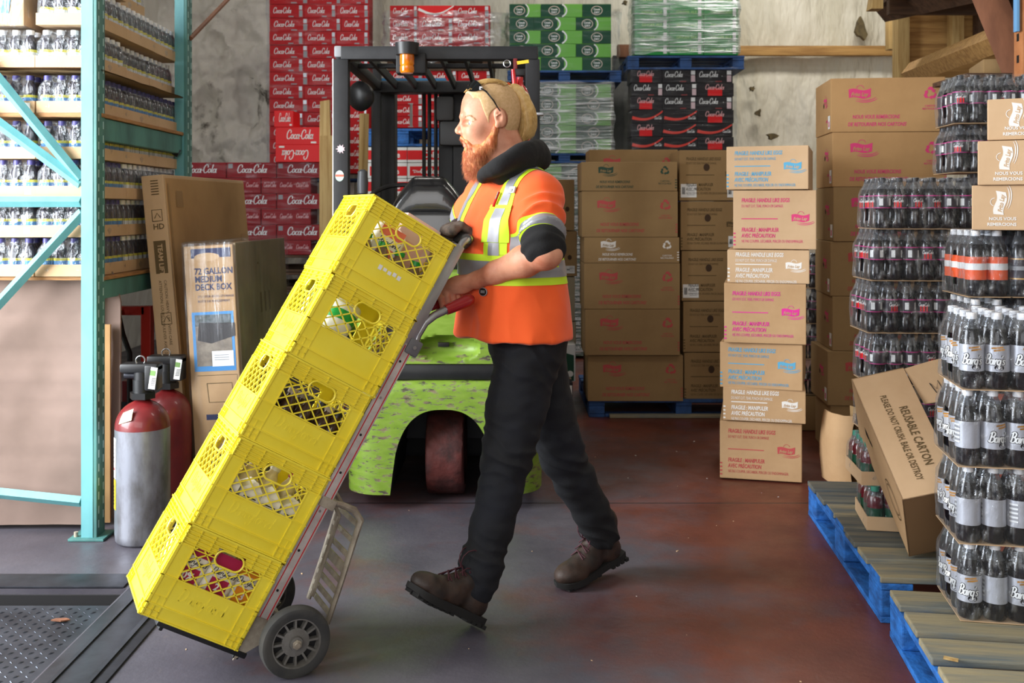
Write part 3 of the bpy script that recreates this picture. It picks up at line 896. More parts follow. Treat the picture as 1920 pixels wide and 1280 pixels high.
# cartons at the right edge, standing on bottle packs
g = 'pale cartons at the right edge above the bottle packs'
for i, (xl, yt, yb, D0) in enumerate(((1851, 186, 263, 3.20), (1833, 264, 347, 3.20), (1822, 347, 431, 3.22))):
    w_ = .40; h_ = (yb - yt) * D0 / F - .001
    p = P(xl, yb, D0)
    ya = R((-27, -26, -25)[i])
    t = thing('cardboard_carton', 'pale white printed carton at the right edge, ' + ('topmost', 'middle', 'lowest')[i] + ' of three', 'carton', M=Matrix.Translation(p) @ rotz(ya), group=g)
    mb = MB(); carton_box(mb, w_, .5, h_, KRAFT_P, cx=w_ / 2, cy=.25); mb.build('carton_body', t, ang=0)
    mb = MB()
    X2 = FRONT @ T(.085, h_ * .60, 0) @ Matrix.Rotation(R(90 - 8), 4, 'Z')
    snack_logo(mb, 0, .0, .075, INK_WHITE, X2, KRAFT_P)
    put_text(mb, 'NOUS VOUS', .05, .032, .014, INK_WHITE, FRONT, bold=.03); put_text(mb, 'REMERCIONS', .045, .014, .014, INK_WHITE, FRONT, bold=.03)
    mb.build('printed_lettering', t, ang=0)
t, w_, h_ = carton('beige carton lying high up beside the orange rack post', 1843, 1990, 108, 140, 4.9, None, None, KRAFT_SH, .35, yaw=R(-14))
mb = MB(); mb.box((P(1915, 0, 4.9).x, 5.08, P(0, 140, 4.9).z - .012), (.6, .5, .022), WOOD_DK); tag(mb.build('shelf_board'), 'dark board carrying the beige carton beside the orange rack post', 'board')

# ---------------------------------------------------------------- soda can cartons
def flat_body(mb, w, h, d, m, bev=.003):
    mb.box((0, d / 2, h / 2), (w, d, h), m, bev=bev)
def soda(kind, w, h, d):
    """returns list of (name, mesh object template without parent)"""
    body = MB(); pr = MB(); side = None
    if kind == 'cola':
        flat_body(body, w, h, d, RED)
        script(pr, 'Coca-Cola', -w * .40, h * .36, h * .225, WHITE, width=w * .52, pen=.26)
        rect(pr, w * .24, h * .52, w * .33, h * .90, SILV, off=.001) if False else None
        rect(pr, w * .36, h * .62, w * .45, h * .93, SILV); rect(pr, w * .36, h * .08, w * .46, h * .56, GREYP)
        rect(pr, w * .05, h * .06, w * .20, h * .15, GREYP)
    elif kind == 'cola_big':
        flat_body(body, w, h, d, RED_D)
        script(pr, 'Coca-Cola', -w * .30, h * .34, h * .27, WHITE, width=w * .60, pen=.27)
        rect(pr, -w * .47, h * .62, -w * .38, h * .92, GREYP)
        rect(pr, w * .10, h * .88, w * .2, h * .93, GREYP)
    elif kind == 'cola_ends':
        flat_body(body, w, h, d, RED_D)
        for k in range(3):
            script(pr, 'Coca-Cola', -w * .46 + k * w * .33, h * .42, h * .15, mat('pale_red_print', C8(226, 170, 170), .6), width=w * .25, pen=.3)
    elif kind == 'cola_bright':
        flat_body(body, w, h, d, RED_B)
        script(pr, 'Coca-Cola', -w * .26, h * .34, h * .27, WHITE, width=w * .60, pen=.27)
        rect(pr, w * .3, h * .08, w * .42, h * .18, WHITE)
    elif kind == 'wave':
        flat_body(body, w, h, d, RED_B)
        strip2(pr, [(-w * .5 + w * t, h * (.72 - .55 * math.sin(t * math.pi) + .25 * t)) for t in [k / 12 for k in range(13)]], [h * (.22 - .012 * k) for k in range(13)], WHITE)
        script(pr, 'Coca-Cola', w * .18, h * .15, h * .12, WHITE, width=w * .26, pen=.3)
    elif kind == 'diet':
        flat_body(body, w, h, d, WHITE)
        rect(pr, -w * .5, h * .18, w * .5, h * .80, RED_B)
        put_text(pr, 'Coke', -w * .12, h * .33, h * .52, WHITE, off=.002, bold=.03)
    elif kind == 'diet2':
        flat_body(body, w, h, d, WHITE)
        rect(pr, -w * .44, h * .16, w * .5, h * .78, RED_B)
        put_text(pr, '"Diet', -w * .38, h * .36, h * .26, WHITE, off=.002, bold=.02, shear=.2)
        put_text(pr, 'Coke', -w * .18, h * .28, h * .56, WHITE, off=.002, bold=.03)
    elif kind in ('ginger', 'ginger2'):
        s_ = 1 if kind == 'ginger' else -1
        flat_body(body, w, h, d, GRN_L)
        a, b = (-w * .5, w * .06) if s_ > 0 else (-w * .5, w * .5)
        rect(pr, a, .002, b, h - .002, GRN_D)
        cx = -w * .18 if s_ > 0 else 0
        if s_ > 0:
            strip2(pr, [(cx + w * .30 * math.cos(q), h * .5 + h * .62 * math.sin(q)) for q in [R(-50 + 10 * k) for k in range(11)]], w * .035, WHITE, off=.0014)
        poly2(pr, [(cx + h * .44 * math.cos(q), h * .5 + h * .36 * math.sin(q)) for q in [R(20 * k) for k in range(18)]], mat('pale_shield', C8(206, 190, 176), .6), off=.0018)
        poly2(pr, [(cx + h * .38 * math.cos(q), h * .5 + h * .30 * math.sin(q)) for q in [R(20 * k) for k in range(18)]], GRN_D, off=.0022)
        put_text(pr, 'Canada', cx, h * .52, h * .21, WHITE, off=.0028, bold=.03, align='CENTER', cond=.8); put_text(pr, 'DRY', cx, h * .28, h * .21, WHITE, off=.0028, bold=.03, align='CENTER')
    elif kind == 'zero':
        flat_body(body, w, h, d, BLK_C)
        script(pr, 'Coca-Cola', -w * .44, h * .45, h * .22, WHITE, width=w * .52, pen=.26)
        rect(pr, w * .34, h * .62, w * .46, h * .92, WHITE); rect(pr, w * .34, h * .08, w * .46, h * .56, mat('pinkish_panel', C8(214, 186, 190), .6))
        rect(pr, w * .02, h * .06, w * .2, h * .14, mat('dull_red_print', C8(140, 50, 50), .6))
    elif kind == 'zero_disc':
        flat_body(body, w, h, d, BLK_C)
        rect(pr, -w * .22, h * .04, w * .18, h * .62, RED_B); script(pr, 'Coca-Cola', -w * .3, h * .52, h * .2, mat('pale_red_print', C8(226, 170, 170), .6), width=w * .52, pen=.3, off=.002)
    elif kind == 'zero_wave':
        flat_body(body, w, h, d, BLK_C)
        strip2(pr, [(-w * .48 + w * .96 * t, h * (.42 - .25 * math.sin(t * 2.6) + .62 * t ** 2.2)) for t in [k / 12 for k in range(13)]], [h * (.24 - .012 * k) for k in range(13)], mat('vermilion', C8(226, 56, 40), .5))
        script(pr, 'Coca-Cola', w * .22, h * .30, h * .12, WHITE, width=w * .22, pen=.3, off=.002)
    elif kind == 'lime':
        flat_body(body, w, h, d, GRN_B)
        put_text(pr, 'GINGER ALE', -w * .3, h * .3, h * .3, mat('lime_print', C8(170, 220, 120), .6), bold=.02)
        rect(pr, w * .34, h * .1, w * .44, h * .8, WHITE)
    b = body.build('can_carton', ang=0)
    p = pr.build('printed_logo', b, ang=0)
    return b
_SODA = {}
def put_soda(kind, w, h, d, M, label, group, cat='drink carton'):
    key = (kind, round(w, 3), round(h, 3))
    if key not in _SODA:
        o = soda(kind, w, h, d); _SODA[key] = o
    else:
        o = copy_tree(_SODA[key])
    o.matrix_world = M
    return tag(o, label, cat, group)
def hpos(j, n):
    return ('left end', 'right end')[j] if n == 2 else ('left', 'middle', 'right')[j] if n == 3 else ('leftmost', 'second from the left', 'third from the left', 'fourth from the left', 'rightmost')[j if j < n - 1 else 4]
# tall red stack
D = 8.8; k_ = D / F
g = 'red cola cartons of the tall wall stack'
row_h = 25.35
n = 0
zt = P(0, 7, D).z
edges = [505, 570, 631, 692]
for r in range(-3, 12):
    yt = 8 + r * row_h
    shift = 0 if r % 2 == 0 else 9
    xs = [(edges[c] + (shift if c else 0), edges[c + 1] + (shift if c < 2 else 0)) for c in range(3)]
    for c, (x0, x1) in enumerate(xs):
        if r >= 4 and c == 2: pass
        w_ = (x1 - x0) * k_ - .002
        p = P((x0 + x1) / 2, yt + row_h, D)
        kind = 'cola'
        vis = ORD[r + 0] if r >= 0 else None
        lb = ('red cola carton in the tall wall stack, %s full row from the top, %s' % (ORD[r], hpos(c, 3))) if r >= 0 else 'red cola carton above the photo in the tall wall stack, %s, %s row up' % (hpos(c, 3), ('third', 'second', 'first')[r + 3])
        put_soda(kind, w_, row_h * k_ - .002, .25, Matrix.Translation(p + Vector((0, random.uniform(-.006, .006), 0))), lb, g)
zb = P(0, 8 + 12 * row_h, D).z
pallet('wooden_pallet', 'old blue pallet under the tall red wall stack', Matrix.Translation((P(600, 0, D).x, D - .02, zb - .125)), L=.6, W=.96, blue=BLUE_D, deck=BLUE_D, h=.122, nb=4)
# film over the tall stack
def wrap_film(name, label, x0, x1, yt, yb, D, depth, m, amp=.012, bulge=0.0, flare=0.0, seed=0, nx=26, nz=34):
    a, b = P(x0, yt, D), P(x1, yb, D)
    mb = MB(); rows = []
    path = []
    for i in range(9): path.append((a.x, D + depth * (1 - i / 8.0), -1, 0))
    for i in range(1, nx): path.append((a.x + (b.x - a.x) * i / nx, D, 0, -1))
    for i in range(9): path.append((b.x, D + depth * i / 8.0, 1, 0))
    for i in range(nz + 1):
        z = b.z + (a.z - b.z) * i / nz
        r = []
        for (x, y, nx_, ny_) in path:
            d = amp * (noise.fractal(Vector((x * 3 + seed, y * 3, z * 9)), 1, 2, 4)) + .008
            fl = flare * max(0, nx_) * (.5 + .5 * noise.noise(Vector((z * 3, seed, y * 4))))
            r.append((x + nx_ * (abs(d) + .006) + fl, y + ny_ * (abs(d) + .010), z + (amp * 2 * noise.noise(Vector((x * 5, seed, 1))) if i in (0, nz) else 0)))
        rows.append(r)
    mb.grid(rows, m)
    return tag(mb.build(name, ang=180), label, 'stretch film')
wrap_film('stretch_film', 'clear film wrapped round the tall red wall stack', 503, 694, -72, 312, 8.78, .28, FILM_L, flare=.10, seed=2)
# low red stack of long cartons
D = 7.9; k_ = D / F
zs = [304 + 29.2 * i for i in range(6)] + [477.5]
g = 'deep red cola cartons of the low wall stack'
for r in range(6):
    big = r % 2 == 0
    yt, yb = zs[r], zs[r + 1]
    for c in range(3):
        x0 = (331 + 94 * c) if big else (302 + 94 * c)
        x1 = x0 + 93
        p = P((x0 + x1) / 2, yb, D)
        put_soda('cola_big' if (big or c < 1) else 'cola_ends', 93 * k_ - .002, (yb - yt) * k_ - .002, .27, Matrix.Translation(p), 'deep red cola carton in the low stack, %s row, %s' % (ORD[r], hpos(c, 3)), g)
wrap_film('stretch_film', 'clear film round the low deep red stack', 300, 615, 304, 477, 7.87, .3, FILM_L, seed=5)
# bright cartons on top of it
D = 7.84; k_ = D / F
put_soda('cola_bright', 83 * k_, 33 * k_ - .002, .25, Matrix.Translation(P(558, 271, D)), 'bright red cola carton, upright logo, above the low stack', 'bright red cola cartons above the low stack')
o = put_soda('cola_bright', 83 * k_, 33 * k_ - .0021, .25, Matrix.Translation(P(558, 271, D)) @ Matrix.Rotation(R(180), 4, 'Y'), 'bright red cola carton with upside down logo above the low stack', 'bright red cola cartons above the low stack')
put_soda('cola_bright', 36 * k_, 31 * k_ - .002, .25, Matrix.Translation(P(532, 238, D)), 'small bright red cola carton at the top of the bright ones', 'bright red cola cartons above the low stack')
# pallets under the low stack, down to the floor
D = 7.9; ztop = P(0, 477.5, D).z
for i in range(7):
    h_ = ztop / 7
    pallet('wooden_pallet', 'brown pallet under the low red stack, %s' % ORD[i], Matrix.Translation((P(455, 0, D).x, D - .02, ztop - (i + 1) * h_)), L=.9, W=1.35, blue=WOOD_DK, deck=WOOD_DK, h=h_ - .003, nb=5, group='brown pallets piled under the low red stack')
# second red stack with torn film
D = 8.85; k_ = D / F
g = 'red cola cartons of the short stack behind the forklift guard'
xs = [731, 784, 851, 919]
for r in range(4):
    yt = (10, 33, 58, 83)[r]; yb = (33, 58, 83, 108)[r]
    for c in range(3):
        kind = ('cola', 'wave', 'cola')[c] if r == 0 else 'cola'
        put_soda(kind, (xs[c + 1] - xs[c]) * k_ - .002, (yb - yt) * k_ - .002, .26, Matrix.Translation(P((xs[c] + xs[c + 1]) / 2, yb, D)), 'red cola carton above the forklift, %s row, %s' % (ORD[r], hpos(c, 3)), g)
wrap_film('stretch_film', 'torn crumpled clear film on the short red stack above the forklift', 722, 936, 24, 110, 8.8, .3, film_mat('torn_film', base=.12, edge=.4, streak=.5, stretch=(3, 3, 5), bump=1.0, ns=2.2), amp=.05, flare=.12, seed=8)
pallet('wooden_pallet', 'wooden pallet under the short red stack behind the forklift', Matrix.Translation((P(826, 0, D).x, D - .02, P(0, 108, D).z - .12)), L=.8, W=.95, blue=WOOD_DK, deck=WOOD_DK, h=.118, nb=5)
# what carries it: more wrapped cartons in the dark, then the blue pallet and the white and red cartons
g = 'dull red cola cartons behind the forklift mast'
for r in range(5):
    yt = 132 + r * 21.5
    for c in range(3):
        put_soda('cola', 63 * k_, 21.5 * k_ - .002, .26, Matrix.Translation(P(762 + 64 * c - 0, yt + 21.5, D)), 'dull red cola carton behind the mast, %s row, %s' % (ORD[r], hpos(c, 3)), g)
g = 'red cola cartons left of the mast'
for r in range(6):
    put_soda('cola', 40 * k_, 24 * k_ - .002, .26, Matrix.Translation(P(668, 195 + (r + 1) * 24 - 14, 8.5)), 'red cola carton seen between left guard post and mast, %s from the top' % ORD[r], g)
D = 7.6; k_ = D / F
pallet('wooden_pallet', 'bright blue pallet above the white and red cartons behind the forklift', Matrix.Translation((P(754, 0, D).x, D, P(0, 274, D).z)), L=.9, W=.62, blue=BLUE, deck=BLUE, h=.135, nb=5)
mbx = MB(); mbx.box((P(826, 0, D).x, D + .55, 1.12), (1.0, .8, 2.1), WOOD_DK, bev=.01)
g = 'white and red cola cartons behind the forklift mast'
for r in range(7):
    yt = 275 + r * 29.5
    for c in range(2):
        put_soda(('diet', 'diet2')[(r) % 2], 74 * k_, 29 * k_ - .002, .3, Matrix.Translation(P(738 + 75 * c - 12, yt + 29.5, D)), 'white and red cola carton behind the forklift, %s row, %s' % (ORD[r], hpos(c, 2)), g)
mbx.bm.free()
zf = P(0, 275 + 7 * 29.5, D).z
for i in range(5):
    pallet('wooden_pallet', 'dark pallet in the pile under the white and red cartons, %s' % ORD[i], Matrix.Translation((P(764, 0, D).x, D, zf - (i + 1) * zf / 5)), L=.8, W=.64, blue=WOOD_DK, deck=WOOD_DK, h=zf / 5 - .004, nb=4, group='dark pallets behind the forklift')
zc = P(0, 240 - 1, 8.85).z
mb = MB()
# carrier pallets under the shaded cartons
for i in range(9):
    pallet('wooden_pallet', 'dark pallet in the tall pile behind the mast, %s' % ORD[i], Matrix.Translation((P(826, 0, 8.85).x, 8.83, zc - .01 - (i + 1) * zc / 9.1)), L=.7, W=.95, blue=WOOD_DK, deck=WOOD_DK, h=zc / 9.1 - .004, nb=4, group='dark pallets in the tall pile behind the mast')
mb.bm.free()

# green stacks
D = 8.75; k_ = D / F
g = 'green ginger ale cartons of the wrapped stack left of the drain pipe'
rows = [7, 32, 57, 82, 107, 132]
for r in range(5):
    yt, yb = rows[r], rows[r + 1]
    cuts = [955, 1001, 1080, 1146] if r % 2 else [955, 1014, 1092, 1146]
    kinds = ['ginger2', 'ginger', 'ginger'] if r % 2 else ['ginger', 'ginger', 'ginger2']
    for c in range(3):
        put_soda(kinds[c], (cuts[c + 1] - cuts[c]) * k_ - .002, (yb - yt) * k_ - .002, .27, Matrix.Translation(P((cuts[c] + cuts[c + 1]) / 2, yb, D)), 'green ginger ale carton on the upper pallet, %s row, %s' % (ORD[r], hpos(c, 3)), g)
wrap_film('stretch_film', 'shiny film round the upper green carton stack', 952, 1149, 20, 132, 8.72, .3, FILM_L, amp=.02, flare=.09, seed=11)
pallet('wooden_pallet', 'blue pallet between the upper and lower green carton stacks', Matrix.Translation((P(1058, 0, D).x, D - .03, P(0, 155, D).z)), L=.8, W=1.0, blue=BLUE_D, deck=BLUE_D, h=.105, nb=5)
g = 'green ginger ale cartons of the film covered lower stack'
for r in range(5):
    yt, yb = 157 + r * 26, 157 + (r + 1) * 26
    cuts = [955, 1001, 1080, 1146]
    for c in range(3):
        put_soda(('ginger2', 'ginger', 'ginger')[c] if r % 2 == 0 else ('ginger', 'ginger', 'ginger2')[c], (cuts[c + 1] - cuts[c]) * k_ - .002, 26 * k_ - .002, .27, Matrix.Translation(P((cuts[c] + cuts[c + 1]) / 2, yb, D)), 'green ginger ale carton below the upper pallet, %s row, %s' % (ORD[r], hpos(c, 3)), g)
wrap_film('stretch_film', 'heavy glossy film round the lower green stack', 951, 1149, 153, 287, 8.71, .3, FILM_H, amp=.02, seed=13)
pallet('wooden_pallet', 'blue pallet under the film covered lower green stack', Matrix.Translation((P(1058, 0, D).x, D - .03, P(0, 306, D).z)), L=.8, W=1.0, blue=BLUE_D, deck=BLUE_D, h=.087, nb=5)
g = 'green cartons of the lowest stack behind the brown cartons'
for r in range(8):
    for c in range(2):
        yt = 307 + r * 45
        put_soda('ginger', 99 * k_ - .002, 45 * k_ - .002, .27, Matrix.Translation(P(1004 + 98 * c, yt + 45, D)), 'green carton of the lowest wrapped stack, %s row, %s' % (ORD[r], hpos(c, 2)), g)
wrap_film('stretch_film', 'cloudy film round the lowest green stack', 951, 1153, 307, 666, 8.71, .3, FILM_H, seed=15)
# right hand stack: lime cartons over black cola cartons
D = 8.7; k_ = D / F
g = 'bright green cartons of the film covered stack at the upper right'
for r in range(5):
    yt, yb = -15 + r * 23.6, -15 + (r + 1) * 23.6
    for c in range(3):
        put_soda('lime', 64 * k_, 23.6 * k_ - .002, .27, Matrix.Translation(P(1222 + 65 * c, yb, D)), 'bright green carton over the black cola cartons, %s row, %s' % (ORD[r], hpos(c, 3)), g)
wrap_film('stretch_film', 'heavy milky film over the bright green cartons', 1189, 1385, -14, 100, 8.66, .3, FILM_H, amp=.02, seed=17)
pallet('wooden_pallet', 'blue pallet between the bright green and the black cartons', Matrix.Translation((P(1285, 0, D).x, D - .03, P(0, 131, D).z)), L=.8, W=1.02, blue=BLUE_D, deck=BLUE_D, h=.12, nb=5)
g = 'black cola cartons of the stack at the upper right'
lay = [('zero_disc', 'zero', 'zero'), ('zero', 'zero', 'zero_disc'), ('zero_disc', 'zero', 'zero'), ('zero_wave', 'zero_wave', 'zero_disc'), ('zero_disc', 'zero_wave', 'zero_wave'), ('zero_wave', 'zero_wave', 'zero_disc')]
for r in range(8):
    yt, yb = 130 + r * 25.2, 130 + (r + 1) * 25.2
    cuts = [1184, 1244, 1308, 1376] if r % 2 else [1182, 1242, 1306, 1374]
    for c in range(3):
        put_soda(lay[r % 6][c], (cuts[c + 1] - cuts[c]) * k_ - .002, 25.2 * k_ - .002, .27, Matrix.Translation(P((cuts[c] + cuts[c + 1]) / 2, yb, D)), 'black cola carton below the bright green ones, %s row, %s' % (ORD[r], hpos(c, 3)), g)
wrap_film('stretch_film', 'clear film round the black cola cartons', 1180, 1379, 128, 331, 8.67, .3, FILM_L, amp=.018, seed=19)
zc = P(0, 130 + 8 * 25.2, D).z
for i in range(9):
    pallet('wooden_pallet', 'dark blue pallet in the pile below the black cartons, %s' % ORD[i], Matrix.Translation((P(1280, 0, D).x, D - .02, zc - (i + 1) * zc / 9)), L=.6, W=.98, blue=BLUE_D, deck=BLUE_D, h=zc / 9 - .003, nb=3, group='dark blue pallets hidden below the black cartons')
# drain pipe / grey column between the green and black stacks
col_m = mat('grey_column', C8(128, 128, 126), .7, col2=C8(96, 96, 96), vs=3)
mb = MB(); a, b = P(1150, 100, 9.6), P(1183, 100, 9.6); mb.box(((a.x + b.x) / 2, 9.7, 1.4), (b.x - a.x, .15, 2.8), col_m); tag(mb.build('trim_11', ang=0), kind='structure')
mb = MB(); mb.box((P(1172, 0, 9.5).x, 9.55, P(0, 95, 9.5).z), (.14, .1, .12), WOOD_BR, bev=.004); tag(mb.build('timber_block'), 'red brown timber block beside the blue pallet on the upper right', 'timber block')
# leaning boards left of the forklift
mb = MB(); mb.prism([XZ(599, 1220 / 1280 * 0 + 250, 6.6), XZ(600, 190, 6.6), XZ(617, 187, 6.6), XZ(619, 250, 6.6), XZ(619, 762, 6.6), XZ(598, 762, 6.6)], 6.6, 6.64, WOOD_V)
tag(mb.build('plank'), 'narrow pale plank standing left of the forklift guard post', 'plank')
mb = MB(); a, b = P(600, 254, 6.5), P(631, 254, 6.5)
mb.box(((a.x + b.x) / 2, 6.52, a.z / 2 + .0), (b.x - a.x, .03, a.z), WOOD_V, bev=.003); tag(mb.build('plywood_sheet'), 'plywood strip standing in front of the pale plank', 'plywood')
mb = MB(); mb.tube([P(670, 900, 6.3), P(683, 213, 6.3)], .03, WOOD_V, n=4, flat=.7); tag(mb.build('plank'), 'pale plank leaning inside the forklift guard left of the mast', 'plank')

# torn folded cardboard behind the far end of the blue pallet
t = thing('folded_carton', 'torn folded brown carton standing behind the far end of the blue pallet', 'cardboard', P(1570, 900, 4.75))
def bent(mb, path, z0, z1, m, th=.006, wob=.01, seed=0, M=None):
    """upright sheet following a plan path"""
    L_, R_ = [], []
    for i, p in enumerate(path):
        p = Vector((p[0], p[1])); d = (Vector(path[min(i + 1, len(path) - 1)]) - Vector(path[max(i - 1, 0)])).normalized()
        nn = Vector((-d.y, d.x)) * th * .5
        L_.append(p + nn); R_.append(p - nn)
    ring = L_ + R_[::-1]
    rows = []
    for k in range(7):
        z = z0 + (z1 - z0) * k / 6
        rows.append([Vector((q.x + wob * noise.noise(Vector((z * 4, seed, q.x * 2))), q.y + wob * noise.noise(Vector((seed, z * 4, q.x * 3))), z)) for q in ring])
    V = mb.grid(rows, m, close_u=True)
    k = mb.mi(m)
    for rr in (V[0][::-1], V[-1]):
        n2 = len(rr) // 2
        for i in range(n2 - 1):
            try:
                f = mb.bm.faces.new([rr[i], rr[i + 1], rr[-2 - i], rr[-1 - i]]); f.material_index = k
            except ValueError: pass
mb = MB(); bent(mb, [(-.06, .06), (-.055, -.02), (-.02, -.10), (.03, -.12), (.06, -.02)], 0.0, .33, KRAFT, wob=.055, seed=2); mb.build('flap', t, ang=60)
mb = MB(); bent(mb, [(.06, -.02), (.08, -.10), (.32, -.06)], 0.0, .36, KRAFT_SH, wob=.01, seed=4)
rect(mb, .1, .26, .2, .30, INK_BLUE, T(0, -.11, 0) @ FRONT, .004); rect(mb, .12, .10, .3, .16, INK_BLUE, T(0, -.11, 0) @ FRONT, .004); mb.build('panel', t, ang=60)
# ---------------------------------------------------------------- bottles in shrink wrap
LBL_S = mat('silver_label', C8(196, 198, 206), .38, metal=.25)
LBL_K = mat('dark_label', C8(52, 44, 52), .35)
LBL_M = mat('magenta_band', C8(196, 40, 130), .5)
LBL_O = mat('orange_label', C8(238, 92, 40), .5)
LBL_Y = mat('yellow_band', C8(226, 214, 60), .5)
LBL_B = mat('blue_band', C8(70, 140, 200), .5)
LBL_G = mat('green_label', C8(120, 160, 90), .5)
JUICE = mat('dark_juice', C8(34, 22, 34), .15, coat=.4)
CRAN = mat('cranberry', C8(96, 22, 34), .15, coat=.4)
CAPP = mat('cap_violet', C8(70, 66, 130), .4)
CAPK = mat('cap_black', C8(38, 36, 40), .4)
CAPG = mat('cap_teal', C8(60, 140, 120), .4)
def bottle_proto(kind):
    """unit bottle: height 1, radius in m given; returns (bottle, cap, label) objects unlinked copies source"""
    pale = kind == 'juicew'; kind = 'juice' if pale else kind
    H_ = {'root': .213, 'cola': .203, 'juice': .150, 'cran': .15, 'orange': .213, 'gold': .213, 'tall': .203}[kind]
    r = {'root': .0325, 'cola': .0315, 'juice': .026, 'cran': .03, 'orange': .0325, 'gold': .0325, 'tall': .0315}[kind]
    b, c, l = MB(), MB(), MB()
    liq = {'root': COLA, 'cola': COLA, 'juice': JUICE, 'cran': CRAN, 'orange': COLA, 'gold': COLA, 'tall': COLA}[kind]
    if kind in ('cola', 'tall'):   # contour bottle
        prof = [(.5, .0), (.86, .01), (.95, .04), (.98, .12), (.93, .2), (.86, .28), (.90, .36), (.99, .42), (.99, .62), (.95, .68), (.78, .78), (.52, .87), (.40, .92)]
    elif kind in ('juice', 'cran'):
        prof = [(.6, 0), (.95, .02), (1, .06), (1, .5), (.94, .53), (.98, .58), (.95, .68), (.75, .78), (.55, .84), (.55, .88)]
    else:
        prof = [(.5, .0), (.9, .01), (.99, .05), (.97, .12), (1.0, .18), (1, .60), (.96, .68), (.76, .79), (.52, .87), (.40, .92)]
    fill = .80 if kind != 'juice' else .82
    b.lathe([(q[0] * r, q[1] * H_) for q in prof], liq, n=18, zm=[(fill * H_, liq), (2, CLEAR)])
    cr = {'juice': .58, 'cran': .5}.get(kind, .44) * r
    if pale: LB1, LB2, LB3 = WHITE, LBL_G, LBL_Y
    else: LB1, LB2, LB3 = WHITE, LBL_B, LBL_Y
    cm = {'root': CAPW, 'cola': CAPK, 'juice': CAPP, 'cran': CAPG, 'orange': CAPW, 'gold': CAPK, 'tall': CAPK}[kind]
    if pale: cm = CAPW
    c.lathe([(cr, .915 * H_ if kind not in ('juice', 'cran') else .87 * H_), (cr * 1.04, .93 * H_), (cr * 1.0, .995 * H_), (cr * .85, H_)], cm, n=14)
    bo = b.build('bottle', ang=50); co = c.build('cap', bo, ang=40)
    lo = None
    if kind == 'root':
        R_ = r * 1.022
        l.lathe([(R_, .235 * H_), (R_, .585 * H_)], LBL_S, n=36, caps=False)
        script(l, "Barq's", -.029, .33 * H_, .0150, BLK_C, off=.0006, pen=.75, width=.053, wrap=R_)
        script(l, "Barq's", -.029, .33 * H_, .0150, WHITE, off=.0011, pen=.38, width=.053, wrap=R_)
        def wr(u, v, o=.0009): a = u / R_; return ((R_ + o) * math.sin(a), -(R_ + o) * math.cos(a), v)
        k = l.mi(mat('amber_print', C8(190, 130, 40), .5))
        for q, (u0, u1) in enumerate(((-.004, .024), (-.010, .020))):
            z = (.50 + .03 * q) * H_
            f = l.bm.faces.new([l.bm.verts.new(wr(u, v)) for u, v in ((u0, z), ((u0 + u1) / 2, z + .002), (u1, z + .004), (u1, z + .009), ((u0 + u1) / 2, z + .007), (u0, z + .005))]); f.material_index = k
        k = l.mi(BLK_C)
        f = l.bm.faces.new([l.bm.verts.new(wr(.010 + .013 * math.cos(a), .29 * H_ + .009 * math.sin(a), .0004)) for a in [R(30 * i) for i in range(12)]]); f.material_index = k
        # back panel with small print and bar code
        for u0 in (.070,):
            for i in range(9):
                z = (.30 + .028 * i) * H_
                k = l.mi(GREYP if i % 2 else WHITE)
                f = l.bm.faces.new([l.bm.verts.new(wr(u, v)) for u, v in ((u0, z), (u0 + .012, z), (u0 + .024, z), (u0 + .024, z + .004), (u0 + .012, z + .004), (u0, z + .004))]); f.material_index = k
    elif kind in ('cola', 'tall'):
        R_ = r * 1.022
        mm = LBL_K
        l.lathe([(R_, .40 * H_), (R_, .415 * H_)], LBL_M, n=36, caps=False)
        l.lathe([(R_, .415 * H_), (R_, .635 * H_)], mm, n=36, caps=False)
        l.lathe([(R_, .635 * H_), (R_, .655 * H_)], LBL_M, n=36, caps=False)
        def wr(u, v, o=.0006): a = u / R_; return ((R_ + o) * math.sin(a), -(R_ + o) * math.cos(a), v)
        k = l.mi(RED_B)
        f = l.bm.faces.new([l.bm.verts.new(wr(u, v)) for u, v in ((-.014, .42 * H_), (0, .42 * H_), (.014, .42 * H_), (.014, .54 * H_), (0, .54 * H_), (-.014, .54 * H_))]); f.material_index = k
        script(l, 'Coca-Cola', -.021, .52 * H_, .0075, WHITE, off=.001, pen=.30, width=.042, wrap=R_)
        k = l.mi(WHITE)
        for u0 in (.045, .085):
            f = l.bm.faces.new([l.bm.verts.new(wr(u, v)) for u, v in ((u0, .45 * H_), (u0 + .007, .45 * H_), (u0 + .015, .45 * H_), (u0 + .015, .59 * H_), (u0 + .007, .59 * H_), (u0, .59 * H_))]); f.material_index = k
    elif kind == 'juice':
        l.lathe([(r * 1.015, .10 * H_), (r * 1.015, .28 * H_)], LB2, n=16, caps=False)
        l.lathe([(r * 1.015, .28 * H_), (r * 1.015, .40 * H_)], LB1 if pale else LB2, n=16, caps=False)
        l.lathe([(r * 1.015, .40 * H_), (r * 1.015, .47 * H_)], LB3, n=16, caps=False)
    elif kind == 'cran':
        l.lathe([(r * 1.015, .12 * H_), (r * 1.015, .5 * H_)], GRN_D, n=16, caps=False)
    elif kind == 'orange':
        l.lathe([(r * 1.022, .25 * H_), (r * 1.022, .60 * H_)], LBL_O, n=36, caps=False)
        l.lathe([(r * 1.03, .40 * H_), (r * 1.03, .50 * H_)], WHITE, n=36, caps=False)
    elif kind == 'gold':
        l.lathe([(r * 1.022, .24 * H_), (r * 1.022, .60 * H_)], LBL_K, n=36, caps=False)
        for z_ in (.26, .56): l.lathe([(r * 1.03, z_ * H_), (r * 1.03, (z_ + .02) * H_)], mat('gold_line', C8(220, 170, 90), .4), n=36, caps=False)
        l.lathe([(r * 1.03, .40 * H_), (r * 1.03, .46 * H_)], GREYP, n=36, caps=False)
    lo = l.build('label', bo, ang=30)
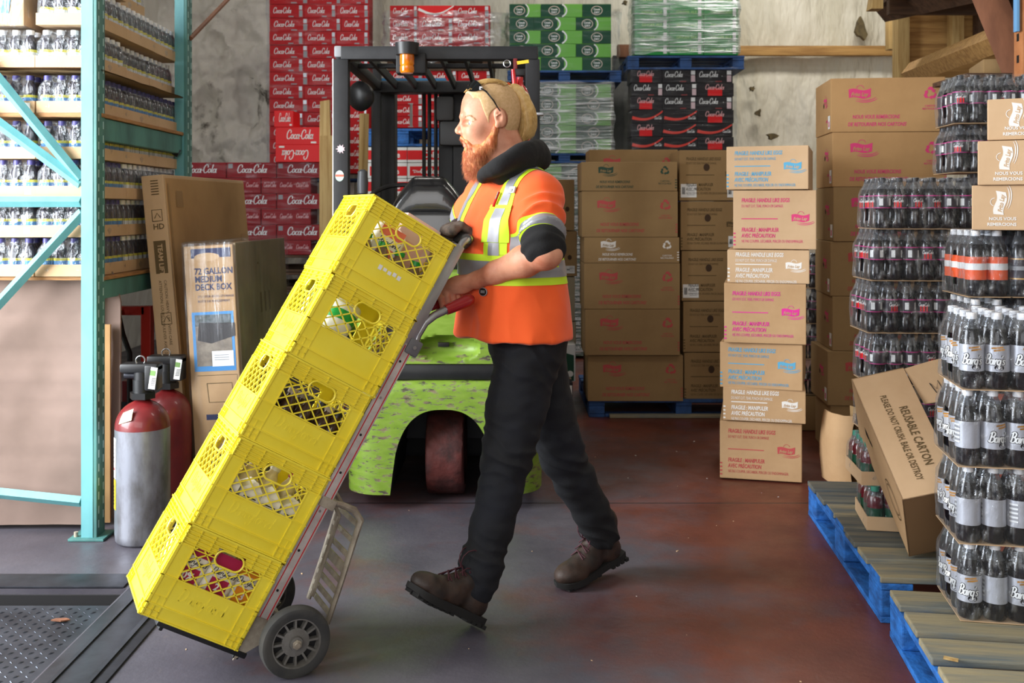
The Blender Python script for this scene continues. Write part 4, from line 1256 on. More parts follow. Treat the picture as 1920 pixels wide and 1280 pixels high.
    for o in (bo, co, lo):
        COL.objects.unlink(o)
    return bo, co, lo, H_, r
_BP = {}
def film_shell(nx, ny, pitch, r, H_, top_in, hole, z0=0.0, seed=0, m=None, far=True):
    """shrink film round nx x ny bottles; origin at the near left bottom corner of the block"""
    W_, L_ = nx * pitch, ny * pitch
    mb = MB(); rows = []
    prof = [(-.001, .0), (.0025, .03), (.003, .15), (.003, .35), (.003, .55), (.001, .68), (-.006, .79), (-.014, .88), (-.018, .955), (-.022, 1.012)]
    n = 20
    def ring(inset):
        x0, x1, y0, y1 = -inset, W_ + inset, -inset, L_ + inset
        c = .012 + max(0, -inset) * .5
        pts = []
        for (cx, cy, a0) in ((x1 - c, y0 + c, -90), (x1 - c, y1 - c, 0), (x0 + c, y1 - c, 90), (x0 + c, y0 + c, 180)):
            pts += [(cx + c * math.cos(R(a0 + 30 * k)), cy + c * math.sin(R(a0 + 30 * k))) for k in range(4)]
        out = []
        for i in range(len(pts)):
            a, b = Vector(pts[i]), Vector(pts[(i + 1) % len(pts)])
            m_ = max(1, int((b - a).length / .016))
            out += [a.lerp(b, t / m_) for t in range(m_)]
        return out
    base = ring(.003)
    cen = Vector((W_ / 2, L_ / 2))
    for ins, zz in prof:
        row = []
        for p in base:
            q = Vector((p.x, p.y))
            d = Vector((max(-1, min(1, (q.x - cen.x) / (W_ / 2))), max(-1, min(1, (q.y - cen.y) / (L_ / 2)))))
            sx = 1 if q.x > cen.x else -1; sy = 1 if q.y > cen.y else -1
            nx_ = sx if abs(abs(q.x - cen.x) - W_ / 2) < .014 else 0
            ny_ = sy if abs(abs(q.y - cen.y) - L_ / 2) < .014 else 0
            wob = .0045 * noise.noise(Vector((q.x * 22, q.y * 22, zz * 4 + seed)))
            # film sags between the necks
            sag = 0
            if zz > .7:
                ph = (q.x if ny_ else q.y) / pitch
                sag = -.006 * (.5 + .5 * math.cos(2 * math.pi * ph)) * (zz - .6)
            k = ins - .003 + wob + sag
            row.append(Vector((q.x + nx_ * k, q.y + ny_ * k, z0 + zz * H_ + (.003 * noise.noise(Vector((q.x * 15, q.y * 15, seed))) if zz > 1 else 0))))
        rows.append(row)
    V = mb.grid(rows, m or FILM, close_u=True)
    # top sheet
    gx, gy = nx * 4, ny * 4
    tp = []
    for j in range(gy + 1):
        r_ = []
        for i in range(gx + 1):
            x = .02 + (W_ - .04) * i / gx; y = .02 + (L_ - .04) * j / gy
            dip = (.5 - .5 * math.cos(2 * math.pi * (x / pitch - .5))) * (.5 - .5 * math.cos(2 * math.pi * (y / pitch - .5)))
            dx = abs((x / pitch) % 1 - .5) * 2; dy = abs((y / pitch) % 1 - .5) * 2
            r_.append((x, y, z0 + H_ * 1.012 - .014 * min(1, (dx * dx + dy * dy) ** .5) ** 2 * 1.0 + .002 * noise.noise(Vector((x * 40, y * 40, seed)))))
        tp.append(r_)
    mb.grid(tp, m or FILM)
    if hole:
        dead = [f for f in mb.bm.faces if abs(f.normal.x) > .6 or True]
        for f in list(mb.bm.faces):
            c = f.calc_center_median()
            if c.x < .02 and hole == 'L' and ((c.y - L_ * .45) / (.034)) ** 2 + ((c.z - z0 - H_ * .45) / (.055)) ** 2 < 1:
                mb.bm.faces.remove(f)
    return mb
_FS = {}
def pack(label, kind, nx, ny, M, pitch=None, hole='L', tray=0.0, group=None, cat='bottle pack', see='L', capm=None, rot=None, seed=0, tz=None, depth_rows=2, film=True, name='shrink_wrapped_bottle_pack', sheet=True, labels=True):
    if kind not in _BP:
        _BP[kind] = bottle_proto(kind)
    bo, co, lo, H_, r = _BP[kind]
    pitch = pitch or 2 * r + .001
    rnd = random.Random(seed)
    t = thing(name, label, cat, M=M, group=group)
    W_, L_ = nx * pitch, ny * pitch
    z0 = .003
    if tray:
        key = ('tray', nx, ny, pitch, tray)
        if key not in _FS:
            mb = MB()
            mb.box((W_ / 2, L_ / 2, .0015), (W_ + .004, L_ + .004, .003), KRAFT_P)
            for s_ in (0, 1):
                mb.box((W_ / 2, -.0025 + s_ * (L_ + .005), tray / 2), (W_ + .009, .004, tray), KRAFT_P, bev=.001)
                mb.box((-.0025 + s_ * (W_ + .005), L_ / 2, tray / 2), (.004, L_ + .004, tray), KRAFT_P, bev=.001)
            rect(mb, W_ * .82, tray * .3, W_ * .94, tray * .85, WHITE, T(0, -.0046, 0) @ FRONT, .0006)
            o_ = mb.build('cardboard_tray', ang=0); _FS[key] = o_.data; bpy.data.objects.remove(o_)
        link('cardboard_tray', _FS[key], t)
    elif sheet:
        key = ('pad', nx, ny, pitch)
        if key not in _FS:
            mb = MB(); mb.box((W_ / 2, L_ / 2, .001), (W_ * .99, L_ * .99, .002), KRAFT_P); o_ = mb.build('cardboard_pad', ang=0); _FS[key] = o_.data; bpy.data.objects.remove(o_)
        link('cardboard_pad', _FS[key], t)
    if film:
        key = ('film', nx, ny, kind, hole, pitch, seed % 3)
        if key not in _FS:
            o_ = film_shell(nx, ny, pitch, r, H_, 0, hole, z0, seed % 3).build('shrink_film', ang=180); _FS[key] = o_.data; bpy.data.objects.remove(o_)
        link('shrink_film', _FS[key], t)
    for j in range(ny):
        for i in range(nx):
            e = i if see == 'L' else nx - 1 - i
            if min(j, e) >= depth_rows: continue
            outer = min(j, e) <= 1
            b = bo.copy(); COL.objects.link(b); b.parent = t
            b.location = ((i + .5) * pitch, (j + .5) * pitch, z0)
            a = rnd.uniform(-180, 180)
            if rot is not None:
                a = rot[(i + (j if e == 0 else 0)) % len(rot)] - 17 if j == 0 else a
            if j > 0 and e == 0 and see == 'L' and rot is not None: a = -70 + rnd.uniform(-25, 25)
            b.rotation_euler = (0, 0, R(a))
            c = co.copy(); COL.objects.link(c); c.parent = b
            if outer and labels:
                l = lo.copy(); COL.objects.link(l); l.parent = b
    return t, W_, L_, H_

# root beer stack -------------------------------------------------
ry = R(-10)
g = 'root beer packs stacked on the nearer blue pallet'
for k in range(4):
    z = .1465 + .2165 * k
    dx = (0, -.004, -.006, .006)[k]
    p = Vector((P(1800, YH, 2.80).x + dx, 2.80, z))
    rot = [(0, 150, 5, -10), (140, 145, -165, 100), (165, 35, 15, 0), (8, -5, 20, -30)][k]
    lb = ('lowest, resting on the blue pallet', 'second from below', 'third from below', 'topmost, white caps in the open')[k]
    pack('pack of root beer bottles with silver labels, ' + lb, 'root', 4, 4, Matrix.Translation(p) @ rotz(ry), pitch=.0672, rot=rot, group=g, seed=k, depth_rows=4 if k == 3 else 2)
# packs right behind them, carrying the cartons
g = 'packs behind the root beer stack'
zt = P(0, 432, 3.2).z
for k in range(5):
    z = .1465 + .2165 * k
    if z + .21 > zt: z = zt - .2165
    lbl = ['lowest, mostly hidden', 'second, mostly hidden', 'third, mostly hidden', 'fourth, just under the topmost', 'topmost, right under the pale cartons'][k]
    if k > 2: pack('pack of gold lined black label bottles behind the root beer, ' + lbl.split(',')[0], 'gold', 3, 4, Matrix.Translation((P(1816, YH, 3.22).x + .138, 3.207, z if k < 4 else zt - .2165)) @ rotz(R(-6)), pitch=.066, group='gold lined packs behind the root beer stack', seed=k + 95, depth_rows=2)
    pack('pack of orange labelled bottles behind the root beer, ' + lbl, 'orange', 2 if k > 2 else 4, 4, Matrix.Translation((P(1816, YH, 3.22).x, 3.22, z if k < 4 else zt - .2165)) @ rotz(R(-6)), pitch=.066, group=g, seed=k + 5, depth_rows=1 if k < 3 else 2)
# cola stack
D = 3.97
g = 'cola packs with dark labels stacked behind the tilted carton'
ytop = [333, 430, 528, 626]
xl = [1643, 1633, 1627, 1634]
zs = [P(0, y, D).z - .2055 for y in ytop]
z3 = zs[3]
alt = [z3 - .206, z3 - .412]
allz = zs + [z3 - .2065, z3 - .413]
for k, z in enumerate(allz):
    x = P(xl[min(k, 3)], YH, D).x
    lb = ('topmost', 'second from the top', 'third from the top', 'fourth from the top, partly hidden', 'fifth from the top, hidden low', 'lowest')[k]
    pack('pack of cola bottles in the left column, ' + lb, 'cola', 6, 4, Matrix.Translation((x, D, z)) @ rotz(R(-3.5)), pitch=.0655, group=g, seed=20 + k, depth_rows=2 if k < 4 else 1, rot=[(-100, -8, 22, 38, -95, -120), (-130, -95, -95, 5, -95, 12), (-98, 30, -95, 0, 160, -140), (150, -100, -100, 30, 15, 90)][k % 4])
zlow = allz[-1]
if zlow > .15:
    mb = MB(); mb.box((.205, .135, (zlow - .147) / 2), (.38, .25, zlow - .1475), KRAFT_SH, bev=.003, M=Matrix.Translation((P(1634, YH, D).x, D, .1462)) @ rotz(R(-3.5)))
    tag(mb.build('cardboard_spacer'), 'low cardboard pad on the farther blue pallet under the left cola column', 'cardboard pad')
D2 = 4.2
g = 'cola packs of the taller column at the right edge'
for k in range(8):
    zt_ = P(0, 140, D2).z - .206 * k
    z = zt_ - .2055
    x = P((1790, 1796, 1796, 1800, 1800, 1800, 1800, 1800)[k], YH, D2).x + (.10 if k > 1 else 0)
    pack('pack of cola bottles in the taller right column, %s' % ('topmost', 'second from the top', 'third from the top', 'fourth from the top', 'fifth, hidden', 'sixth, hidden', 'seventh, hidden', 'lowest, hidden')[k], 'tall', 6, 4, Matrix.Translation((x, D2 + (.02 if k % 2 else 0), max(z, .0))) @ rotz(R(-6 + 3 * (k % 2))), pitch=.0655, group=g, seed=40 + k, depth_rows=2 if k < 3 else 1)
mb = MB(); zz = P(0, 140, D2).z - .206 * 8
mb.box((P(1900, YH, D2).x + .1, D2 + .14, (zz - .002) / 2 ), (.5, .32, max(zz - .004, .02)), KRAFT_SH, bev=.004); tag(mb.build('cardboard_spacer'), 'cardboard base under the taller right cola column', 'cardboard pad')
# juice packs on the farther pallet
D = 3.60
pack('small tray pack of red juice bottles with green labels, lower one on the blue pallet', 'cran', 3, 4, Matrix.Translation((P(1627, YH, D).x, D, .1465)) @ rotz(R(-10)), pitch=.061, tray=.05, group='juice packs left of the tilted carton', seed=60, cat='juice pack', hole='L')
pack('small tray pack of red juice bottles with green labels, upper one', 'cran', 3, 4, Matrix.Translation((P(1622, YH, D).x, D + .03, .1465 + .154)) @ rotz(R(-6)), pitch=.061, tray=.05, group='juice packs left of the tilted carton', seed=61, cat='juice pack', hole='L')
t_, *_ = pack('pack of dark bottles in the shade under the tilted carton', 'cola', 2, 3, Matrix.Translation((P(1700, YH, 3.62).x, 3.55, .1465)) @ rotz(R(-5)), pitch=.0655, seed=62, hole=None)
# bottles glimpsed between the carton stacks
D = 5.9
for k in range(4):
    pack('dark bottle pack in the gap right of the free standing cartons, %s' % ORD[k], 'cola', 3, 3, Matrix.Translation((P(1497, YH, D).x, D, 1.05 - .21 * (k + 1) + .0)), pitch=.066, seed=70 + k, group='bottle packs in the gap between the stacks', depth_rows=1, see='R')
mb = MB(); mb.box((P(1527, YH, D).x, D + .1, .103), (.24, .24, .2), KRAFT_SH, bev=.003); tag(mb.build('cardboard_carton'), 'plain low carton on the floor in the gap under the dark bottle packs', 'carton')

# tilted reusable carton ------------------------------------------
Mr = Matrix(((.96, .29, -.02), (-.15, .55, .82), (.25, -.78, .57)))
def unit(v): return Vector(v).normalized()
# three edge directions measured from the picture corners
tw, tl, th = .185, .54, .301
O_ = Vector((1.233, 3.145, .386))
ez0 = unit((-.02, .82, .57)); ex = unit((.96, -.15, .25))
ey = unit(ez0.cross(ex)); ex = unit(ey.cross(ez0))
Mc = Matrix((( ex.x, ey.x, ez0.x, O_.x), (ex.y, ey.y, ez0.y, O_.y), (ex.z, ey.z, ez0.z, O_.z), (0, 0, 0, 1)))
tc_ = thing('reusable_carton', 'open tilted brown carton marked reusable, leaning on the farther blue pallet', 'carton', M=Mc)
mb = MB(); e = .005
mb.box((tw / 2, e / 2, tl / 2), (tw, e, tl), KRAFT_P, bev=.001)                  # printed face
mb.box((e / 2, th / 2, tl / 2), (e, th, tl), KRAFT, bev=.001)                   # left side
mb.box((tw / 2, th / 2, e / 2), (tw, th, e), KRAFT_END_SH, bev=.001)                  # bottom end, its shade put into the darker colour
mb.box((tw / 2, th - e / 2, tl / 2), (tw, e, tl), KRAFT, bev=.001)
mb.box((tw / 2, th / 2, tl - e / 2), (tw, th, e), KRAFT, bev=.001)
mb.box((tw * .5, -.0008, tl * .5), (.05, .001, tl), TAPE) if False else None
mb.build('carton_body', tc_, ang=0)
mb = MB()
XT = FRONT @ T(tw * .60, tl * .68, 0) @ Matrix.Rotation(R(-90), 4, 'Z')
put_text(mb, 'REUSABLE CARTON', 0, 0, .040, INK_BROWN, XT, bold=.01, cond=.72, off=.0022)
XT = FRONT @ T(tw * .36, tl * .80, 0) @ Matrix.Rotation(R(-90), 4, 'Z')
put_text(mb, 'PLEASE DO NOT CRUSH, BALE OR DESTROY', 0, 0, .031, INK_BROWN, XT, bold=.01, cond=.60, off=.0022)
XS = T(0, th / 2, tl * .5) @ SIDE_L
for rr in (.05, .065): strip2(mb, [(rr * math.cos(a) * .7, -.15 + rr * 1.2 * math.sin(a)) for a in [R(20 * k) for k in range(19)]], .004, INK_BROWN, XS, .002)
mb.build('printed_lettering', tc_, ang=0)
# raised flap hinged on the far long edge, written on by marker
mb = MB()
f0, f1 = P(1695, 691, 3.56), P(1733, 757, 3.44)
g0, g1 = P(1800, 664, 3.46), P(1822, 742, 3.36)
mb.grid([[f0, f0.lerp(g0, .5) + Vector((0, 0, .004)), g0], [f1, f1.lerp(g1, .5), g1]], KRAFT_P)
nf = (g0 - f0).cross(f1 - f0).normalized()
if nf.y > 0: nf = -nf
back = [[p - nf * .004 for p in r] for r in ([f0, g0], [f1, g1])]
mb.grid(back, KRAFT_P)
ax = (g0 - f0).normalized(); az = (f0 - f1).normalized()
B_ = Matrix((( ax.x, az.x, nf.x, f1.x), (ax.y, az.y, nf.y, f1.y), (ax.z, az.z, nf.z, f1.z), (0, 0, 0, 1)))
for pl in ([(.055, .03), (.05, .075), (.062, .045), (.078, .078), (.078, .032)], [(.092, .036), (.096, .076)], [(.128, .072), (.112, .066), (.110, .044), (.124, .036)]):
    strip2(mb, [(x * 1.05, y * 1.0) for x, y in pl], .0032, INK_BLACK, B_, .003)
Mi = Mc.inverted()
bmesh.ops.transform(mb.bm, matrix=Mi, verts=mb.bm.verts[:])
mb.build('flap', tc_, ang=0)
# black and lime bag glimpsed inside
mb = MB(); rows = []
for i in range(7):
    rows.append([(tw * .3 + .05 * math.cos(a) * (1 + .2 * math.sin(3 * a + i)), th * .45 + .08 * math.sin(a), .12 + i * .055) for a in [R(30 * k) for k in range(12)]])
mb.grid(rows, mat('black_bag', C8(22, 22, 20), .35, col2=C8(150, 160, 40), vs=10, vw=(.55, .6)), close_u=True)
o_ = mb.build('black_bag', M=Mc); tag(o_, 'black and lime plastic bag inside the tilted open carton', 'bag')
ch = MB(); ch.box((0, 0, .002), (.035, .014, .004), WOOD_V, rot=rotz(-.5)); o_ = ch.build('wood_chip'); p = P(1783, 1225, 2.56); o_.location = (p.x, p.y, .1465)
tag(o_, 'pale wood splinter lying on the nearest deck boards', 'wood chip')

# ---------------------------------------------------------------- pallet rack on the left
XR, Y1, Y2 = -1.665, 3.97, 5.0
rack = thing('pallet_rack', 'teal perforated steel pallet rack with juice trays on the left', 'rack', (XR, Y1, 0))
def rbox(name, c, s, m, rot=None):
    mb = MB(); mb.box((c[0] - XR, c[1] - Y1, c[2]), s, m, bev=.003, rot=rot); return mb.build(name, rack, ang=0)
def upright(x, y):
    mb = MB(); mb.box((x - XR, y - Y1, 1.75), (.052, .080, 3.5), TEAL_SH, bev=.003)
    mb.box((x - XR - .012, y - Y1 - .041, 1.75), (.046, .002, 3.5), TEAL)  # lighter plate paints the lit front face of the post
    o = mb.build('upright_post', rack, ang=0)
    mb = MB()
    for k in range(56):
        for s_ in (-1, 1):
            mb.box((x - XR + .0265, y - Y1 + s_ * .022, .06 + k * .0555 + (.028 if s_ > 0 else 0)), (.0016, .007, .030), SLOT)
    mb.build('slots', o, ang=0)
    mb = MB(); mb.box((x - XR - .01, y - Y1, .006), (.14, .12, .010), TEAL_SH, bev=.002); mb.cyl((x - XR - .06, y - Y1 - .03, .01), (x - XR - .06, y - Y1 - .03, .03), .008, ALU_D); mb.build('foot_plate', rack, ang=0)
upright(XR, Y1); upright(XR + .02, Y2); upright(XR - 1.07, Y1); upright(XR - 1.07, Y2)
PLYZ = 1.69
def beam(z, hh=.075):
    mb = MB(); mb.box((.0, (Y2 - Y1) / 2, z - hh / 2), (.045, Y2 - Y1 - .08, hh), TEAL_SH, bev=.004); mb.build('beam', rack, ang=0)
    mb = MB(); mb.box((-1.07, (Y2 - Y1) / 2, z - hh / 2), (.045, Y2 - Y1 - .08, hh), TEAL_SH, bev=.004); mb.build('beam', rack, ang=0)
beam(PLYZ - .017, .09); beam(1.02)
# end frame bracing, facing the camera
def brace(p0, p1, w_=.030):
    p0, p1 = Vector(p0), Vector(p1); p1 = p0 + (p1 - p0) * ((XR - 1.05 - p0.x) / (p1.x - p0.x))
    mb = MB(); mb.tube([Vector(p0) - Vector((XR, Y1, 0)), Vector(p1) - Vector((XR, Y1, 0))], w_ * .72, TEAL, n=4, flat=.9, up=(0, 1, 0)); mb.build('brace', rack, ang=0)
YB = Y1 - .022
def bp(px, py): return P(px, py, YB)
for y_ in (Y1,):
    brace(bp(152, 378), bp(152, 378) - Vector((1.0, 0, 0)))
    brace(bp(152, 337), bp(-30, 115)); brace(bp(152, 345), bp(-60, 188))
    brace(bp(155, 398), bp(-20, 588))
    brace(bp(152, 940), bp(-60, 918))
mb = MB(); mb.tube([(.02, .95, P(0, 290, 5).z - .0), (-.25, .9, P(0, 270, 5).z + .12), (-.1, 1.0, 1.2)][:2], .02, STEEL, n=4)
mb.build('brace', rack, ang=0)
mb = MB(); a, b = P(357, 72, 5.0), P(430, -4, 5.7); mb.tube([a - Vector((XR, Y1, 0)), b - Vector((XR, Y1, 0))], .012, WOOD_BR, n=6); mb.build('tie_rod', rack)
# decks
mb = MB(); mb.box((XR - .52, (Y1 + Y2) / 2, PLYZ - .008), (1.10, 1.02, .016), PLY, bev=.002); tag(mb.build('plywood_deck', ang=0), 'plywood deck on the upper beams of the teal rack', 'shelf board')
mb = MB(); mb.box((XR - .52, (Y1 + Y2) / 2, 1.028), (1.10, .98, .014), PLY, bev=.002); tag(mb.build('plywood_deck', ang=0), 'plywood deck on the lower beams of the teal rack', 'shelf board')
# trays
pz = .158
def tray(tier, i, j, z, label, cap='juice', seed=0, grp=None, kind='juice', dx=0):
    # i counts away from the aisle (toward -x), j away from the camera
    TX, TY, pit = 4 * .056, 6 * .056, .056
    x = XR + .005 - dx - (i + 1) * (TX + .012) - random.uniform(0, .01)
    y = Y1 + .015 + j * (TY + .008)
    return pack(label, kind, 4, 6, Matrix.Translation((x, y, z)), pitch=pit, tray=.048, group=grp, see='R', seed=seed, hole=None, cat='juice tray', name='juice_bottle_tray', depth_rows=1)
names = ['at the near aisle corner', 'in the middle of the aisle side', 'at the far aisle end', 'second from the aisle, near end', 'third from the aisle at the near end', 'fourth from the aisle at the near end']
cells = [(0, 0), (0, 1), (0, 2), (1, 0)]
tiers = [(PLYZ, 'first layer on the upper deck'), (PLYZ + .182, 'second layer above the upper deck'), (PLYZ + .352, 'third layer above the upper deck'), (PLYZ + .514, 'top layer above the upper deck')]
for q, (z, tn) in enumerate(tiers):
    for c, (i, j) in enumerate(cells):
        if (q == 3 and c == 2) or (q >= 2 and c == 3): continue
        tray(q, i, j, z + .001, 'juice bottle tray, %s, %s' % (tn, names[c]), seed=100 + q * 10 + c, grp='juice trays on the upper rack deck', kind='juice' if q == 0 else 'juicew', dx=(0, .03, .0, .05)[q] if i == 0 and j else 0)
for q, z in enumerate((1.037, 1.194, 1.351, 1.508)):
    tn = ('first layer', 'second layer', 'third layer', 'top layer')[q]
    for c, (i, j) in enumerate(cells):
        tray(q, i, j, z, 'juice bottle tray on the lower deck, %s, %s' % (tn, names[c]), seed=160 + q * 10 + c, grp='juice trays on the lower rack deck', kind='juice' if i or j == 0 else 'juicew')
mb = MB(); bm_rows = []
for i in range(13):
    bm_rows.append([(XR + .03 - 1.0 * j / 12, Y1 + .0 + 1.0 * i / 12, PLYZ + .164 + .006 + .006 * noise.noise(Vector((i * .5, j * .5, 2)))) for j in range(13)])
mb.grid(bm_rows, KRAFT_SH); mb.grid([[(p[0], p[1], p[2] + .004) for p in r] for r in bm_rows], KRAFT_SH)
tag(mb.build('cardboard_sheet'), 'wavy cardboard sheet between the first and second juice layers', 'cardboard sheet')
# wrapped carton with blue print at the upper left
t = thing('wrapped_carton', 'film wrapped carton with a blue print at the upper left corner', 'carton', P(-30, 82, 3.86) )
mb = MB(); mb.box((.05, .10, .14), (.22, .2, .28), KRAFT_P, bev=.005); mb.build('carton_body', t, ang=0)
mb = MB(); poly2(mb, [(.05, .05), (.10, .05), (.13, .26), (.04, .26)], LBL_B, FRONT, .003); rect(mb, -.02, .12, .03, .24, WHITE, FRONT, .003); mb.build('printed_panel', t, ang=0)
mb = MB(); mb.box((.05, .10, .14), (.235, .215, .29), FILM, bev=.02); mb.build('shrink_film', t, ang=180)
t.location = (P(-30, 82, 4.0).x, 4.0, PLYZ + .353)
# ---------------------------------------------------------------- flattened cardboard in the rack
SHEETM = mat('kraft_flat', C8(140, 118, 108), .88, col2=C8(122, 102, 92), vs=1.5, bump=.05, bs=40)
def crumple(name, label, x0, x1, z0, z1, y, m, round_=0.0, amp=.008, th=.012, creases=(), lean=0.02, seed=0):
    nx, nz = 36, 48
    def zmax(x):
        if round_ and x > x1 - round_:
            t = (x - (x1 - round_)) / round_
            return z1 - round_ * 1.1 * (1 - math.sqrt(max(0, 1 - t * t)))
        return z1
    mb = MB(); rows = []
    for side in (0, 1):
        rows = []
        for i in range(nz + 1):
            r = []
            for j in range(nx + 1):
                x = x0 + (x1 - x0) * j / nx
                z = z0 + (zmax(x) - z0) * i / nz
                d = amp * noise.fractal(Vector((x * 3 + seed, z * 3, 0)), 1, 2, 3)
                for cz, cd in creases: d += cd * max(0, 1 - abs(z - cz) / .03)
                r.append((x, y + lean * (z - z0) + d + side * th, z))
            rows.append(r)
        V = mb.grid(rows, m)
        if side == 0: V0 = V
    k = mb.mi(m)
    for seq in ([(i, 0) for i in range(nz + 1)], [(i, nx) for i in range(nz + 1)], [(0, j) for j in range(nx + 1)], [(nz, j) for j in range(nx + 1)]):
        for (a, b), (c, d) in zip(seq, seq[1:]):
            f = mb.bm.faces.new([V0[a][b], V0[c][d], V[c][d], V[a][b]]); f.material_index = k
    return tag(mb.build(name, ang=50), label, 'cardboard sheet')
zt = P(0, 452, 4.08).z
crumple('flattened_carton', 'large creased flattened carton standing in the bottom bay of the rack', -2.5, P(160, 0, 4.08).x, .02, zt, 4.06, SHEETM, amp=.012, creases=((.72, .006), (.62, -.006), (.88, .008), (.3, .005), (.5, .005), (.98, -.008)), seed=4)
crumple('flattened_carton', 'flattened carton with a rounded corner showing right of the teal post', -2.3, P(226, 0, 4.16).x, .02, P(0, 468, 4.16).z, 4.15, SHEETM, round_=.20, seed=9, lean=.01)
mb = MB(); mb.box((P(198, 0, 4.11).x, 4.125, .42), (.03, .012, .82), KRAFT_R, bev=.002); tag(mb.build('cardboard_strip'), 'narrow torn cardboard strip right behind the teal post', 'cardboard strip')

# ---------------------------------------------------------------- gas cylinders
CYL_S = mat('cylinder_silver', C8(160, 162, 172), .38, metal=.6, col2=C8(92, 86, 78), vs=9, stretch=(1, 1, .4), vw=(.42, .72), bump=.08, bs=30)
CYL_R = mat('cylinder_red', C8(124, 30, 32), .4, col2=C8(96, 20, 24), vs=5, coat=.3, bump=.05)
def cylinder(label, px0, px1, yb, ysh, ytop, D, silver):
    x = ((px0 + px1) / 2 - 960) * D / F
    r = (px1 - px0) / 2 * D / F
    zs_ = H - (ysh - YH) * D / F; zt_ = H - (ytop - YH) * D / F
    t = thing('gas_cylinder', label, 'gas cylinder', (x, D, 0))
    mb = MB()
    hs = zs_ - .01
    prof = [(r * .86, .0), (r * .97, .012), (r, .04), (r, hs)]
    low = [(r * math.cos(R(a)) * 1.0, hs + (zt_ - hs) * .40 * math.sin(R(a))) for a in range(10, 80, 10)]
    mb.lathe(prof, CYL_S if silver else CYL_R, n=40, caps=True)
    mb.lathe([(r, hs)] + low + [(r * .17, hs + (zt_ - hs) * .42), (r * .17, hs + (zt_ - hs) * .48)], CYL_R, n=40)
    mb.build('tank', t, ang=50)
    zz = hs + (zt_ - hs) * .42
    s = (zt_ - hs)
    mb = MB()
    mb.cyl((0, 0, zz), (0, 0, zz + .025), r * .48, BLACK, n=6); mb.cyl((0, 0, zz + .02), (0, 0, zz + .075), r * .36, BLACK, n=12)
    mb.cyl((0, 0, zz + .075), (0, 0, zz + .12), r * .32, BLACK, n=12)
    mb.box((-.005, 0, zz + .122), (.15, .07, .036), BLACK, bev=.010); mb.box((.045, -.005, zz + .085), (.05, .07, .10), BLACK, bev=.008)
    mb.cyl((-.07, 0, zz + .09), (-.02, 0, zz + .09), .014, STEEL)
    v = mb.build('valve', t, ang=40)
    mb = MB(); mb.tube([(-.005 + .018 * math.cos(R(a)), -.01, zz + .15 + .018 * math.sin(R(a))) for a in range(0, 361, 24)], .003, ALU, n=6); mb.build('seal_ring', t, ang=60)
    mb = MB(); mb.box((.055, -.040, zz + .085), (.026, .002, .085), WHITE, rot=Matrix.Rotation(R(8), 4, 'Y')); mb.box((.055, -.0415, zz + .105), (.02, .001, .02), LBL_G, rot=Matrix.Rotation(R(8), 4, 'Y'))
    for k in range(5): mb.box((.053 + .0015 * k, -.0415, zz + .06 + .006 * k), (.016, .001, .002), INK_BLACK)
    mb.build('tag', t, ang=0)
    if silver:
        mb = MB()
        def lab(z0, z1, a0, a1, m, o=.001):
            rows = []
            for zq in (z0, z1): rows.append([((r + o) * math.cos(R(a)), (r + o) * math.sin(R(a)), zq) for a in [a0 + (a1 - a0) * k / 10 for k in range(11)]])
            mb.grid(rows, m)
        lab(hs * .58, hs * .93, 172, 222, WHITE); lab(hs * .65, hs * .67, 174, 218, INK_RED, .0014)
        lab(hs * .31, hs * .57, 172, 222, mat('yellow_label', C8(236, 196, 40), .5))
        for k in range(6): lab(hs * (.35 + .03 * k), hs * (.362 + .03 * k), 180, 212, INK_BLACK, .0015)
        for k in range(5): lab(hs * (.72 + .035 * k), hs * (.728 + .035 * k), 178, 216, GREYP, .0015)
        mb.build('warning_label', t, ang=60)
        mb = MB()
        rows = []
        for i in range(3):
            a = R(14 + 12 * i); rows.append([(r * 1.012 * math.cos(a) * math.cos(R(b)), r * 1.012 * math.cos(a) * math.sin(R(b)), hs + s * .40 * 1.02 * math.sin(a) + .004 * k) for k, b in enumerate(range(232, 274, 7))])
        mb.grid(rows, mat('pale_sticker', C8(214, 206, 160), .5)); mb.build('sticker', t, ang=60)
    return t
cylinder('scuffed silver gas cylinder with red shoulder and yellow label beside the rack post', 218, 317, 1013, 795, 672, 3.93, True)
cylinder('red gas cylinder behind the silver one', 272, 358, 1000, 775, 655, 4.22, False)

# ---------------------------------------------------------------- leaning cartons
t = thing('tall_carton', 'tall narrow brown carton leaning beside the rack, handling marks on its edge', 'carton', M=Matrix.Translation((P(317, 0, 4.4).x, 4.42, .0)) @ Matrix.Rotation(R(-5.2), 4, 'Y') @ rotz(R(-3)))
hh = P(0, 328, 4.42).z
mb = MB(); mb.box((.05, .06, hh / 2), (.115, .12, hh), KRAFT, bev=.003); 
mb.bm.free(); mb = MB()
W1, W2 = .10, .33
mb.box((W1 / 2 , .555, hh / 2), (W1, 1.11, hh), KRAFT_P, bev=.004)
mb.box((W1 - .001, .56, hh / 2), (.006, 1.085, hh - .03), KRAFT_R, bev=.002)
mb.build('carton_body', t, ang=0)
mb = MB()
rect(mb, .03, hh * .70, .085, hh * .80, INK_BROWN, FRONT, .0015)
XT = FRONT @ T(.06, hh * .79, 0) @ Matrix.Rotation(R(-90), 4, 'Z'); put_text(mb, 'TEAM LIFT', 0, -.012, .03, KRAFT_P, XT, bold=.02, off=.002)
for z in (.86, .545): 
    strip2(mb, [(.035, hh * z), (.08, hh * z), (.08, hh * z + .05), (.035, hh * z + .05), (.035, hh * z)], .004, INK_BROWN)
    strip2(mb, [(.045, hh * z + .012), (.058, hh * z + .035), (.072, hh * z + .014)], .004, INK_BROWN)
put_text(mb, 'HD', .035, hh * .835, .035, INK_BROWN, FRONT, bold=.02, off=.0015)
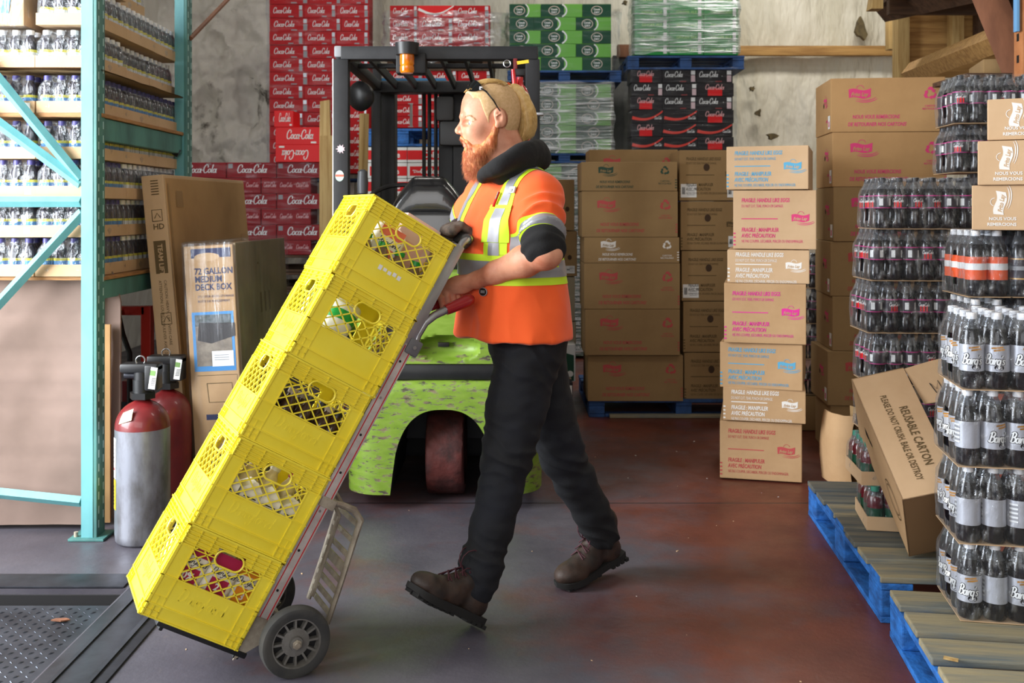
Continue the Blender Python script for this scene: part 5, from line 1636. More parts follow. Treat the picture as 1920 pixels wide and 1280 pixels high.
XT = FRONT @ T(.05, hh * .70, 0) @ Matrix.Rotation(R(-90), 4, 'Z')
put_text(mb, 'CAUTION: HEAVY, LIFT WITH CARE', .03, .012, .018, INK_BROWN, XT, off=.0015); put_text(mb, 'ATTENTION: LOURD, SOULEVER AVEC SOIN', .03, -.012, .018, INK_BROWN, XT, off=.0015)
for k in range(6): rect(mb, .04, hh * .94 + k * .012, .075, hh * .94 + k * .012 + .005, INK_BROWN)
mb.build('printed_marks', t, ang=0)
for q_ in ((.03, .02, .05, hh - .04), (.12, hh * .90, .2, hh * .95), (.98, hh * .72, 1.09, hh * .80)):
    mb = MB(); rect(mb, *q_, TAPE, T(W1 + .0025, 0, 0) @ SIDE_R, .001); mb.build('tape', t, ang=0)

FILM_W = film_mat('carton_film', base=.015, edge=.12, streak=.14, stretch=(14, 14, 1.2), bump=.8, ns=1.6)
D = 4.24
w1 = (443 - 349) * D / F
hh = P(0, 462, D).z
t = thing('deck_box_carton', 'film wrapped brown carton printed as a gallon deck box, blue framed picture', 'carton', M=Matrix.Translation((P(372, 0, D).x, D, 0)) @ Matrix.Rotation(R(-3.2), 4, 'Y') @ rotz(R(-4)))
mb = MB(); mb.box((w1 / 2, .36, hh / 2), (w1, .72, hh), KRAFT, bev=.004); mb.build('carton_body', t, ang=0)
mb = MB(); mb.box((w1 + .003, .365, (hh + .006) / 2), (.010, .70, hh + .006), mat('kraft_grey_wrapped', C8(140, 122, 92), .6, col2=C8(118, 102, 76), vs=4), bev=.006)
XR_ = T(w1 + .008, 0, 0) @ SIDE_R
for y_ in (.30, .36, .42): rect(mb, y_, hh * .72, y_ + .02, hh * .80, INK_BROWN, XR_, .001)
rect(mb, .28, hh * .92, .30, hh * 1.0 - .1, INK_BROWN, XR_, .001)
put_text(mb, 'NEVY', w1 + .05, hh * .66, .035, INK_BLACK, XR_, off=.002) if False else None
mb.build('side_panel', t, ang=0)
mb = MB()
rect(mb, .03, hh * .955, w1 - .01, hh * .99, INK_NAVY)
poly2(mb, [(.10 + .055 * math.cos(R(a)), hh * .958 + .018 * math.sin(R(a))) for a in range(0, 360, 20)], KRAFT_P, off=.0016)
put_text(mb, 'OUTDOORS', .06, hh * .952, .018, INK_NAVY, FRONT, off=.002, bold=.02, shear=.2) if False else None
for k, s_ in enumerate(('72 GALLON', 'MEDIUM', 'DECK BOX')): put_text(mb, s_, .042, hh * .895 - k * .034, .037, INK_NAVY, FRONT, bold=.03, cond=.86)
put_text(mb, '272 LITER RESIN STORAGE', .05, hh * .895 - .10, .0135, INK_NAVY); put_text(mb, 'BOÎTE DE RANGEMENT', .05, hh * .895 - .12, .0135, INK_NAVY)
zb_, zt_ = hh * .535, hh * .755
rect(mb, .02, zb_, w1 - .012, zt_, LBL_B)
rect(mb, .033, zb_ + .022, w1 - .024, zt_ - .012, mat('photo_sand', C8(120, 108, 96), .6, col2=C8(150, 138, 122), vs=20), off=.0016)
rect(mb, .033, zt_ - .06, w1 - .024, zt_ - .012, mat('photo_leaves', C8(110, 116, 120), .6, col2=C8(60, 70, 64), vs=40), off=.002)
poly2(mb, [(.04, zt_ - .12), (.10, zt_ - .135), (.205, zt_ - .105), (.205, zt_ - .05), (.05, zt_ - .045)], mat('photo_box', C8(58, 54, 54), .6), off=.0024)
rect(mb, .10, zb_ + .02, w1 - .02, zb_ + .085, WHITE, off=.0028)
for k in range(3): rect(mb, .11, zb_ + .066 - k * .010, w1 - .04, zb_ + .069 - k * .010, GREYP, off=.0032)
strip2(mb, [(.03, hh * .52), (w1 - .01, hh * .52), (w1 - .01, hh * .40)], .002, INK_BROWN)
strip2(mb, [(.07, hh * .49), (w1 - .035, hh * .49), (w1 - .03, hh * .42), (.075, hh * .42), (.07, hh * .49)], .003, INK_BROWN)
rect(mb, .06, hh * .355, w1 - .04, hh * .375, INK_NAVY)
for k, s_ in enumerate(('5', 'LOW')):
    z = hh * (.30 - .085 * k)
    poly2(mb, [(.09 + .026 * math.cos(R(a)), z + .026 * math.sin(R(a))) for a in range(0, 360, 20)], INK_NAVY)
    put_text(mb, s_, .09, z - .009, .03 if k == 0 else .018, KRAFT, FRONT, off=.002, bold=.02, align='CENTER')
put_text(mb, 'MADE IN USA', .13, hh * .30, .012, INK_NAVY)
mb.build('printed_panel', t, ang=0)
mb = MB(); mb.box(((w1 + .012) / 2, .36, hh / 2 + .01), (w1 + .030, .74, hh + .02), FILM_W, bev=.012); o = mb.build('shrink_film', t, ang=180)
# dark steel cart with red frame behind the cylinders
REDF = mat('red_frame', C8(206, 44, 24), .45)
t = thing('red_steel_frame', 'red steel cart frame standing behind the gas cylinders', 'cart frame', P(255, YH, 4.75) - Vector((0, 0, H)))
zt = P(0, 573, 4.75).z
mb = MB(); mb.box((.055, 0, zt / 2), (.048, .05, zt), REDF, bev=.004); mb.box((-.03, 0, zt - .002 - .02), (.16, .05, .042), REDF, bev=.004); mb.build('frame', t, ang=0)
mb = MB(); mb.box((-.02, .02, .44), (.09, .06, .10), mat('dark_red_box', C8(110, 20, 22), .4), bev=.004); mb.box((-.02, .02, .2), (.11, .05, .38), BLACK_M, bev=.006); mb.build('base', t, ang=0)
mb = MB(); mb.tube([(-.075, -.03, zt - .02), (-.05, -.035, zt - .13), (-.015, -.04, zt - .22), (-.015, -.04, .3)], .013, BLACK_M, n=8); mb.build('hose', t)

# ---------------------------------------------------------------- forklift, seen from behind
GREEN = bpy.data.materials.new('worn_green_paint'); GREEN.use_nodes = True
nt = GREEN.node_tree; N, L_ = nt.nodes.new, nt.links.new; b = nt.nodes['Principled BSDF']
tc = N('ShaderNodeTexCoord'); mp = N('ShaderNodeMapping'); mp.inputs['Scale'].default_value = (1, 1, 3.2); L_(tc.outputs['Object'], mp.inputs[0])
n1 = N('ShaderNodeTexNoise'); n1.inputs['Scale'].default_value = 17; n1.inputs['Detail'].default_value = 9; n1.inputs['Roughness'].default_value = .72; L_(mp.outputs[0], n1.inputs['Vector'])
sp = N('ShaderNodeSeparateXYZ'); L_(tc.outputs['Object'], sp.inputs[0])
# chips are commonest on the lower casting and below its top edge
ma = N('ShaderNodeMapRange'); ma.inputs[1].default_value = .66; ma.inputs[2].default_value = .78; ma.inputs[3].default_value = .0; ma.inputs[4].default_value = -.14; L_(sp.outputs[2], ma.inputs[0])
ad = N('ShaderNodeMath'); L_(n1.outputs['Fac'], ad.inputs[0]); L_(ma.outputs[0], ad.inputs[1])
r = N('ShaderNodeValToRGB'); r.color_ramp.elements[0].position = .53; r.color_ramp.elements[1].position = .58; L_(ad.outputs[0], r.inputs[0])
n2 = N('ShaderNodeTexNoise'); n2.inputs['Scale'].default_value = 14; n2.inputs['Detail'].default_value = 6; L_(mp.outputs[0], n2.inputs['Vector'])
r2 = N('ShaderNodeValToRGB'); r2.color_ramp.elements[0].position = .4; r2.color_ramp.elements[1].position = .6; r2.color_ramp.elements[0].color = (*C8(58, 54, 46), 1); r2.color_ramp.elements[1].color = (*C8(128, 112, 88), 1); L_(n2.outputs['Fac'], r2.inputs[0])
r3 = N('ShaderNodeValToRGB'); r3.color_ramp.elements[0].position = .3; r3.color_ramp.elements[1].position = .7; r3.color_ramp.elements[0].color = (*C8(110, 142, 38), 1); r3.color_ramp.elements[1].color = (*C8(130, 158, 60), 1); L_(n2.outputs['Fac'], r3.inputs[0])
mx = N('ShaderNodeMix'); mx.data_type = 'RGBA'; L_(r.outputs[0], mx.inputs[0]); L_(r3.outputs[0], mx.inputs[6]); L_(r2.outputs[0], mx.inputs[7]); L_(mx.outputs[2], b.inputs['Base Color']); b.inputs['Roughness'].default_value = .45
bp = N('ShaderNodeBump'); bp.inputs['Strength'].default_value = .35; bp.inputs['Distance'].default_value = .004; bp.invert = True; L_(r.outputs[0], bp.inputs['Height']); L_(bp.outputs[0], b.inputs['Normal'])
MATS['worn_green_paint'] = GREEN

DF = 4.30
fx = P(830, 0, DF).x
fk = thing('forklift', 'worn lime green forklift seen from behind with a black overhead guard', 'forklift', (fx, DF, 0))
def fl(px, py, D=DF):
    v = P(px, py, D); return v.x - fx, v.z
# counterweight: outline with the wheel arch, rounded plan
def cw_block(name, z_pts, m):
    pass
x0, zb = fl(640, 928); x1, _ = fl(1020, 928); _, zs1 = fl(0, 716); _, zs2 = fl(0, 684); _, ztp = fl(0, 512)
ax0, _ = fl(735, 0); ax1, _ = fl(926, 0); _, azt = fl(0, 768)
acx, arx = (ax0 + ax1) / 2, (ax1 - ax0) / 2
def plan_y(x, hw):           # rounded corners of the casting in plan
    c = .16
    e = abs(x) - (hw - c)
    return 0 if e <= 0 else c - math.sqrt(max(0, c * c - e * e))
def cw_skin(z0, z1, arch, hw0, hw1, dep=.55):
    """front skin as a column grid between z0 and z1; arch cuts it from below"""
    mb = MB(); n = 72; rows_lo, rows_hi = [], []
    nz = 12
    grid = []
    for j in range(n + 1):
        t = -1 + 2 * j / n
        col = []
        for i in range(nz + 1):
            f = i / nz
            x_ = t * hw0
            lo = z0
            if arch and abs(x_ - acx) < arx:
                lo = z0 + (azt - z0) * (max(0, 1 - abs((x_ - acx) / arx) ** 2.6)) ** .42
            z = lo + (z1 - lo) * f
            hw = hw0 + (hw1 - hw0) * (z - z0) / (z1 - z0)
            x = t * hw
            edge = .02 * max(0, 1 - (z1 - z) / .04) ** 2
            col.append((x, plan_y(x, hw) + edge, z))
        grid.append(col)
    V = mb.grid(grid, GREEN)
    Vb = mb.grid([[(p.co.x, dep, p.co.z) for p in col] for col in V], GREEN)
    k = mb.mi(GREEN)
    kb = mb.mi(BLACK_M)
    for seq, kk in (([(j, 0) for j in range(n + 1)], kb), ([(j, nz) for j in range(n + 1)], k), ([(0, i) for i in range(nz + 1)], k), ([(n, i) for i in range(nz + 1)], k)):
        for (a, b_), (c, d) in zip(seq, seq[1:]):
            try:
                f = mb.bm.faces.new([V[a][b_], V[c][d], Vb[c][d], Vb[a][b_]]); f.material_index = kk
            except ValueError: pass
    return mb
hw = (x1 - x0) / 2
cxo = (x0 + x1) / 2
acx -= cxo
o = cw_skin(zb, zs1, True, hw * .985, hw, .62).build('counterweight', fk, ang=50); o.location.x = cxo
mb = MB(); mb.box((cxo, .34, (zs1 + zs2) / 2), (hw * 2 - .12, .62, zs2 - zs1 + .004), BLACK_M, bev=.03); mb.build('bumper_strip', fk)
acx += cxo
# upper cover with the oval recess
mb = MB(); n, nz = 96, 44; grid = []
ox_, oz_ = fl(838, 655)
_, oz0 = fl(0, 680)
orx = 62 * DF / F; orz = (680 - 632) / 2 * DF / F
for j in range(n + 1):
    t = -1 + 2 * j / n; col = []
    for i in range(nz + 1):
        z = zs2 + (ztp - zs2) * i / nz; x = t * hw * .985
        q = ((x + cxo - ox_) / orx) ** 2 + ((z - oz_) / orz) ** 2
        dip = .07 * (1 - q) ** .5 if q < 1 else 0
        edge = .05 * max(0, 1 - (ztp - z) / .06) ** 2
        col.append((x + cxo, .03 + plan_y(x, hw * .985) + dip + edge, z))
    grid.append(col)
V = mb.grid(grid, GREEN); Vb = mb.grid([[(p.co.x, .6, p.co.z) for p in c_] for c_ in V], GREEN); k = mb.mi(GREEN)
for seq in ([(j, 0) for j in range(n + 1)], [(j, nz) for j in range(n + 1)], [(0, i) for i in range(nz + 1)], [(n, i) for i in range(nz + 1)]):
    for (a, b_), (c, d) in zip(seq, seq[1:]):
        f = mb.bm.faces.new([V[a][b_], V[c][d], Vb[c][d], Vb[a][b_]]); f.material_index = k
mb.build('battery_cover', fk, ang=50)
mb = MB(); mb.box((ox_ - .02, .085, oz_ + .01), (.05, .012, .02), BLACK, bev=.003); mb.build('latch', fk)
# chassis, inner arch
mb = MB(); mb.box((cxo, .95, .42), (hw * 1.9, .7, .66), BLACK_M, bev=.02); mb.box((cxo, .58, .5), (hw * 1.7, .12, .6), BLACK_M); mb.build('chassis', fk)
# steer wheel
TYRE = mat('red_brown_tyre', C8(92, 40, 36), .7, col2=C8(50, 26, 26), vs=9, bump=.8, bs=16)
wx0, _ = fl(795, 0, 4.36); wx1, _ = fl(868, 0, 4.36)
wr_ = .205
wt = (wx1 - wx0); wcx = (wx0 + wx1) / 2
mb = MB(); prof = []
nseg = 64
rows = []
for j in range(nseg):
    a = 2 * math.pi * j / nseg
    row = []
    for i, (u, rr) in enumerate([(-.5, .80), (-.5, .90), (-.48, .97), (-.44, 1.0), (-.30, 1.005), (-.15, 1.01), (0, 1.01), (.15, 1.01), (.30, 1.005), (.44, 1.0), (.48, .97), (.5, .9), (.5, .8)]):
        g_ = 0
        if 3 <= i <= 5 or 7 <= i <= 9:
            ph = (a * 10 / math.pi + (abs(u) * 2.2)) % 1
            g_ = .030 if ph < .16 else 0
        if i == 6: g_ = .012
        r_ = wr_ * (rr - g_)
        row.append((u * wt, r_ * math.cos(a), r_ * math.sin(a)))
    rows.append(row)
mb.grid(rows, TYRE, close_v=True)
wh = thing('x', None, None); bpy.data.objects.remove(wh)
o = mb.build('steer_wheel', fk, ang=40); o.location = (wcx, .30, wr_ * 1.01)
mb = MB(); mb.cyl((-wt * .42, 0, 0), (wt * .42, 0, 0), wr_ * .82, BLACK_M, n=24); mb.build('hub', o)
# seat
SEATM = mat('black_vinyl', C8(30, 30, 32), .25, coat=.5, bump=.05, bs=8)
sx0, sz0 = fl(728, 432, 4.75); sx1, sz1 = fl(878, 330, 4.75)
mb = MB(); rows = []
m_ = 24
outl = []
for i in range(m_ + 1):
    t = i / m_
    # top outline: rises from the left shoulder to a flat crown
    z = sz0 + (sz1 - sz0) * (min(1, .18 + 1.55 * min(t, 1 - t) ** .55) if 0 < t < 1 else 0)
    outl.append((sx0 + (sx1 - sx0) * t, z))
for f, dy in ((0, .0), (.5, -.035), (.8, -.045), (.95, -.02), (1.0, .03)):
    rows.append([(x, .45 + dy, sz0 - .10 + (z - sz0 + .10) * f) for x, z in outl])
for f, dy in ((.95, .09), (.5, .11), (0, .11)):
    rows.append([(x, .45 + dy, sz0 - .10 + (z - sz0 + .10) * f) for x, z in outl])
mb.grid(rows, SEATM)
mb.build('seat_backrest', fk, ang=60)
px0, pz0 = fl(752, 520, 4.6); px1, pz1 = fl(875, 398, 4.6)
mb = MB(); mb.box(((px0 + px1) / 2, .30, (pz0 + pz1) / 2), (px1 - px0, .06, pz1 - pz0), SEATM, bev=.02); mb.box(((px0 + px1) / 2, .264, pz1 - .02), (px1 - px0 - .06, .006, .008), GREYP) if False else None
mb.build('seat_panel', fk)
mb = MB(); mb.box((fl(850, 0, 4.9)[0] - .02, .62, ztp + .06), (.5, .45, .14), SEATM, bev=.04); mb.build('seat_cushion', fk)
# overhead guard
DG = 4.38
gx0, gz0 = fl(641, 112, DG); gx1, gz1 = fl(1008, 90, DG)
gy = DG - DF
GM = BLACK_M
mb = MB(); mb.box(((gx0 + gx1) / 2, gy, (gz0 + gz1) / 2 - .0), (gx1 - gx0, .07, .058), GM, bev=.006)
lx, _ = fl(627, 0, DG)
mb.build('guard_rear_bar', fk)
mb = MB(); mb.box(((lx + gx0) / 2 + .004, gy, (gz0 + gz1) / 2 + .006), (gx0 - lx, .068, .05), mat('pale_end_cap', C8(150, 152, 156), .5), bev=.008); mb.build('end_cap', fk)
GL = 1.15
for s_, (pa, pb) in enumerate(((627, 655), (985, 1012))):
    a, _ = fl(pa, 0, DG); b2, _ = fl(pb, 0, DG)
    mb = MB(); mb.box(((a + b2) / 2, gy, (gz0 + zs2) / 2), (b2 - a, .06, gz0 - zs2), GM, bev=.006)
    if s_ == 0: mb.box((a - .001, gy - .026, (gz0 + ztp) / 2), (.004, .01, gz0 - ztp), WHITE)  # thin white strip, a painted highlight down the post's left edge
    post = mb.build('guard_post', fk)
    mb = MB(); mb.box(((a + b2) / 2, gy + GL, (gz0 + .4) / 2 + .1), (.045, .05, gz0 - .3), GM, bev=.006); mb.build('guard_front_post', fk)
    mb = MB(); mb.box(((a + b2) / 2, gy + GL / 2, gz0 + .025), (.05, GL, .05), GM, bev=.006); mb.build('guard_side_rail', fk)
    if s_ == 0:
        mb = MB()
        c_, z_ = fl(641, 280, DG); star = []
        for k in range(18): rr = (.020 if k % 2 else .012) * (1 if k % 3 else 1.15); star.append((c_ + rr * math.cos(R(20 * k)), z_ + rr * math.sin(R(20 * k))))
        poly2(mb, star, mat('pink_sticker', C8(214, 190, 196), .5), T(0, gy - .0305, 0) @ FRONT, .001); mb.build('sticker', post, ang=0)
        mb = MB(); c_, z_ = fl(639, 330, DG)
        XX = T(0, gy - .0305, 0) @ FRONT
        poly2(mb, [(c_ + .019 * math.cos(R(a_)), z_ + .024 * math.sin(R(a_))) for a_ in range(0, 360, 18)], mat('mint_sticker', C8(190, 222, 206), .5), XX, .001)
        poly2(mb, [(c_ + .018 * math.cos(R(a_)), z_ + .023 * math.sin(R(a_))) for a_ in range(20, 161, 14)], WHITE, XX, .0014)
        rect(mb, c_ - .018, z_ - .004, c_ + .018, z_ + .006, mat('coral', C8(222, 110, 90), .5), XX, .0018); mb.build('sticker', post, ang=0)
mb = MB(); mb.box(((gx0 + gx1) / 2, gy + GL, gz0 + .02), (gx1 - gx0, .06, .06), GM, bev=.006)
mb.box(((gx0 + gx1) / 2, gy + .33, gz0 + .02), (gx1 - gx0, .04, .02), GM, bev=.004)
mb.build('guard_cross_bar', fk)
for k in range(7):
    x = gx0 + (gx1 - gx0) * (k + 1) / 8
    mb = MB(); mb.box((x, gy + GL / 2, gz0 + .03), (.016, GL, .045), GM, bev=.003); mb.build('guard_slat', fk, ang=0)
# beacon
bx, bz = fl(765, 100, DG - .10)
mb = MB(); mb.box((bx + .008, gy - .02, bz - .035), (.13, .09, .09), GM, bev=.008); mb.cyl((bx - .002, gy - .12, bz - .010), (bx - .002, gy - .12, bz + .040), .047, BLACK, r1=.052, n=20); br = mb.build('beacon_bracket', fk)
mb = MB(); mb.lathe([(.026, -.088), (.031, -.080), (.031, -.06), (.028, -.056), (.031, -.05), (.031, -.01)], mat('amber_lens', C8(250, 150, 10), .15, col2=C8(220, 100, 6), vs=30, trans=.25, coat=.5), T(bx - .002, gy - .12, bz), n=18); mb.build('beacon', fk)
# work lamp, lever
lx_, lz_ = fl(664, 180, 4.85)
mb = MB(); mb.lathe([(.035, 0), (.065, .02), (.075, .04), (.065, .07), (.02, .08)], BLACK, T(lx_ - .0, .58, lz_) @ Matrix.Rotation(R(-80), 4, 'X') @ Matrix.Rotation(R(30), 4, 'Y'), n=20); mb.build('work_lamp', fk)
vx, vz = fl(680, 342, 4.6)
mb = MB(); mb.lathe([(.012, -.055), (.024, -.05), (.026, 0), (.022, .05), (.01, .06)], mat('grey_knob', C8(76, 78, 82), .45), T(vx, .3, vz), n=14); mb.cyl((vx, .3, vz - .4), (vx, .3, vz - .05), .014, mat('grey_knob', (0, 0, 0))); mb.build('lever', fk)
mb = MB(); rr_ = .16; sxx, szz = fl(752, 372, 5.0)
mb.tube([(sxx + rr_ * math.cos(R(a)), .72 + rr_ * .7 * math.sin(R(a)), szz + rr_ * .45 * math.sin(R(a))) for a in range(0, 361, 15)], .012, BLACK, n=8); mb.cyl((sxx, .72, szz), (sxx, .95, szz - .35), .025, BLACK); mb.build('steering_wheel', fk)
# mast
mb = MB()
ms = mb
def chan(pa, pb, D, name):
    a, _ = fl(pa, 0, D); b2, _ = fl(pb, 0, D)
    mb = MB(); y = D - DF
    zt_ = P(0, 172, D).z + .0
    mb.box(((a + b2) / 2, y, zt_ / 2 + .05), (b2 - a, .05, zt_), GM, bev=.005); mb.box((a + .012, y + .06, zt_ / 2 + .05), (.022, .12, zt_), GM); mb.box((b2 - .012, y + .06, zt_ / 2 + .05), (.022, .12, zt_), GM)
    return mb.build(name, fk, ang=0)
chan(697, 741, 5.75, 'mast_rail'); chan(823, 850, 5.8, 'mast_rail') ; chan(850, 912, 5.75, 'mast_rail')
a, z_ = fl(683, 176, 5.7); b2, z2_ = fl(868, 153, 5.7)
mb = MB(); mb.box(((a + b2) / 2 + .06, 1.4, (z_ + z2_) / 2), (b2 - a + .2, .09, z2_ - z_), mat('mast_grey', C8(74, 74, 76), .5), bev=.006); mb.build('mast_cross_member', fk)
mb = MB(); mb.box(((a + b2) / 2, 1.4, z2_ + .008), ((b2 - a) * .66, .07, .014), mat('blue_tape', C8(40, 120, 170), .5)); mb.build('blue_strip', fk)
for px in (796, 806, 818):
    x, _ = fl(px, 0, 5.75)
    mb = MB(); mb.cyl((x, 1.42, .5), (x, 1.42, P(0, 172, 5.7).z), .011, BLACK, n=8); mb.build('hose', fk)
x, _ = fl(771, 0, 5.9); mb = MB(); mb.cyl((x, 1.6, P(0, 236, 5.9).z), (x, 1.6, P(0, 195, 5.9).z), .008, WHITE, n=8); mb.build('lift_chain_rod', fk)
x, z_ = fl(835, 205, 5.7); mb = MB(); mb.box((x, 1.38, z_), (.1, .06, .14), mat('mast_grey', (0, 0, 0)), bev=.02); mb.box((x + .06, 1.38, z_ - .14), (.18, .06, .14), mat('mast_grey', (0, 0, 0)), bev=.02); mb.build('mast_bracket', fk)
# extinguisher strapped to the right guard post
ex_, ez_ = P(962, 215, 4.30).x, P(962, 215, 4.30).z
t = thing('fire_extinguisher', 'red fire extinguisher strapped to the right post of the forklift guard', 'fire extinguisher', (P(975, 0, 4.26).x, 4.25, P(0, 290, 4.26).z))
mb = MB(); mb.lathe([(.03, 0), (.045, .01), (.045, .24), (.03, .28), (.014, .30), (.014, .33)], mat('extinguisher_red', C8(196, 24, 28), .3, coat=.5), n=20); mb.build('body', t, ang=50)
mb = MB(); mb.box((-.005, 0, .35), (.05, .025, .03), BLACK, bev=.004); mb.box((-.02, 0, .385), (.018, .016, .05), mat('dark_red_box', (0, 0, 0)), bev=.004); mb.cyl((-.02, -.02, .27), (-.03, -.035, .36), .012, mat('extinguisher_red', (0, 0, 0)), r1=.008); mb.build('valve', t)
mb = MB(); mb.tube([(-.055 + .015 * math.cos(R(a)), -.02, .385 + .015 * math.sin(R(a))) for a in range(0, 361, 30)], .0022, ALU, n=6); mb.build('pin_ring', t)
mb = MB(); mb.box((.012, -.015, .392), (.05, .006, .014), mat('yellow_label', (0, 0, 0)), rot=Matrix.Rotation(R(-8), 4, 'Y')); mb.build('yellow_tie', t)
for zz in (.04, .165):
    mb = MB(); mb.lathe([(.047, zz), (.047, zz + .014)], ALU, n=20, caps=False); mb.box((.07, .0, zz + .007), (.06, .05, .012), ALU, bev=.002); mb.build('strap', t)
# ---------------------------------------------------------------- milk crates on the hand truck
YAW, TILT = R(26.52), R(30.5)
CW, CH = .3041, .2593
ax_ = Vector((math.cos(YAW), math.sin(YAW), 0)); nn_ = Vector((-math.sin(YAW), math.cos(YAW), 0)); up_ = Vector((0, 0, 1))
dd_ = ax_ * math.cos(TILT) - up_ * math.sin(TILT); ss_ = ax_ * math.sin(TILT) + up_ * math.cos(TILT)
OC = Vector((-.9956, 2.6475, .2299))
MC = Matrix(((dd_.x, nn_.x, ss_.x, OC.x), (dd_.y, nn_.y, ss_.y, OC.y), (dd_.z, nn_.z, ss_.z, OC.z), (0, 0, 0, 1)))
MCI = MC.inverted()
def Q(px, py, b):
    """photo point on the load-frame plane y=b, in load coordinates"""
    c0 = MCI @ Vector((0, 0, H)); c1 = MCI @ P(px, py, 1.0)
    t = (b - c0.y) / (c1.y - c0.y)
    return c0 + (c1 - c0) * t
def wall_bits(mb, X, w, h, emboss=True):
    def bx(u0, v0, u1, v1, d0, d1, m=YEL, bev=0.0):
        mb.box(((u0 + u1) / 2, (v0 + v1) / 2, -(d0 + d1) / 2), (u1 - u0, v1 - v0, abs(d1 - d0)), m, M=X, bev=bev)
    U, V = lambda f: f * w, lambda f: f * h
    bd0, bd1 = .009, .012
    bx(0, V(.14), U(.165), V(.80), bd0 - .005, bd1)              # plain side fields
    bx(U(.855), V(.14), w, V(.80), bd0 - .005, bd1)
    bx(0, V(.80), U(.375), h, bd0, bd1); bx(U(.655), V(.80), w, h, bd0, bd1); bx(U(.375), V(.885), U(.655), h, bd0, bd1)
    bx(U(.165), V(.14), U(.855), V(.43), bd0 - .004, bd1)        # name plate
    bx(0, 0, w, V(.14), bd0 - .002, bd1)
    r = .0022
    def rib_h(v, u0=.0, u1=1.0, d=0.0, t=r): bx(U(u0), V(v) - t / 2, U(u1), V(v) + t / 2, d, bd0)
    def rib_v(u, v0, v1, d=0.0, t=r): bx(U(u) - t / 2, V(v0), U(u) + t / 2, V(v1), d, bd0)
    for v in (.985, .94, .90, .86, .82): 
        if v > .88: rib_h(v, .02, .98)
        else: rib_h(v, .02, .375, .002); rib_h(v, .655, .98, .002)
    rib_h(.78, .0, .375, .001); rib_h(.78, .655, 1, .001)
    for u in (.16, .30, .515, .73, .87): rib_v(u, .89 if .37 < u < .66 else .80, 1.0, .003)
    bx(-.0015, V(.985), w + .0015, h + .001, -.0015, bd1, bev=.001)  # rim
    rib_h(.44, 0, 1, 0, .0035); rib_h(.14, 0, 1, 0, .0035); rib_h(.01, 0, 1, .001, .004)
    rib_h(.075, 0, .17, .002); rib_h(.075, .85, 1, .002); rib_h(.23, 0, .165, .002); rib_h(.23, .855, 1, .002)
    for u in (.10, .165, .855, .92): rib_v(u, .0 if u in (.10, .92) else 0, .23 if u in (.10, .92) else .44, .002, .003)
    rib_v(.165, .44, .80, .001, .003); rib_v(.855, .44, .80, .001, .003)
    for k in range(5): bx(U(.955), V(.30 + .09 * k), U(.995), V(.305 + .09 * k), .0, .006)
    for k in range(5): bx(U(.005), V(.30 + .09 * k), U(.03), V(.305 + .09 * k), .001, .006)
    # handle opening frame
    cx, cz, hw_, hh_ = U(.515), V(.80), U(.14), V(.082)
    st = []
    rr = hh_
    for a in range(-90, 91, 15): st.append((cx + hw_ - rr + rr * math.cos(R(a)), cz + rr * math.sin(R(a))))
    for a in range(90, 271, 15): st.append((cx - hw_ + rr + rr * math.cos(R(a)), cz + rr * math.sin(R(a))))
    st.append(st[0])
    mb.tube([(x, z, -.004) for x, z in st], .0032, YEL, n=6, M=X, up=(0, 0, 1))
    # lattice
    wu0, wu1, wv0, wv1 = U(.165), U(.855), V(.44), V(.80)
    def inside(x, z): return abs(z - cz) < hh_ and (abs(x - cx) < hw_ - rr * .4)
    sl = .78
    for sgn in (1, -1):
        c = -.3
        while c < .5:
            run = []
            x = wu0
            while x <= wu1 + 1e-6:
                z = wv0 + sgn * sl * (x - (wu0 + wu1) / 2) + c
                ok = wv0 - .002 <= z <= wv1 + .002 and not inside(x, z)
                if ok: run.append((x, z))
                if (not ok or x + .004 > wu1) and run:
                    if len(run) > 2:
                        (xa, za), (xb, zb) = run[0], run[-1]
                        dx, dz = xb - xa, zb - za; L2 = math.hypot(dx, dz)
                        ang = math.atan2(dz, dx)
                        mb.box(((xa + xb) / 2, (za + zb) / 2, -.0055), (L2 + .003, .0034, .005), YEL, M=X, rot=Matrix.Rotation(ang, 4, 'Z'))
                    run = []
                x += .004
            c += .0335
    if emboss:
        polys, W = script_polys('Dairyland', .22, .05)
        s_ = w * .46 / W
        for pl in polys:
            pts = [X @ Vector((U(.26) + p.x * s_, V(.25) + p.y * s_ * 1.0, -.0040)) for p in pl]
            pin = [X @ Vector((U(.26) + p.x * s_, V(.25) + p.y * s_ * 1.0, -.0052)) for p in pl]
            try:
                a = [mb.bm.verts.new(p) for p in pts]; b_ = [mb.bm.verts.new(p) for p in pin]
                mb.bm.faces.new(a)
                for i in range(4): mb.bm.faces.new([a[i], b_[i], b_[(i + 1) % 4], a[(i + 1) % 4]])
            except ValueError: pass
def crate_mesh(emb=True):
    mb = MB(); w, h = CW, CH - .001
    mb.mi(YEL)
    wall_bits(mb, FRONT, w, h, emb)                                                     # near (y=0)
    wall_bits(mb, T(w, w, 0) @ rotz(math.pi) @ FRONT, w, h)                         # far
    wall_bits(mb, T(0, w, 0) @ rotz(-math.pi / 2) @ FRONT, w, h)                    # front (x=0)
    wall_bits(mb, T(w, 0, 0) @ rotz(math.pi / 2) @ FRONT, w, h)                     # back
    for k in range(13):
        mb.box((.02 + (w - .04) * k / 12, w / 2, .006), (.004, w - .02, .006), YEL)
        mb.box((w / 2, .02 + (w - .04) * k / 12, .006), (w - .02, .004, .006), YEL)
    o = mb.build('milk_crate', ang=0)
    return o
cr0 = crate_mesh(); cr1 = crate_mesh(False)
crates = []
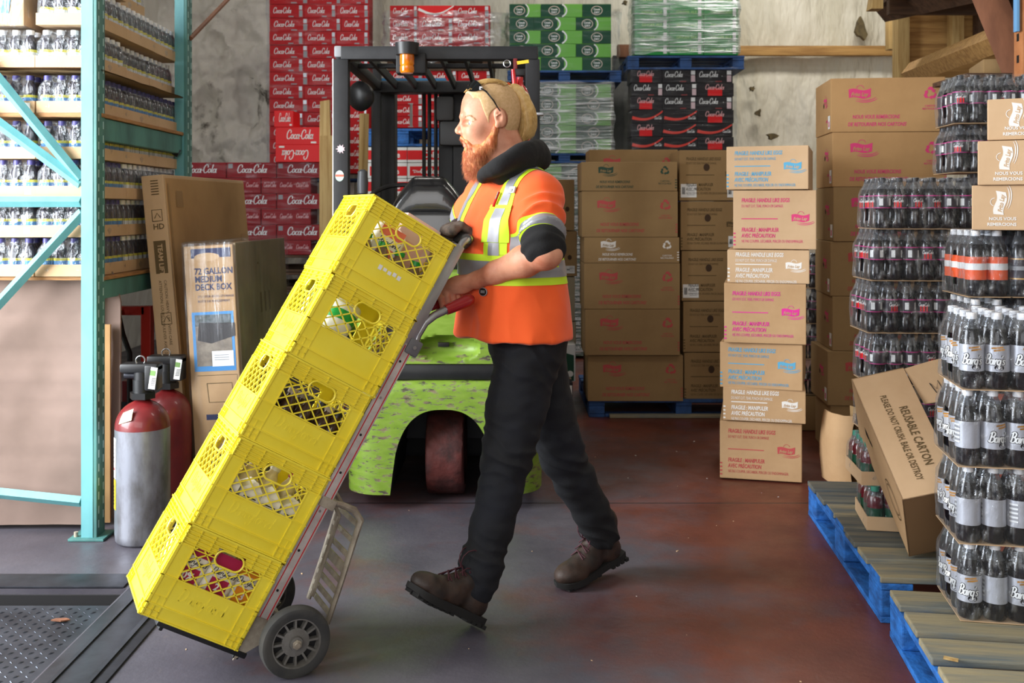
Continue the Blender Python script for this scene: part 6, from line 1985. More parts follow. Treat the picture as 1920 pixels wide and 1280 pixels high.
lbs = ['lowest, milk jugs with crimson labels inside', 'second from below, small cartons inside', 'middle one, dark brown bottles inside', 'fourth from below, white and green tubs inside', 'topmost, green capped bottles and a jug inside']
jit = [0, .002, -.002, .003, 0]
for k in range(5):
    o = cr0 if k == 0 else cr1 if k == 3 else copy_tree(cr1 if k == 4 else cr0)
    o.matrix_world = MC @ T(jit[k], jit[-k] * .5, CH * k + .0006 * k)
    tag(o, 'yellow plastic milk crate on the hand truck, ' + lbs[k], 'crate', 'yellow milk crates stacked on the hand truck')
    crates.append(o)
# worn white print on the topmost crate
mb = MB()
for i in range(5): rect(mb, .12 + i * .017, .075 + (i % 2) * .003, .132 + i * .017, .090 - (i % 3) * .002, WHITE, T(0, 0, 0) @ FRONT, -.0035)
mb.build('worn_print', crates[4], ang=0)

# contents ---------------------------------------------------------
JUGW = mat('milk_white', C8(244, 240, 226), .35, sss=.0)
CRIM = mat('crimson_label', C8(170, 20, 70), .5)
ORA = mat('orange_print', C8(240, 150, 30), .5)
GCAP = mat('green_cap', C8(20, 160, 60), .4)
def rrect(w, d, c, n=4):
    out = []
    for (cx, cy, a0) in ((w / 2 - c, -d / 2 + c, -90), (w / 2 - c, d / 2 - c, 0), (-w / 2 + c, d / 2 - c, 90), (-w / 2 + c, -d / 2 + c, 180)):
        out += [(cx + c * math.cos(R(a0 + 90 * k / n)), cy + c * math.sin(R(a0 + 90 * k / n))) for k in range(n + 1)]
    return out
def jug(label, k, x, y, accent, num, group, w_=.092, h_=.225, z=.012, tiltz=0):
    t = thing('milk_jug', label, 'milk jug', M=MC @ T(x, y, CH * k + z) @ rotz(tiltz), group=group)
    mb = MB(); rows = []
    for f, zz in ((.86, 0), (1, .01), (1, .165), (.97, .178), (.8, .19), (.45, .203), (.28, .206)):
        rows.append([(p[0], p[1], zz * h_ / .225) for p in rrect(w_ * f, w_ * f, .018 * f)])
    V = mb.grid(rows, JUGW, close_u=True)
    mb.bm.faces.new(V[0][::-1])
    mb.tube([(w_ * .30, 0, .195 * h_ / .225), (w_ * .52, 0, .17 * h_ / .225), (w_ * .54, 0, .12 * h_ / .225), (w_ * .46, 0, .10 * h_ / .225)], .009, JUGW, n=8)
    mb.build('jug_body', t, ang=50)
    mb = MB(); mb.cyl((0, 0, .203 * h_ / .225), (0, 0, .222 * h_ / .225), .019, accent, n=14); mb.build('cap', t)
    mb = MB(); X = T(0, -w_ / 2 - .0005, 0) @ FRONT
    rect(mb, -.040, .172, .040, .205, accent, T(0, -w_ * .47, 0) @ FRONT, .004)
    script(mb, 'Dairyland', -.036, .150, .009, INK_BLACK, X, off=.001, pen=.2, width=.072)
    rect(mb, -.026, .098, .028, .140, accent, X, .001)
    put_text(mb, num, 0, .108, .028, WHITE, X, off=.0018, bold=.03, align='CENTER')
    mb.build('label', t, ang=0)
    return t
g = 'milk jugs inside the lowest yellow crate'
jug('white milk jug with crimson label in the lowest crate, leftmost', 0, .075, .066, CRIM, '0%', g)
jug('white milk jug with crimson label in the lowest crate, middle one behind the handle hole', 0, .165, .068, CRIM, '2', g)
jug('cream jug with orange label in the lowest crate, right one', 0, .246, .066, ORA, '3', g, w_=.07)
for i, (x, y) in enumerate(((.07, .18), (.17, .18), (.25, .18))): jug('white milk jug in the second row of the lowest crate, %s' % hpos(i, 3), 0, x, y, CRIM, '2%', g, w_=.085)
def smallbottle(label, M, m, cap, group, r=.026, h_=.13, band=None, cat='bottle', name='bottle'):
    t = thing(name, label, cat, M=M, group=group)
    mb = MB(); mb.lathe([(r * .8, 0), (r, .006), (r, h_ * .6), (r * .8, h_ * .75), (r * .5, h_ * .86), (r * .5, h_ * .92)], m, n=16); mb.build('body', t, ang=50)
    mb = MB(); mb.cyl((0, 0, h_ * .90), (0, 0, h_), r * .58, cap, n=14); mb.build('cap', t)
    if band:
        mb = MB(); mb.lathe([(r * 1.01, h_ * .2), (r * 1.01, h_ * .55)], band, n=16, caps=False); mb.build('label', t, ang=50)
    return t
def gable(label, M, m, band, group, w_=.062, h_=.12):
    t = thing('small_carton', label, 'drink carton', M=M, group=group)
    mb = MB(); mb.box((0, 0, h_ * .4), (w_, w_, h_ * .8), m, bev=.002)
    mb.prism([(-w_ / 2, h_ * .8), (w_ / 2, h_ * .8), (.003, h_), (-.003, h_)], -w_ / 2, w_ / 2, m); mb.build('carton_body', t, ang=0)
    mb = MB(); X = T(0, -w_ / 2, 0) @ FRONT
    poly2(mb, [(-w_ / 2, .002), (w_ / 2, .002), (w_ / 2, .03), (0, .042), (-w_ / 2, .026)], band, X, .001)
    for q in range(3): rect(mb, -.02, .055 + q * .009, .02, .058 + q * .009, INK_BLACK, X, .001)
    mb.build('printed_band', t, ang=0)
g = 'small cartons inside the second crate from below'
for i in range(4):
    gable('small cream carton with green band in the second crate, %s' % ('leftmost', 'second from left', 'third from left', 'rightmost')[i], MC @ T(.055 + .066 * i, .052, CH + .045) @ rotz(R((-6, 4, -3, 5)[i])), JUGW, GRN_L, g)
for i in range(4):
    smallbottle('cream bottle behind the small cartons in the second crate, %s' % ('leftmost', 'second from left', 'third from left', 'rightmost')[i], MC @ T(.06 + .062 * i, .125, CH + .06), mat('cream_bottle', C8(226, 208, 160), .35), CRIM if i in (0, 3) else JUGW, 'cream bottles in the second crate from below', r=.028, h_=.16, band=mat('lilac_label', C8(196, 160, 190), .5) if i == 0 else None)
mb = MB(); mb.box((CW / 2, CW / 2, CH + .03), (CW - .05, CW - .05, .028), KRAFT_SH, bev=.003); o = mb.build('cardboard_insert', M=None); o.matrix_world = MC; tag(o, 'brown cardboard layer under the small cartons in the second crate', 'cardboard')
BRN = mat('chocolate_bottle', C8(70, 46, 34), .2, coat=.4)
BRP = mat('beige_label', C8(176, 160, 138), .5)
g = 'dark brown bottles inside the middle crate'
for i in range(5):
    for j in range(2):
        smallbottle('dark brown bottle in the middle crate, %s row, %s' % (('front', 'second')[j], ('leftmost', 'second', 'third', 'fourth', 'rightmost')[i]), MC @ T(.05 + .052 * i, .05 + .056 * j, CH * 2 + .03) @ Matrix.Rotation(R(random.uniform(-6, 6)), 4, 'Y'), BRN, BRP if (i + j) % 2 else BLACK, g, h_=.15, band=BRP)
g = 'tubs and jars inside the fourth crate from below'
t = thing('white_tub', 'round white tub with green writing in the fourth crate from below', 'tub', M=MC @ T(.12, .085, CH * 3 + .10) @ Matrix.Rotation(R(-18), 4, 'X'))
mb = MB(); mb.lathe([(.044, 0), (.056, .09), (.058, .092), (.058, .104), (.04, .105)], JUGW, n=28); mb.build('tub_body', t, ang=40)
mb = MB(); mb.lathe([(.0515, .045), (.0555, .075)], GCAP, n=28, caps=False); mb.build('label_band', t, ang=60)
for i in range(5):
    smallbottle('beige jar in the fourth crate from below, %s' % ('leftmost', 'second', 'third', 'fourth', 'rightmost')[i], MC @ T(.05 + .052 * i, .05 + .01 * (i % 2), CH * 3 + .02), mat('beige_jar', C8(196, 182, 150), .4), BRN if i % 2 else JUGW, g, h_=.10, cat='jar', name='jar')
t = thing('green_pouch', 'pale green pouch in the fourth crate from below', 'pouch', M=MC @ T(.075, .16, CH * 3 + .02))
mb = MB(); mb.box((0, 0, .10), (.11, .05, .2), mat('pale_green_pouch', C8(168, 204, 150), .4, col2=C8(220, 230, 214), vs=14), bev=.018); mb.build('pouch_body', t); 
g = 'green capped bottles inside the topmost crate'
for i in range(4):
    smallbottle('brown green capped bottle in the topmost crate, %s' % ('leftmost', 'second', 'third', 'rightmost')[i], MC @ T(.085 + .06 * i, .058, CH * 4 + .03) @ Matrix.Rotation(R(-12), 4, 'Y'), mat('tan_glass', C8(120, 98, 78), .15, coat=.5), GCAP, g, r=.028, h_=.135)
jug('large white milk jug in the topmost crate', 4, .13, .12, mat('pale_red_cap', C8(230, 120, 100), .5), '1', None, w_=.11, h_=.24, z=.012)
t = thing('pink_carton', 'pale pink carton sticking out of the topmost crate', 'drink carton', M=MC @ T(.235, .20, CH * 4 + .10))
mb = MB(); mb.box((0, 0, .10), (.13, .09, .20), mat('pale_pink', C8(244, 212, 200), .5), bev=.006); mb.build('carton_body', t)
mb = MB(); rect(mb, -.04, .05, .04, .12, mat('pale_pink2', C8(236, 190, 176), .5), T(0, -.045, 0) @ FRONT); mb.build('printed_panel', t, ang=0)

# ---------------------------------------------------------------- hand truck
REDL = mat('red_line', C8(196, 30, 40), .4)
GRIP = mat('red_grip', C8(150, 26, 30), .25, coat=.4)
tr = thing('hand_truck', 'aluminium hand truck with red grips carrying the yellow crates', 'hand truck', M=MC)
RA0, RA1 = CW + .006, CW + .048
BN, BF = .035, .245
cB = Q(775, 648, BN).z
cT = CH * 5 + .008
for b_, nm in ((BN, 0), (BF, 1)):
    mb = MB(); mb.box(((RA0 + RA1) / 2, b_, (cB + .04) / 2), (RA1 - RA0, .022, cB - .03), ALU_R, bev=.003)
    mb.box(((RA0 + RA1) / 2 - .004, b_, (cB + cT) / 2), (RA1 - RA0 - .008, .024, cT - cB + .01), ALU, bev=.004)
    r_ = mb.build('rail', tr, ang=40)
    mb = MB()
    for a in (RA0 + .012, RA1 - .007): mb.box((a, b_ - .0112, cB / 2 + .02), (.003, .0012, cB - .06), REDL)
    for k in range(8): mb.cyl(((RA0 + RA1) / 2, b_ - .012, cB * (k + .5) / 8), ((RA0 + RA1) / 2, b_ - .009, cB * (k + .5) / 8), .004, BLACK if k % 3 else ALU, n=8)
    mb.build('pinstripe', r_, ang=0)
for k in range(6):
    mb = MB(); mb.box(((RA0 + RA1) / 2, (BN + BF) / 2, .04 + k * .22), (.012, BF - BN - .02, .03), ALU, bev=.002); mb.build('cross_bar', tr)
# top loop
mb = MB(); xm = (RA0 + RA1) / 2 - .002
loop = [(xm, BN, cT - .02), (xm + .004, BN, cT + .02), (xm + .02, BN + .004, cT + .042), (xm + .03, BN + .03, cT + .046), (xm + .03, BF - .03, cT + .046), (xm + .02, BF - .004, cT + .042), (xm + .004, BF, cT + .02), (xm, BF, cT - .02)]
mb.tube(loop, .011, ALU, n=10); mb.build('top_loop', tr, ang=60)
mb = MB(); mb.tube([(xm + .012, BN + .002, cT + .034)] + loop[3:5] + [(xm + .02, BF - .002, cT + .038)], .0155, RUBBER, n=12); mb.build('loop_sleeve', tr, ang=60)
# bent handles with grips
def handle(b_, s):
    q = [Q(776, 652, BN), Q(783, 628, BN), Q(797, 605, BN), Q(815, 591, BN), Q(836, 581, BN), Q(862, 570, BN), Q(884, 560, BN)]
    q = [Vector((v.x, b_, v.z)) for v in q]
    qq = []
    for i in range(len(q) - 1):
        for t in (0, .5): qq.append(q[i].lerp(q[i + 1], t))
    qq.append(q[-1])
    mb = MB(); mb.tube(qq[:-3], .0125, ALU, n=14); h_ = mb.build('handle', tr, ang=60)
    mb = MB(); mb.tube([q[4], q[4].lerp(q[5], .3), q[5], q[5].lerp(q[6], .6), q[6], q[6] + (q[6] - q[5]).normalized() * .008], [.0165, .0175, .0185, .020, .0175, .008], GRIP, n=16); mb.build('grip', h_, ang=60)
    mb = MB(); mb.box((q[0].x - .006, b_, q[0].z), (.046, .036, .05), mat('grey_bracket', C8(110, 110, 114), .5, metal=.3), bev=.008); mb.cyl((q[0].x - .006, b_ - .022, q[0].z), (q[0].x - .006, b_ - .017, q[0].z), .006, ALU, n=8); mb.build('bracket', tr)
    return q
HG = handle(BN, 1)
BG2 = .165
HG2 = handle(BG2, 1)
# wheels
wc = Q(553, 1202, -.045)
WR = .0985
def wheel(b_):
    mb = MB(); M_ = T(wc.x, b_, wc.z) @ Matrix.Rotation(R(90), 4, 'X')
    mb.lathe([(WR * .70, -.020), (WR * .86, -.024), (WR * .96, -.020), (WR, -.010), (WR, .010), (WR * .96, .020), (WR * .86, .024), (WR * .70, .020)], RUBBER, M_, n=56, caps=False)
    w_ = mb.build('wheel', tr, ang=40)
    RIM = mat('wheel_rim_grey', C8(120, 118, 114), .55, col2=C8(96, 92, 86), vs=20)
    mb = MB()
    mb.lathe([(WR * .70, -.018), (WR * .72, .018), (WR * .66, .018), (WR * .64, .004), (WR * .64, -.018)], RIM, M_, n=48, caps=False)
    mb.lathe([(.002, -.012), (WR * .38, -.010), (WR * .40, .008), (WR * .20, .012), (WR * .18, .020), (.002, .022)], RIM, M_, n=32, caps=False)
    for k in range(12):
        a = R(30 * k); m2 = M_ @ Matrix.Rotation(a, 4, 'Z')
        mb.box((WR * .52, 0, .001), (WR * .30, .006, .018), RIM, M=m2)
    mb.lathe([(WR * .38, -.008), (WR * .65, -.008)], BLACK, M_, n=32, caps=False)
    mb.build('rim', w_, ang=40)
    mb = MB(); mb.cyl((wc.x, b_ - .034, wc.z), (wc.x, b_ + .01, wc.z), .0075, ALU_D, n=12); mb.lathe([(.012, .020), (.014, .026), (.002, .028)], ALU_D, M_, n=6); mb.build('hub', w_)
wheel(-.045); wheel(CW + .045)
mb = MB(); mb.cyl((wc.x, -.03, wc.z), (wc.x, CW + .03, wc.z), .008, ALU_D); mb.build('axle', tr)
for b_ in (BN, BF):
    mb = MB()
    mb.prism([(RA0, -.03), (RA0, .10), (RA1, .10), (wc.x + .02, wc.z + .02), (wc.x, wc.z - .02), (wc.x - .03, wc.z - .015)], b_ - .016, b_ - .010, ALU_D); mb.build('axle_bracket', tr)
# stair glide ladder
def gp(px, py, b_): q = Q(px, py, BN); return Vector((q.x, b_, q.z))
for b_ in (BN, BF):
    mb = MB(); mb.tube([gp(618, 940, b_), gp(640, 946, b_), gp(664, 956, b_), gp(676, 975, b_), gp(668, 1000, b_), gp(640, 1090, b_), gp(614, 1168, b_)], [.010, .014, .015, .015, .013, .012, .011], ALU_D, n=8, flat=.7); mb.build('glide_rail', tr, ang=60)
for f in (.0, .17, .33, .47, .60, .72, .84, .95):
    p = gp(672, 985, 0).lerp(gp(616, 1160, 0), f)
    mb = MB(); mb.box((p.x, (BN + BF) / 2, p.z), (.010, BF - BN, .014 if f not in (.47,) else .026), ALU_D, bev=.002); mb.build('glide_rung', tr)
for b_ in ((BN + BF) / 2,):
    mb = MB(); mb.tube([gp(640, 946, b_), gp(655, 985, b_), gp(630, 1060, b_), gp(603, 1140, b_)], .007, ALU_D, n=6); mb.build('glide_brace', tr)
q = gp(618, 944, BN); mb = MB(); mb.box((q.x - .01, (BN + BF) / 2, q.z), (.05, BF - BN + .03, .03), ALU_D, bev=.003); mb.build('glide_bracket', tr)
# nose plate
mb = MB(); mb.box((CW * .5 + .05, CW / 2, -.0085), (CW - .03, CW - .03, .016), BLACK_M, bev=.004); mb.box((CW + .010, CW / 2, .02), (.018, CW - .04, .09), BLACK_M, bev=.003)
mb.box((.085, CW / 2, -.018), (.012, CW - .05, .02), BLACK_M, bev=.004)
mb.build('nose_plate', tr)
# ---------------------------------------------------------------- implicit surfaces (numpy) -> one continuous mesh
def V3(*a): return np.array(a[0] if len(a) == 1 else a, dtype=float)
def cone(a, b, r0, r1, k=.02, mode='add', sx=None):
    a, b = V3(a), V3(b); ab = b - a; L2 = ab @ ab
    def f(p):
        t = np.clip(((p - a) @ ab) / L2, 0, 1)
        return np.linalg.norm(p - a - t[:, None] * ab, axis=1) - (r0 + (r1 - r0) * t)
    return (f, (a + b) / 2, math.sqrt(L2) / 2 + max(r0, r1), mode, k)
def ell(c, r, M3=None, k=.02, mode='add'):
    c, r = V3(c), V3(r)
    def f(p):
        q = p - c
        if M3 is not None: q = q @ M3
        k0 = np.linalg.norm(q / r, axis=1); k1 = np.linalg.norm(q / (r * r), axis=1) + 1e-9
        return k0 * (k0 - 1) / k1
    return (f, c, r.max(), mode, k)
def chain(pts, rs, k=.02):
    return [cone(pts[i], pts[i + 1], rs[i], rs[i + 1], k) for i in range(len(pts) - 1)]
def implicit(prims, h, name='m'):
    lo = np.min([c - r for _, c, r, m, _ in prims if m == 'add'], axis=0) - 3 * h
    hi = np.max([c + r for _, c, r, m, _ in prims if m == 'add'], axis=0) + 3 * h
    B = 8; bs = B * h
    nb = np.ceil((hi - lo) / bs).astype(int)
    idx = np.stack(np.meshgrid(*[np.arange(n) for n in nb], indexing='ij'), -1).reshape(-1, 3)
    cen = lo + (idx + .5) * bs
    def ev(p, pr):
        d = np.full(len(p), 1e3)
        for f, c, r, m, k in pr:
            e = f(p)
            if m == 'add':
                hh = np.clip(.5 + .5 * (d - e) / k, 0, 1); d = d + (e - d) * hh - k * hh * (1 - hh)
            elif m == 'sub':
                hh = np.clip(.5 - .5 * (d + e) / k, 0, 1); d = d + (-e - d) * hh + k * hh * (1 - hh)
            elif m == 'cut':
                d = np.maximum(d, e)
        return d
    dc = ev(cen, prims)
    keep = np.abs(dc) < bs * 1.25 + .01
    idx, cen = idx[keep], cen[keep]
    g = np.arange(B + 1)
    off = np.stack(np.meshgrid(g, g, g, indexing='ij'), -1).reshape(-1, 3)
    N_ = B + 1
    Vk, Vp, quads = [], [], []
    big = (nb * B + 2).astype(np.int64)
    key = lambda a: (a[:, 0] * big[1] + a[:, 1]) * big[2] + a[:, 2]
    for s in range(0, len(idx), 24):
        ii = idx[s:s + 24]; cc = cen[s:s + 24]
        r_ = bs * .87 + np.max(np.linalg.norm(cc - cc.mean(0), axis=1))
        pr = [q for q in prims if q[3] == 'cut' or np.linalg.norm(q[1] - cc.mean(0)) < r_ + q[2] + q[4] + .02]
        gi = (ii[:, None, :] * B + off[None]).reshape(-1, 3)
        d = ev(lo + gi * h, pr).reshape(len(ii), N_, N_, N_)
        sgn = d < 0
        c8 = [(a, b, c) for a in (0, 1) for b in (0, 1) for c in (0, 1)]
        S_ = sum(sgn[:, a:a + B, b:b + B, c:c + B].astype(int) for a, b, c in c8)
        bi, x, y, z = np.nonzero((S_ > 0) & (S_ < 8))
        if len(bi):
            acc = np.zeros((len(bi), 3)); cnt = np.zeros(len(bi))
            for i, A in enumerate(c8):
                for Bq in c8[i + 1:]:
                    if sum(abs(A[q] - Bq[q]) for q in range(3)) != 1: continue
                    d0 = d[bi, x + A[0], y + A[1], z + A[2]]; d1 = d[bi, x + Bq[0], y + Bq[1], z + Bq[2]]
                    mk = (d0 < 0) != (d1 < 0)
                    t = np.where(mk, d0 / np.where(mk, d0 - d1, 1), 0)[:, None]
                    acc += np.where(mk[:, None], V3(A) + t * (V3(Bq) - V3(A)), 0); cnt += mk
            cell = ii[bi] * B + np.stack([x, y, z], 1)
            Vk.append(key(cell)); Vp.append(lo + (cell + acc / cnt[:, None]) * h)
        for ax in range(3):
            sl0 = [slice(0, B)] * 3; sl1 = [slice(0, B)] * 3; sl1[ax] = slice(1, B + 1)
            a0 = sgn[(slice(None), *sl0)]; a1 = sgn[(slice(None), *sl1)]
            bi, x, y, z = np.nonzero(a0 != a1)
            if not len(bi): continue
            cell = ii[bi] * B + np.stack([x, y, z], 1)
            u, v = [(1, 2), (2, 0), (0, 1)][ax]
            e1 = np.zeros(3, int); e1[u] = 1; e2 = np.zeros(3, int); e2[v] = 1
            q = np.stack([key(cell - e1 - e2), key(cell - e2), key(cell), key(cell - e1)], 1)
            fl_ = a0[bi, x, y, z]
            q[~fl_] = q[~fl_][:, ::-1]
            quads.append(q)
    Vk, Vp, quads = np.concatenate(Vk), np.concatenate(Vp), np.concatenate(quads)
    uk, first = np.unique(Vk, return_index=True)
    pos = np.searchsorted(uk, quads); pos = np.clip(pos, 0, len(uk) - 1)
    ok = (uk[pos] == quads).all(1)
    return Vp[first], pos[ok]
def imesh(name, prims, h, mats, parent, disp=None, smooth=2, origin=None):
    v, f = implicit(prims, h)
    # light laplacian smoothing
    e = np.concatenate([f[:, [0, 1]], f[:, [1, 2]], f[:, [2, 3]], f[:, [3, 0]]]); 
    for _ in range(smooth):
        s = np.zeros_like(v); c = np.zeros(len(v))
        np.add.at(s, e[:, 0], v[e[:, 1]]); np.add.at(c, e[:, 0], 1); np.add.at(s, e[:, 1], v[e[:, 0]]); np.add.at(c, e[:, 1], 1)
        v = v * .5 + .5 * s / np.maximum(c, 1)[:, None]
    me = bpy.data.meshes.new(name)
    o = V3(parent.location) if parent else V3(0, 0, 0)
    me.from_pydata((v - o).tolist(), [], f.tolist())
    if disp:
        me.update()
        nrm = np.zeros(len(v) * 3); me.vertices.foreach_get('normal', nrm); nrm = nrm.reshape(-1, 3)
        v = v + nrm * disp(v)[:, None]
        me.vertices.foreach_set('co', (v - o).ravel())
    for m in mats: me.materials.append(m)
    me.polygons.foreach_set('use_smooth', [True] * len(me.polygons))
    me.update()
    return link(name, me, parent)
def nz(v, sc_, seed=0, st=(1, 1, 1)):
    return np.array([noise.noise(Vector((p[0] * sc_ * st[0] + seed, p[1] * sc_ * st[1], p[2] * sc_ * st[2]))) for p in v])

# ---------------------------------------------------------------- the worker
def skin_mat():
    m = mat('skin', C8(218, 156, 126), .5, col2=C8(190, 118, 90), vs=9, bump=.06, bs=160, sss=.12, spec=.35)
    return m
SKIN = skin_mat()
HIVIS = mat('hi_vis_orange', C8(255, 98, 30), .8, col2=C8(250, 88, 22), vs=3, bump=.05, bs=300, sheen=.2)
LIME = mat('hi_vis_lime', C8(206, 240, 44), .7)
REFL = mat('reflective_tape', C8(150, 150, 156), .42, metal=.25)
HOOD = mat('black_fleece', C8(20, 19, 20), .95, bump=.15, bs=200)
DENIM = mat('dark_denim', C8(11, 12, 16), .85, col2=C8(16, 19, 29), vs=5, bump=.12, bs=220)
HAIR = mat('blond_hair', C8(206, 164, 96), .45, col2=C8(226, 192, 128), vs=60, stretch=(1, 1, 1))
STUB = mat('blond_stubble', C8(200, 162, 112), .75, col2=C8(216, 178, 134), vs=120, bump=.35, bs=600, bd=.004)
BEARD = mat('ginger_beard', C8(182, 96, 50), .55, col2=C8(216, 146, 90), vs=45)
LEATHER = mat('boot_leather', C8(62, 44, 34), .6, col2=C8(38, 31, 27), vs=14, bump=.15, bs=60)
SOLE = mat('boot_sole', C8(26, 25, 24), .8)
pc = Vector((.0, 3.30, 0))
TY = R(31)
tf = Vector((-math.cos(TY), -math.sin(TY), 0)); tl_ = Vector((math.sin(TY), -math.cos(TY), 0))
man = thing('person', 'bearded worker in orange hi-vis shirt and dark jeans wheeling the hand truck', 'person', (.05, 3.3, 0))
def hp(f, l, u, yaw=R(7)):
    """head coordinates: forward, left, up (m) about a point at the ear"""
    O_ = P(925, 215, 3.28)
    hf = Vector((-math.cos(yaw), -math.sin(yaw), 0)); hl = Vector((math.sin(yaw), -math.cos(yaw), 0))
    return O_ + hf * f + hl * l + Vector((0, 0, u))
HM = np.array([[-math.cos(R(7)), math.sin(R(7)), 0], [-math.sin(R(7)), -math.cos(R(7)), 0], [0, 0, 1]])   # columns f, l, u
def hell(f, l, u, r, k=.02, mode='add', pitch=0):
    M3 = HM
    if pitch:
        c, s = math.cos(R(pitch)), math.sin(R(pitch)); M3 = HM @ np.array([[c, 0, -s], [0, 1, 0], [s, 0, c]])
    return ell(hp(f, l, u), r, M3, k, mode)
def hcone(a, b, r0, r1, k=.01, mode='add'): return cone(hp(*a), hp(*b), r0, r1, k, mode)
skull = [hell(.008, 0, .022, (.098, .076, .088), .02), hell(.045, 0, -.04, (.062, .061, .085), .025), hell(.030, 0, -.095, (.062, .055, .040), .02, pitch=20)]
face = [hcone((.0975, -.026, -.0065), (.0975, .026, -.0065), .0135, .0125, .008)]
for s in (-1, 1):
    face += [hell(.062, .040 * s, -.058, (.030, .022, .026), .02),
             hell(.108, .043 * s, -.0315, (.031, .031, .0135), .005, 'sub'),
             hcone((.0795, .021 * s, -.0250), (.0685, .049 * s, -.0265), .0058, .0050, .003), hcone((.0785, .021 * s, -.0415), (.0680, .048 * s, -.0400), .0052, .0050, .004)]
face += [hcone((.0985, 0, -.020), (.1165, 0, -.052), .0070, .0100, .008), hell(.1125, 0, -.0555, (.0125, .0110, .0105), .006)]
for s in (-1, 1):
    face += [hell(.103, .0115 * s, -.060, (.0105, .0075, .008), .005), hell(.108, .006 * s, -.067, (.005, .0035, .004), .002, 'sub')]
face += [hcone((.094, -.014, -.0905), (.094, .014, -.0905), .0070, .0070, .006), hcone((.090, -.013, -.1025), (.090, .013, -.1025), .0078, .0078, .006), hcone((.101, -.016, -.0965), (.101, .016, -.0965), .003, .003, .002, 'sub')]
for s in (-1, 1):
    face += [hell(-.014, .077 * s, -.016, (.019, .0075, .031), .006, pitch=-12), hell(-.009, .086 * s, -.013, (.010, .007, .016), .004, 'sub', pitch=-12), hell(-.006, .079 * s, -.040, (.009, .006, .009), .005),
             hcone((-.004, .083 * s, -.010), (-.012, .0835 * s, -.006), .003, .002, .003)]
UPZ = Vector((0, 0, 1))
neckb = pc + Vector((.035, .0, 1.385))
neck = [cone(hp(-.020, 0, -.06), neckb + Vector((-.005, 0, 0)), .060, .068, .03), cone(hp(.02, 0, -.10), neckb + tf * .04, .045, .055, .03)]
shL, shR = pc + tl_ * .152 + Vector((.004, 0, 1.343)), pc - tl_ * .165 + Vector((.01, 0, 1.350))
elL, wrL = P(1022, 474, 3.01), P(897, 524, 3.165)
elR, wrR = P(868, 430, 3.55), P(856, 437, 3.30)
torso = [cone(neckb - UPZ * .06, pc + Vector((0, 0, 1.15)), .07, .11, .05), cone(shL - tl_ * .03, shR + tl_ * .03, .04, .04, .05), cone(pc + Vector((0, 0, 1.15)), pc + Vector((.04, 0, .96)), .11, .10, .05)]
LL = [P(988, 668, 3.22), P(968, 760, 3.20), P(953, 850, 3.17), P(936, 925, 3.155), P(922, 990, 3.14), P(903, 1055, 3.12), P(893, 1100, 3.105)]
LR = [P(1003, 668, 3.38), P(1026, 770, 3.40), P(1054, 852, 3.42), P(1078, 900, 3.44), P(1108, 955, 3.475), P(1128, 1000, 3.50)]
# left forearm, fist on the far grip
mid = elL.lerp(wrL, .30)
arms = chain([shL, shL.lerp(elL, .5), elL], [.045, .048, .046], .02) + chain([elL, mid, elL.lerp(wrL, .72), wrL], [.046, .047, .035, .028], .02)
arms += [cone(elL + Vector((.008, .0, -.004)), elL + Vector((0, 0, .01)), .040, .04, .02)]
arms += chain([shR, elR, wrR], [.055, .044, .030], .02)
def fist(A0, e, o, wrist, side=1, r=.029):
    """A0 centre on the bar, e bar axis pointing to the wrist, o outward (back of the hand), fingers wrap downwards"""
    e = e.normalized(); o = (o - e * o.dot(e)).normalized(); u = e.cross(o); 
    if u.z < 0: u = -u
    pr = []
    mcps = []
    for i, (ax_off, ln, rr) in enumerate(((-.034, 1.0, .0098), (-.013, 1.06, .0102), (.008, 1.0, .0098), (.027, .86, .0088))):
        A = A0 + e * ax_off
        pt = lambda ang, rad: A + (o * math.cos(R(ang)) + u * math.sin(R(ang))) * rad
        m_ = pt(58, .045); mcps.append(m_)
        pts = [m_, pt(8, .0405 * ln + .001), pt(-48, .034), pt(-108, r + .002), pt(-160, r + .001)]
        pr += chain(pts, [rr * 1.16, rr * 1.08, rr, rr * .93, rr * .84], .0022)
    for i, m_ in enumerate(mcps):
        pr.append(cone(m_, wrist + e * -.004 + u * (.006 - .004 * i), .0125, .019, .014))
    pr.append(ell((mcps[1] + wrist) / 2 - u * .004, (.044, .020, .030), None, .012))
    th0 = A0 + e * .040 - o * .012 + u * .030
    pr += chain([wrist - e * .008 - o * .008, th0, A0 + e * .012 - o * .026 + u * .024, A0 - e * .012 - o * .022 + u * .024], [.017, .0145, .0115, .0095], .008)
    return pr
gA = MC @ Vector(((HG2[4].x + HG2[6].x) / 2 + .010, BG2, (HG2[4].z + HG2[6].z) / 2 + .014)); gE = (MC @ HG2[6]) - (MC @ HG2[4])
hands = fist(gA, gE, Vector((-.1, -1, .1)), wrL)
lA = MC @ Vector((xm + .03, .15, cT + .046)); 
handsR = fist(lA, -nn_ * -1.0, Vector((.15, -.2, 1)), wrR, r=.024)
body_pr = skull + face + neck + torso + arms + hands + handsR
body_pr += chain(LL, [.09, .08, .065, .052, .048, .042, .040], .03) + chain(LR, [.09, .078, .062, .052, .048, .042], .03)
body_pr += [cone(LL[-1], P(882, 1138, 3.09), .038, .026, .02), cone(P(880, 1138, 3.08), P(825, 1108, 3.02), .024, .018, .02), cone(LR[-1], P(1138, 1022, 3.53), .038, .026, .02), cone(P(1138, 1022, 3.54), P(1110, 1046, 3.49), .022, .018, .02)]
glove_pr = handsR + [cone(wrR, wrR.lerp(elR, .12), .030, .031, .01)]
def body_disp(v):
    return .0006 * nz(v, 60)
bodyo = imesh('body', body_pr, .0022, [SKIN], man, None, smooth=1)
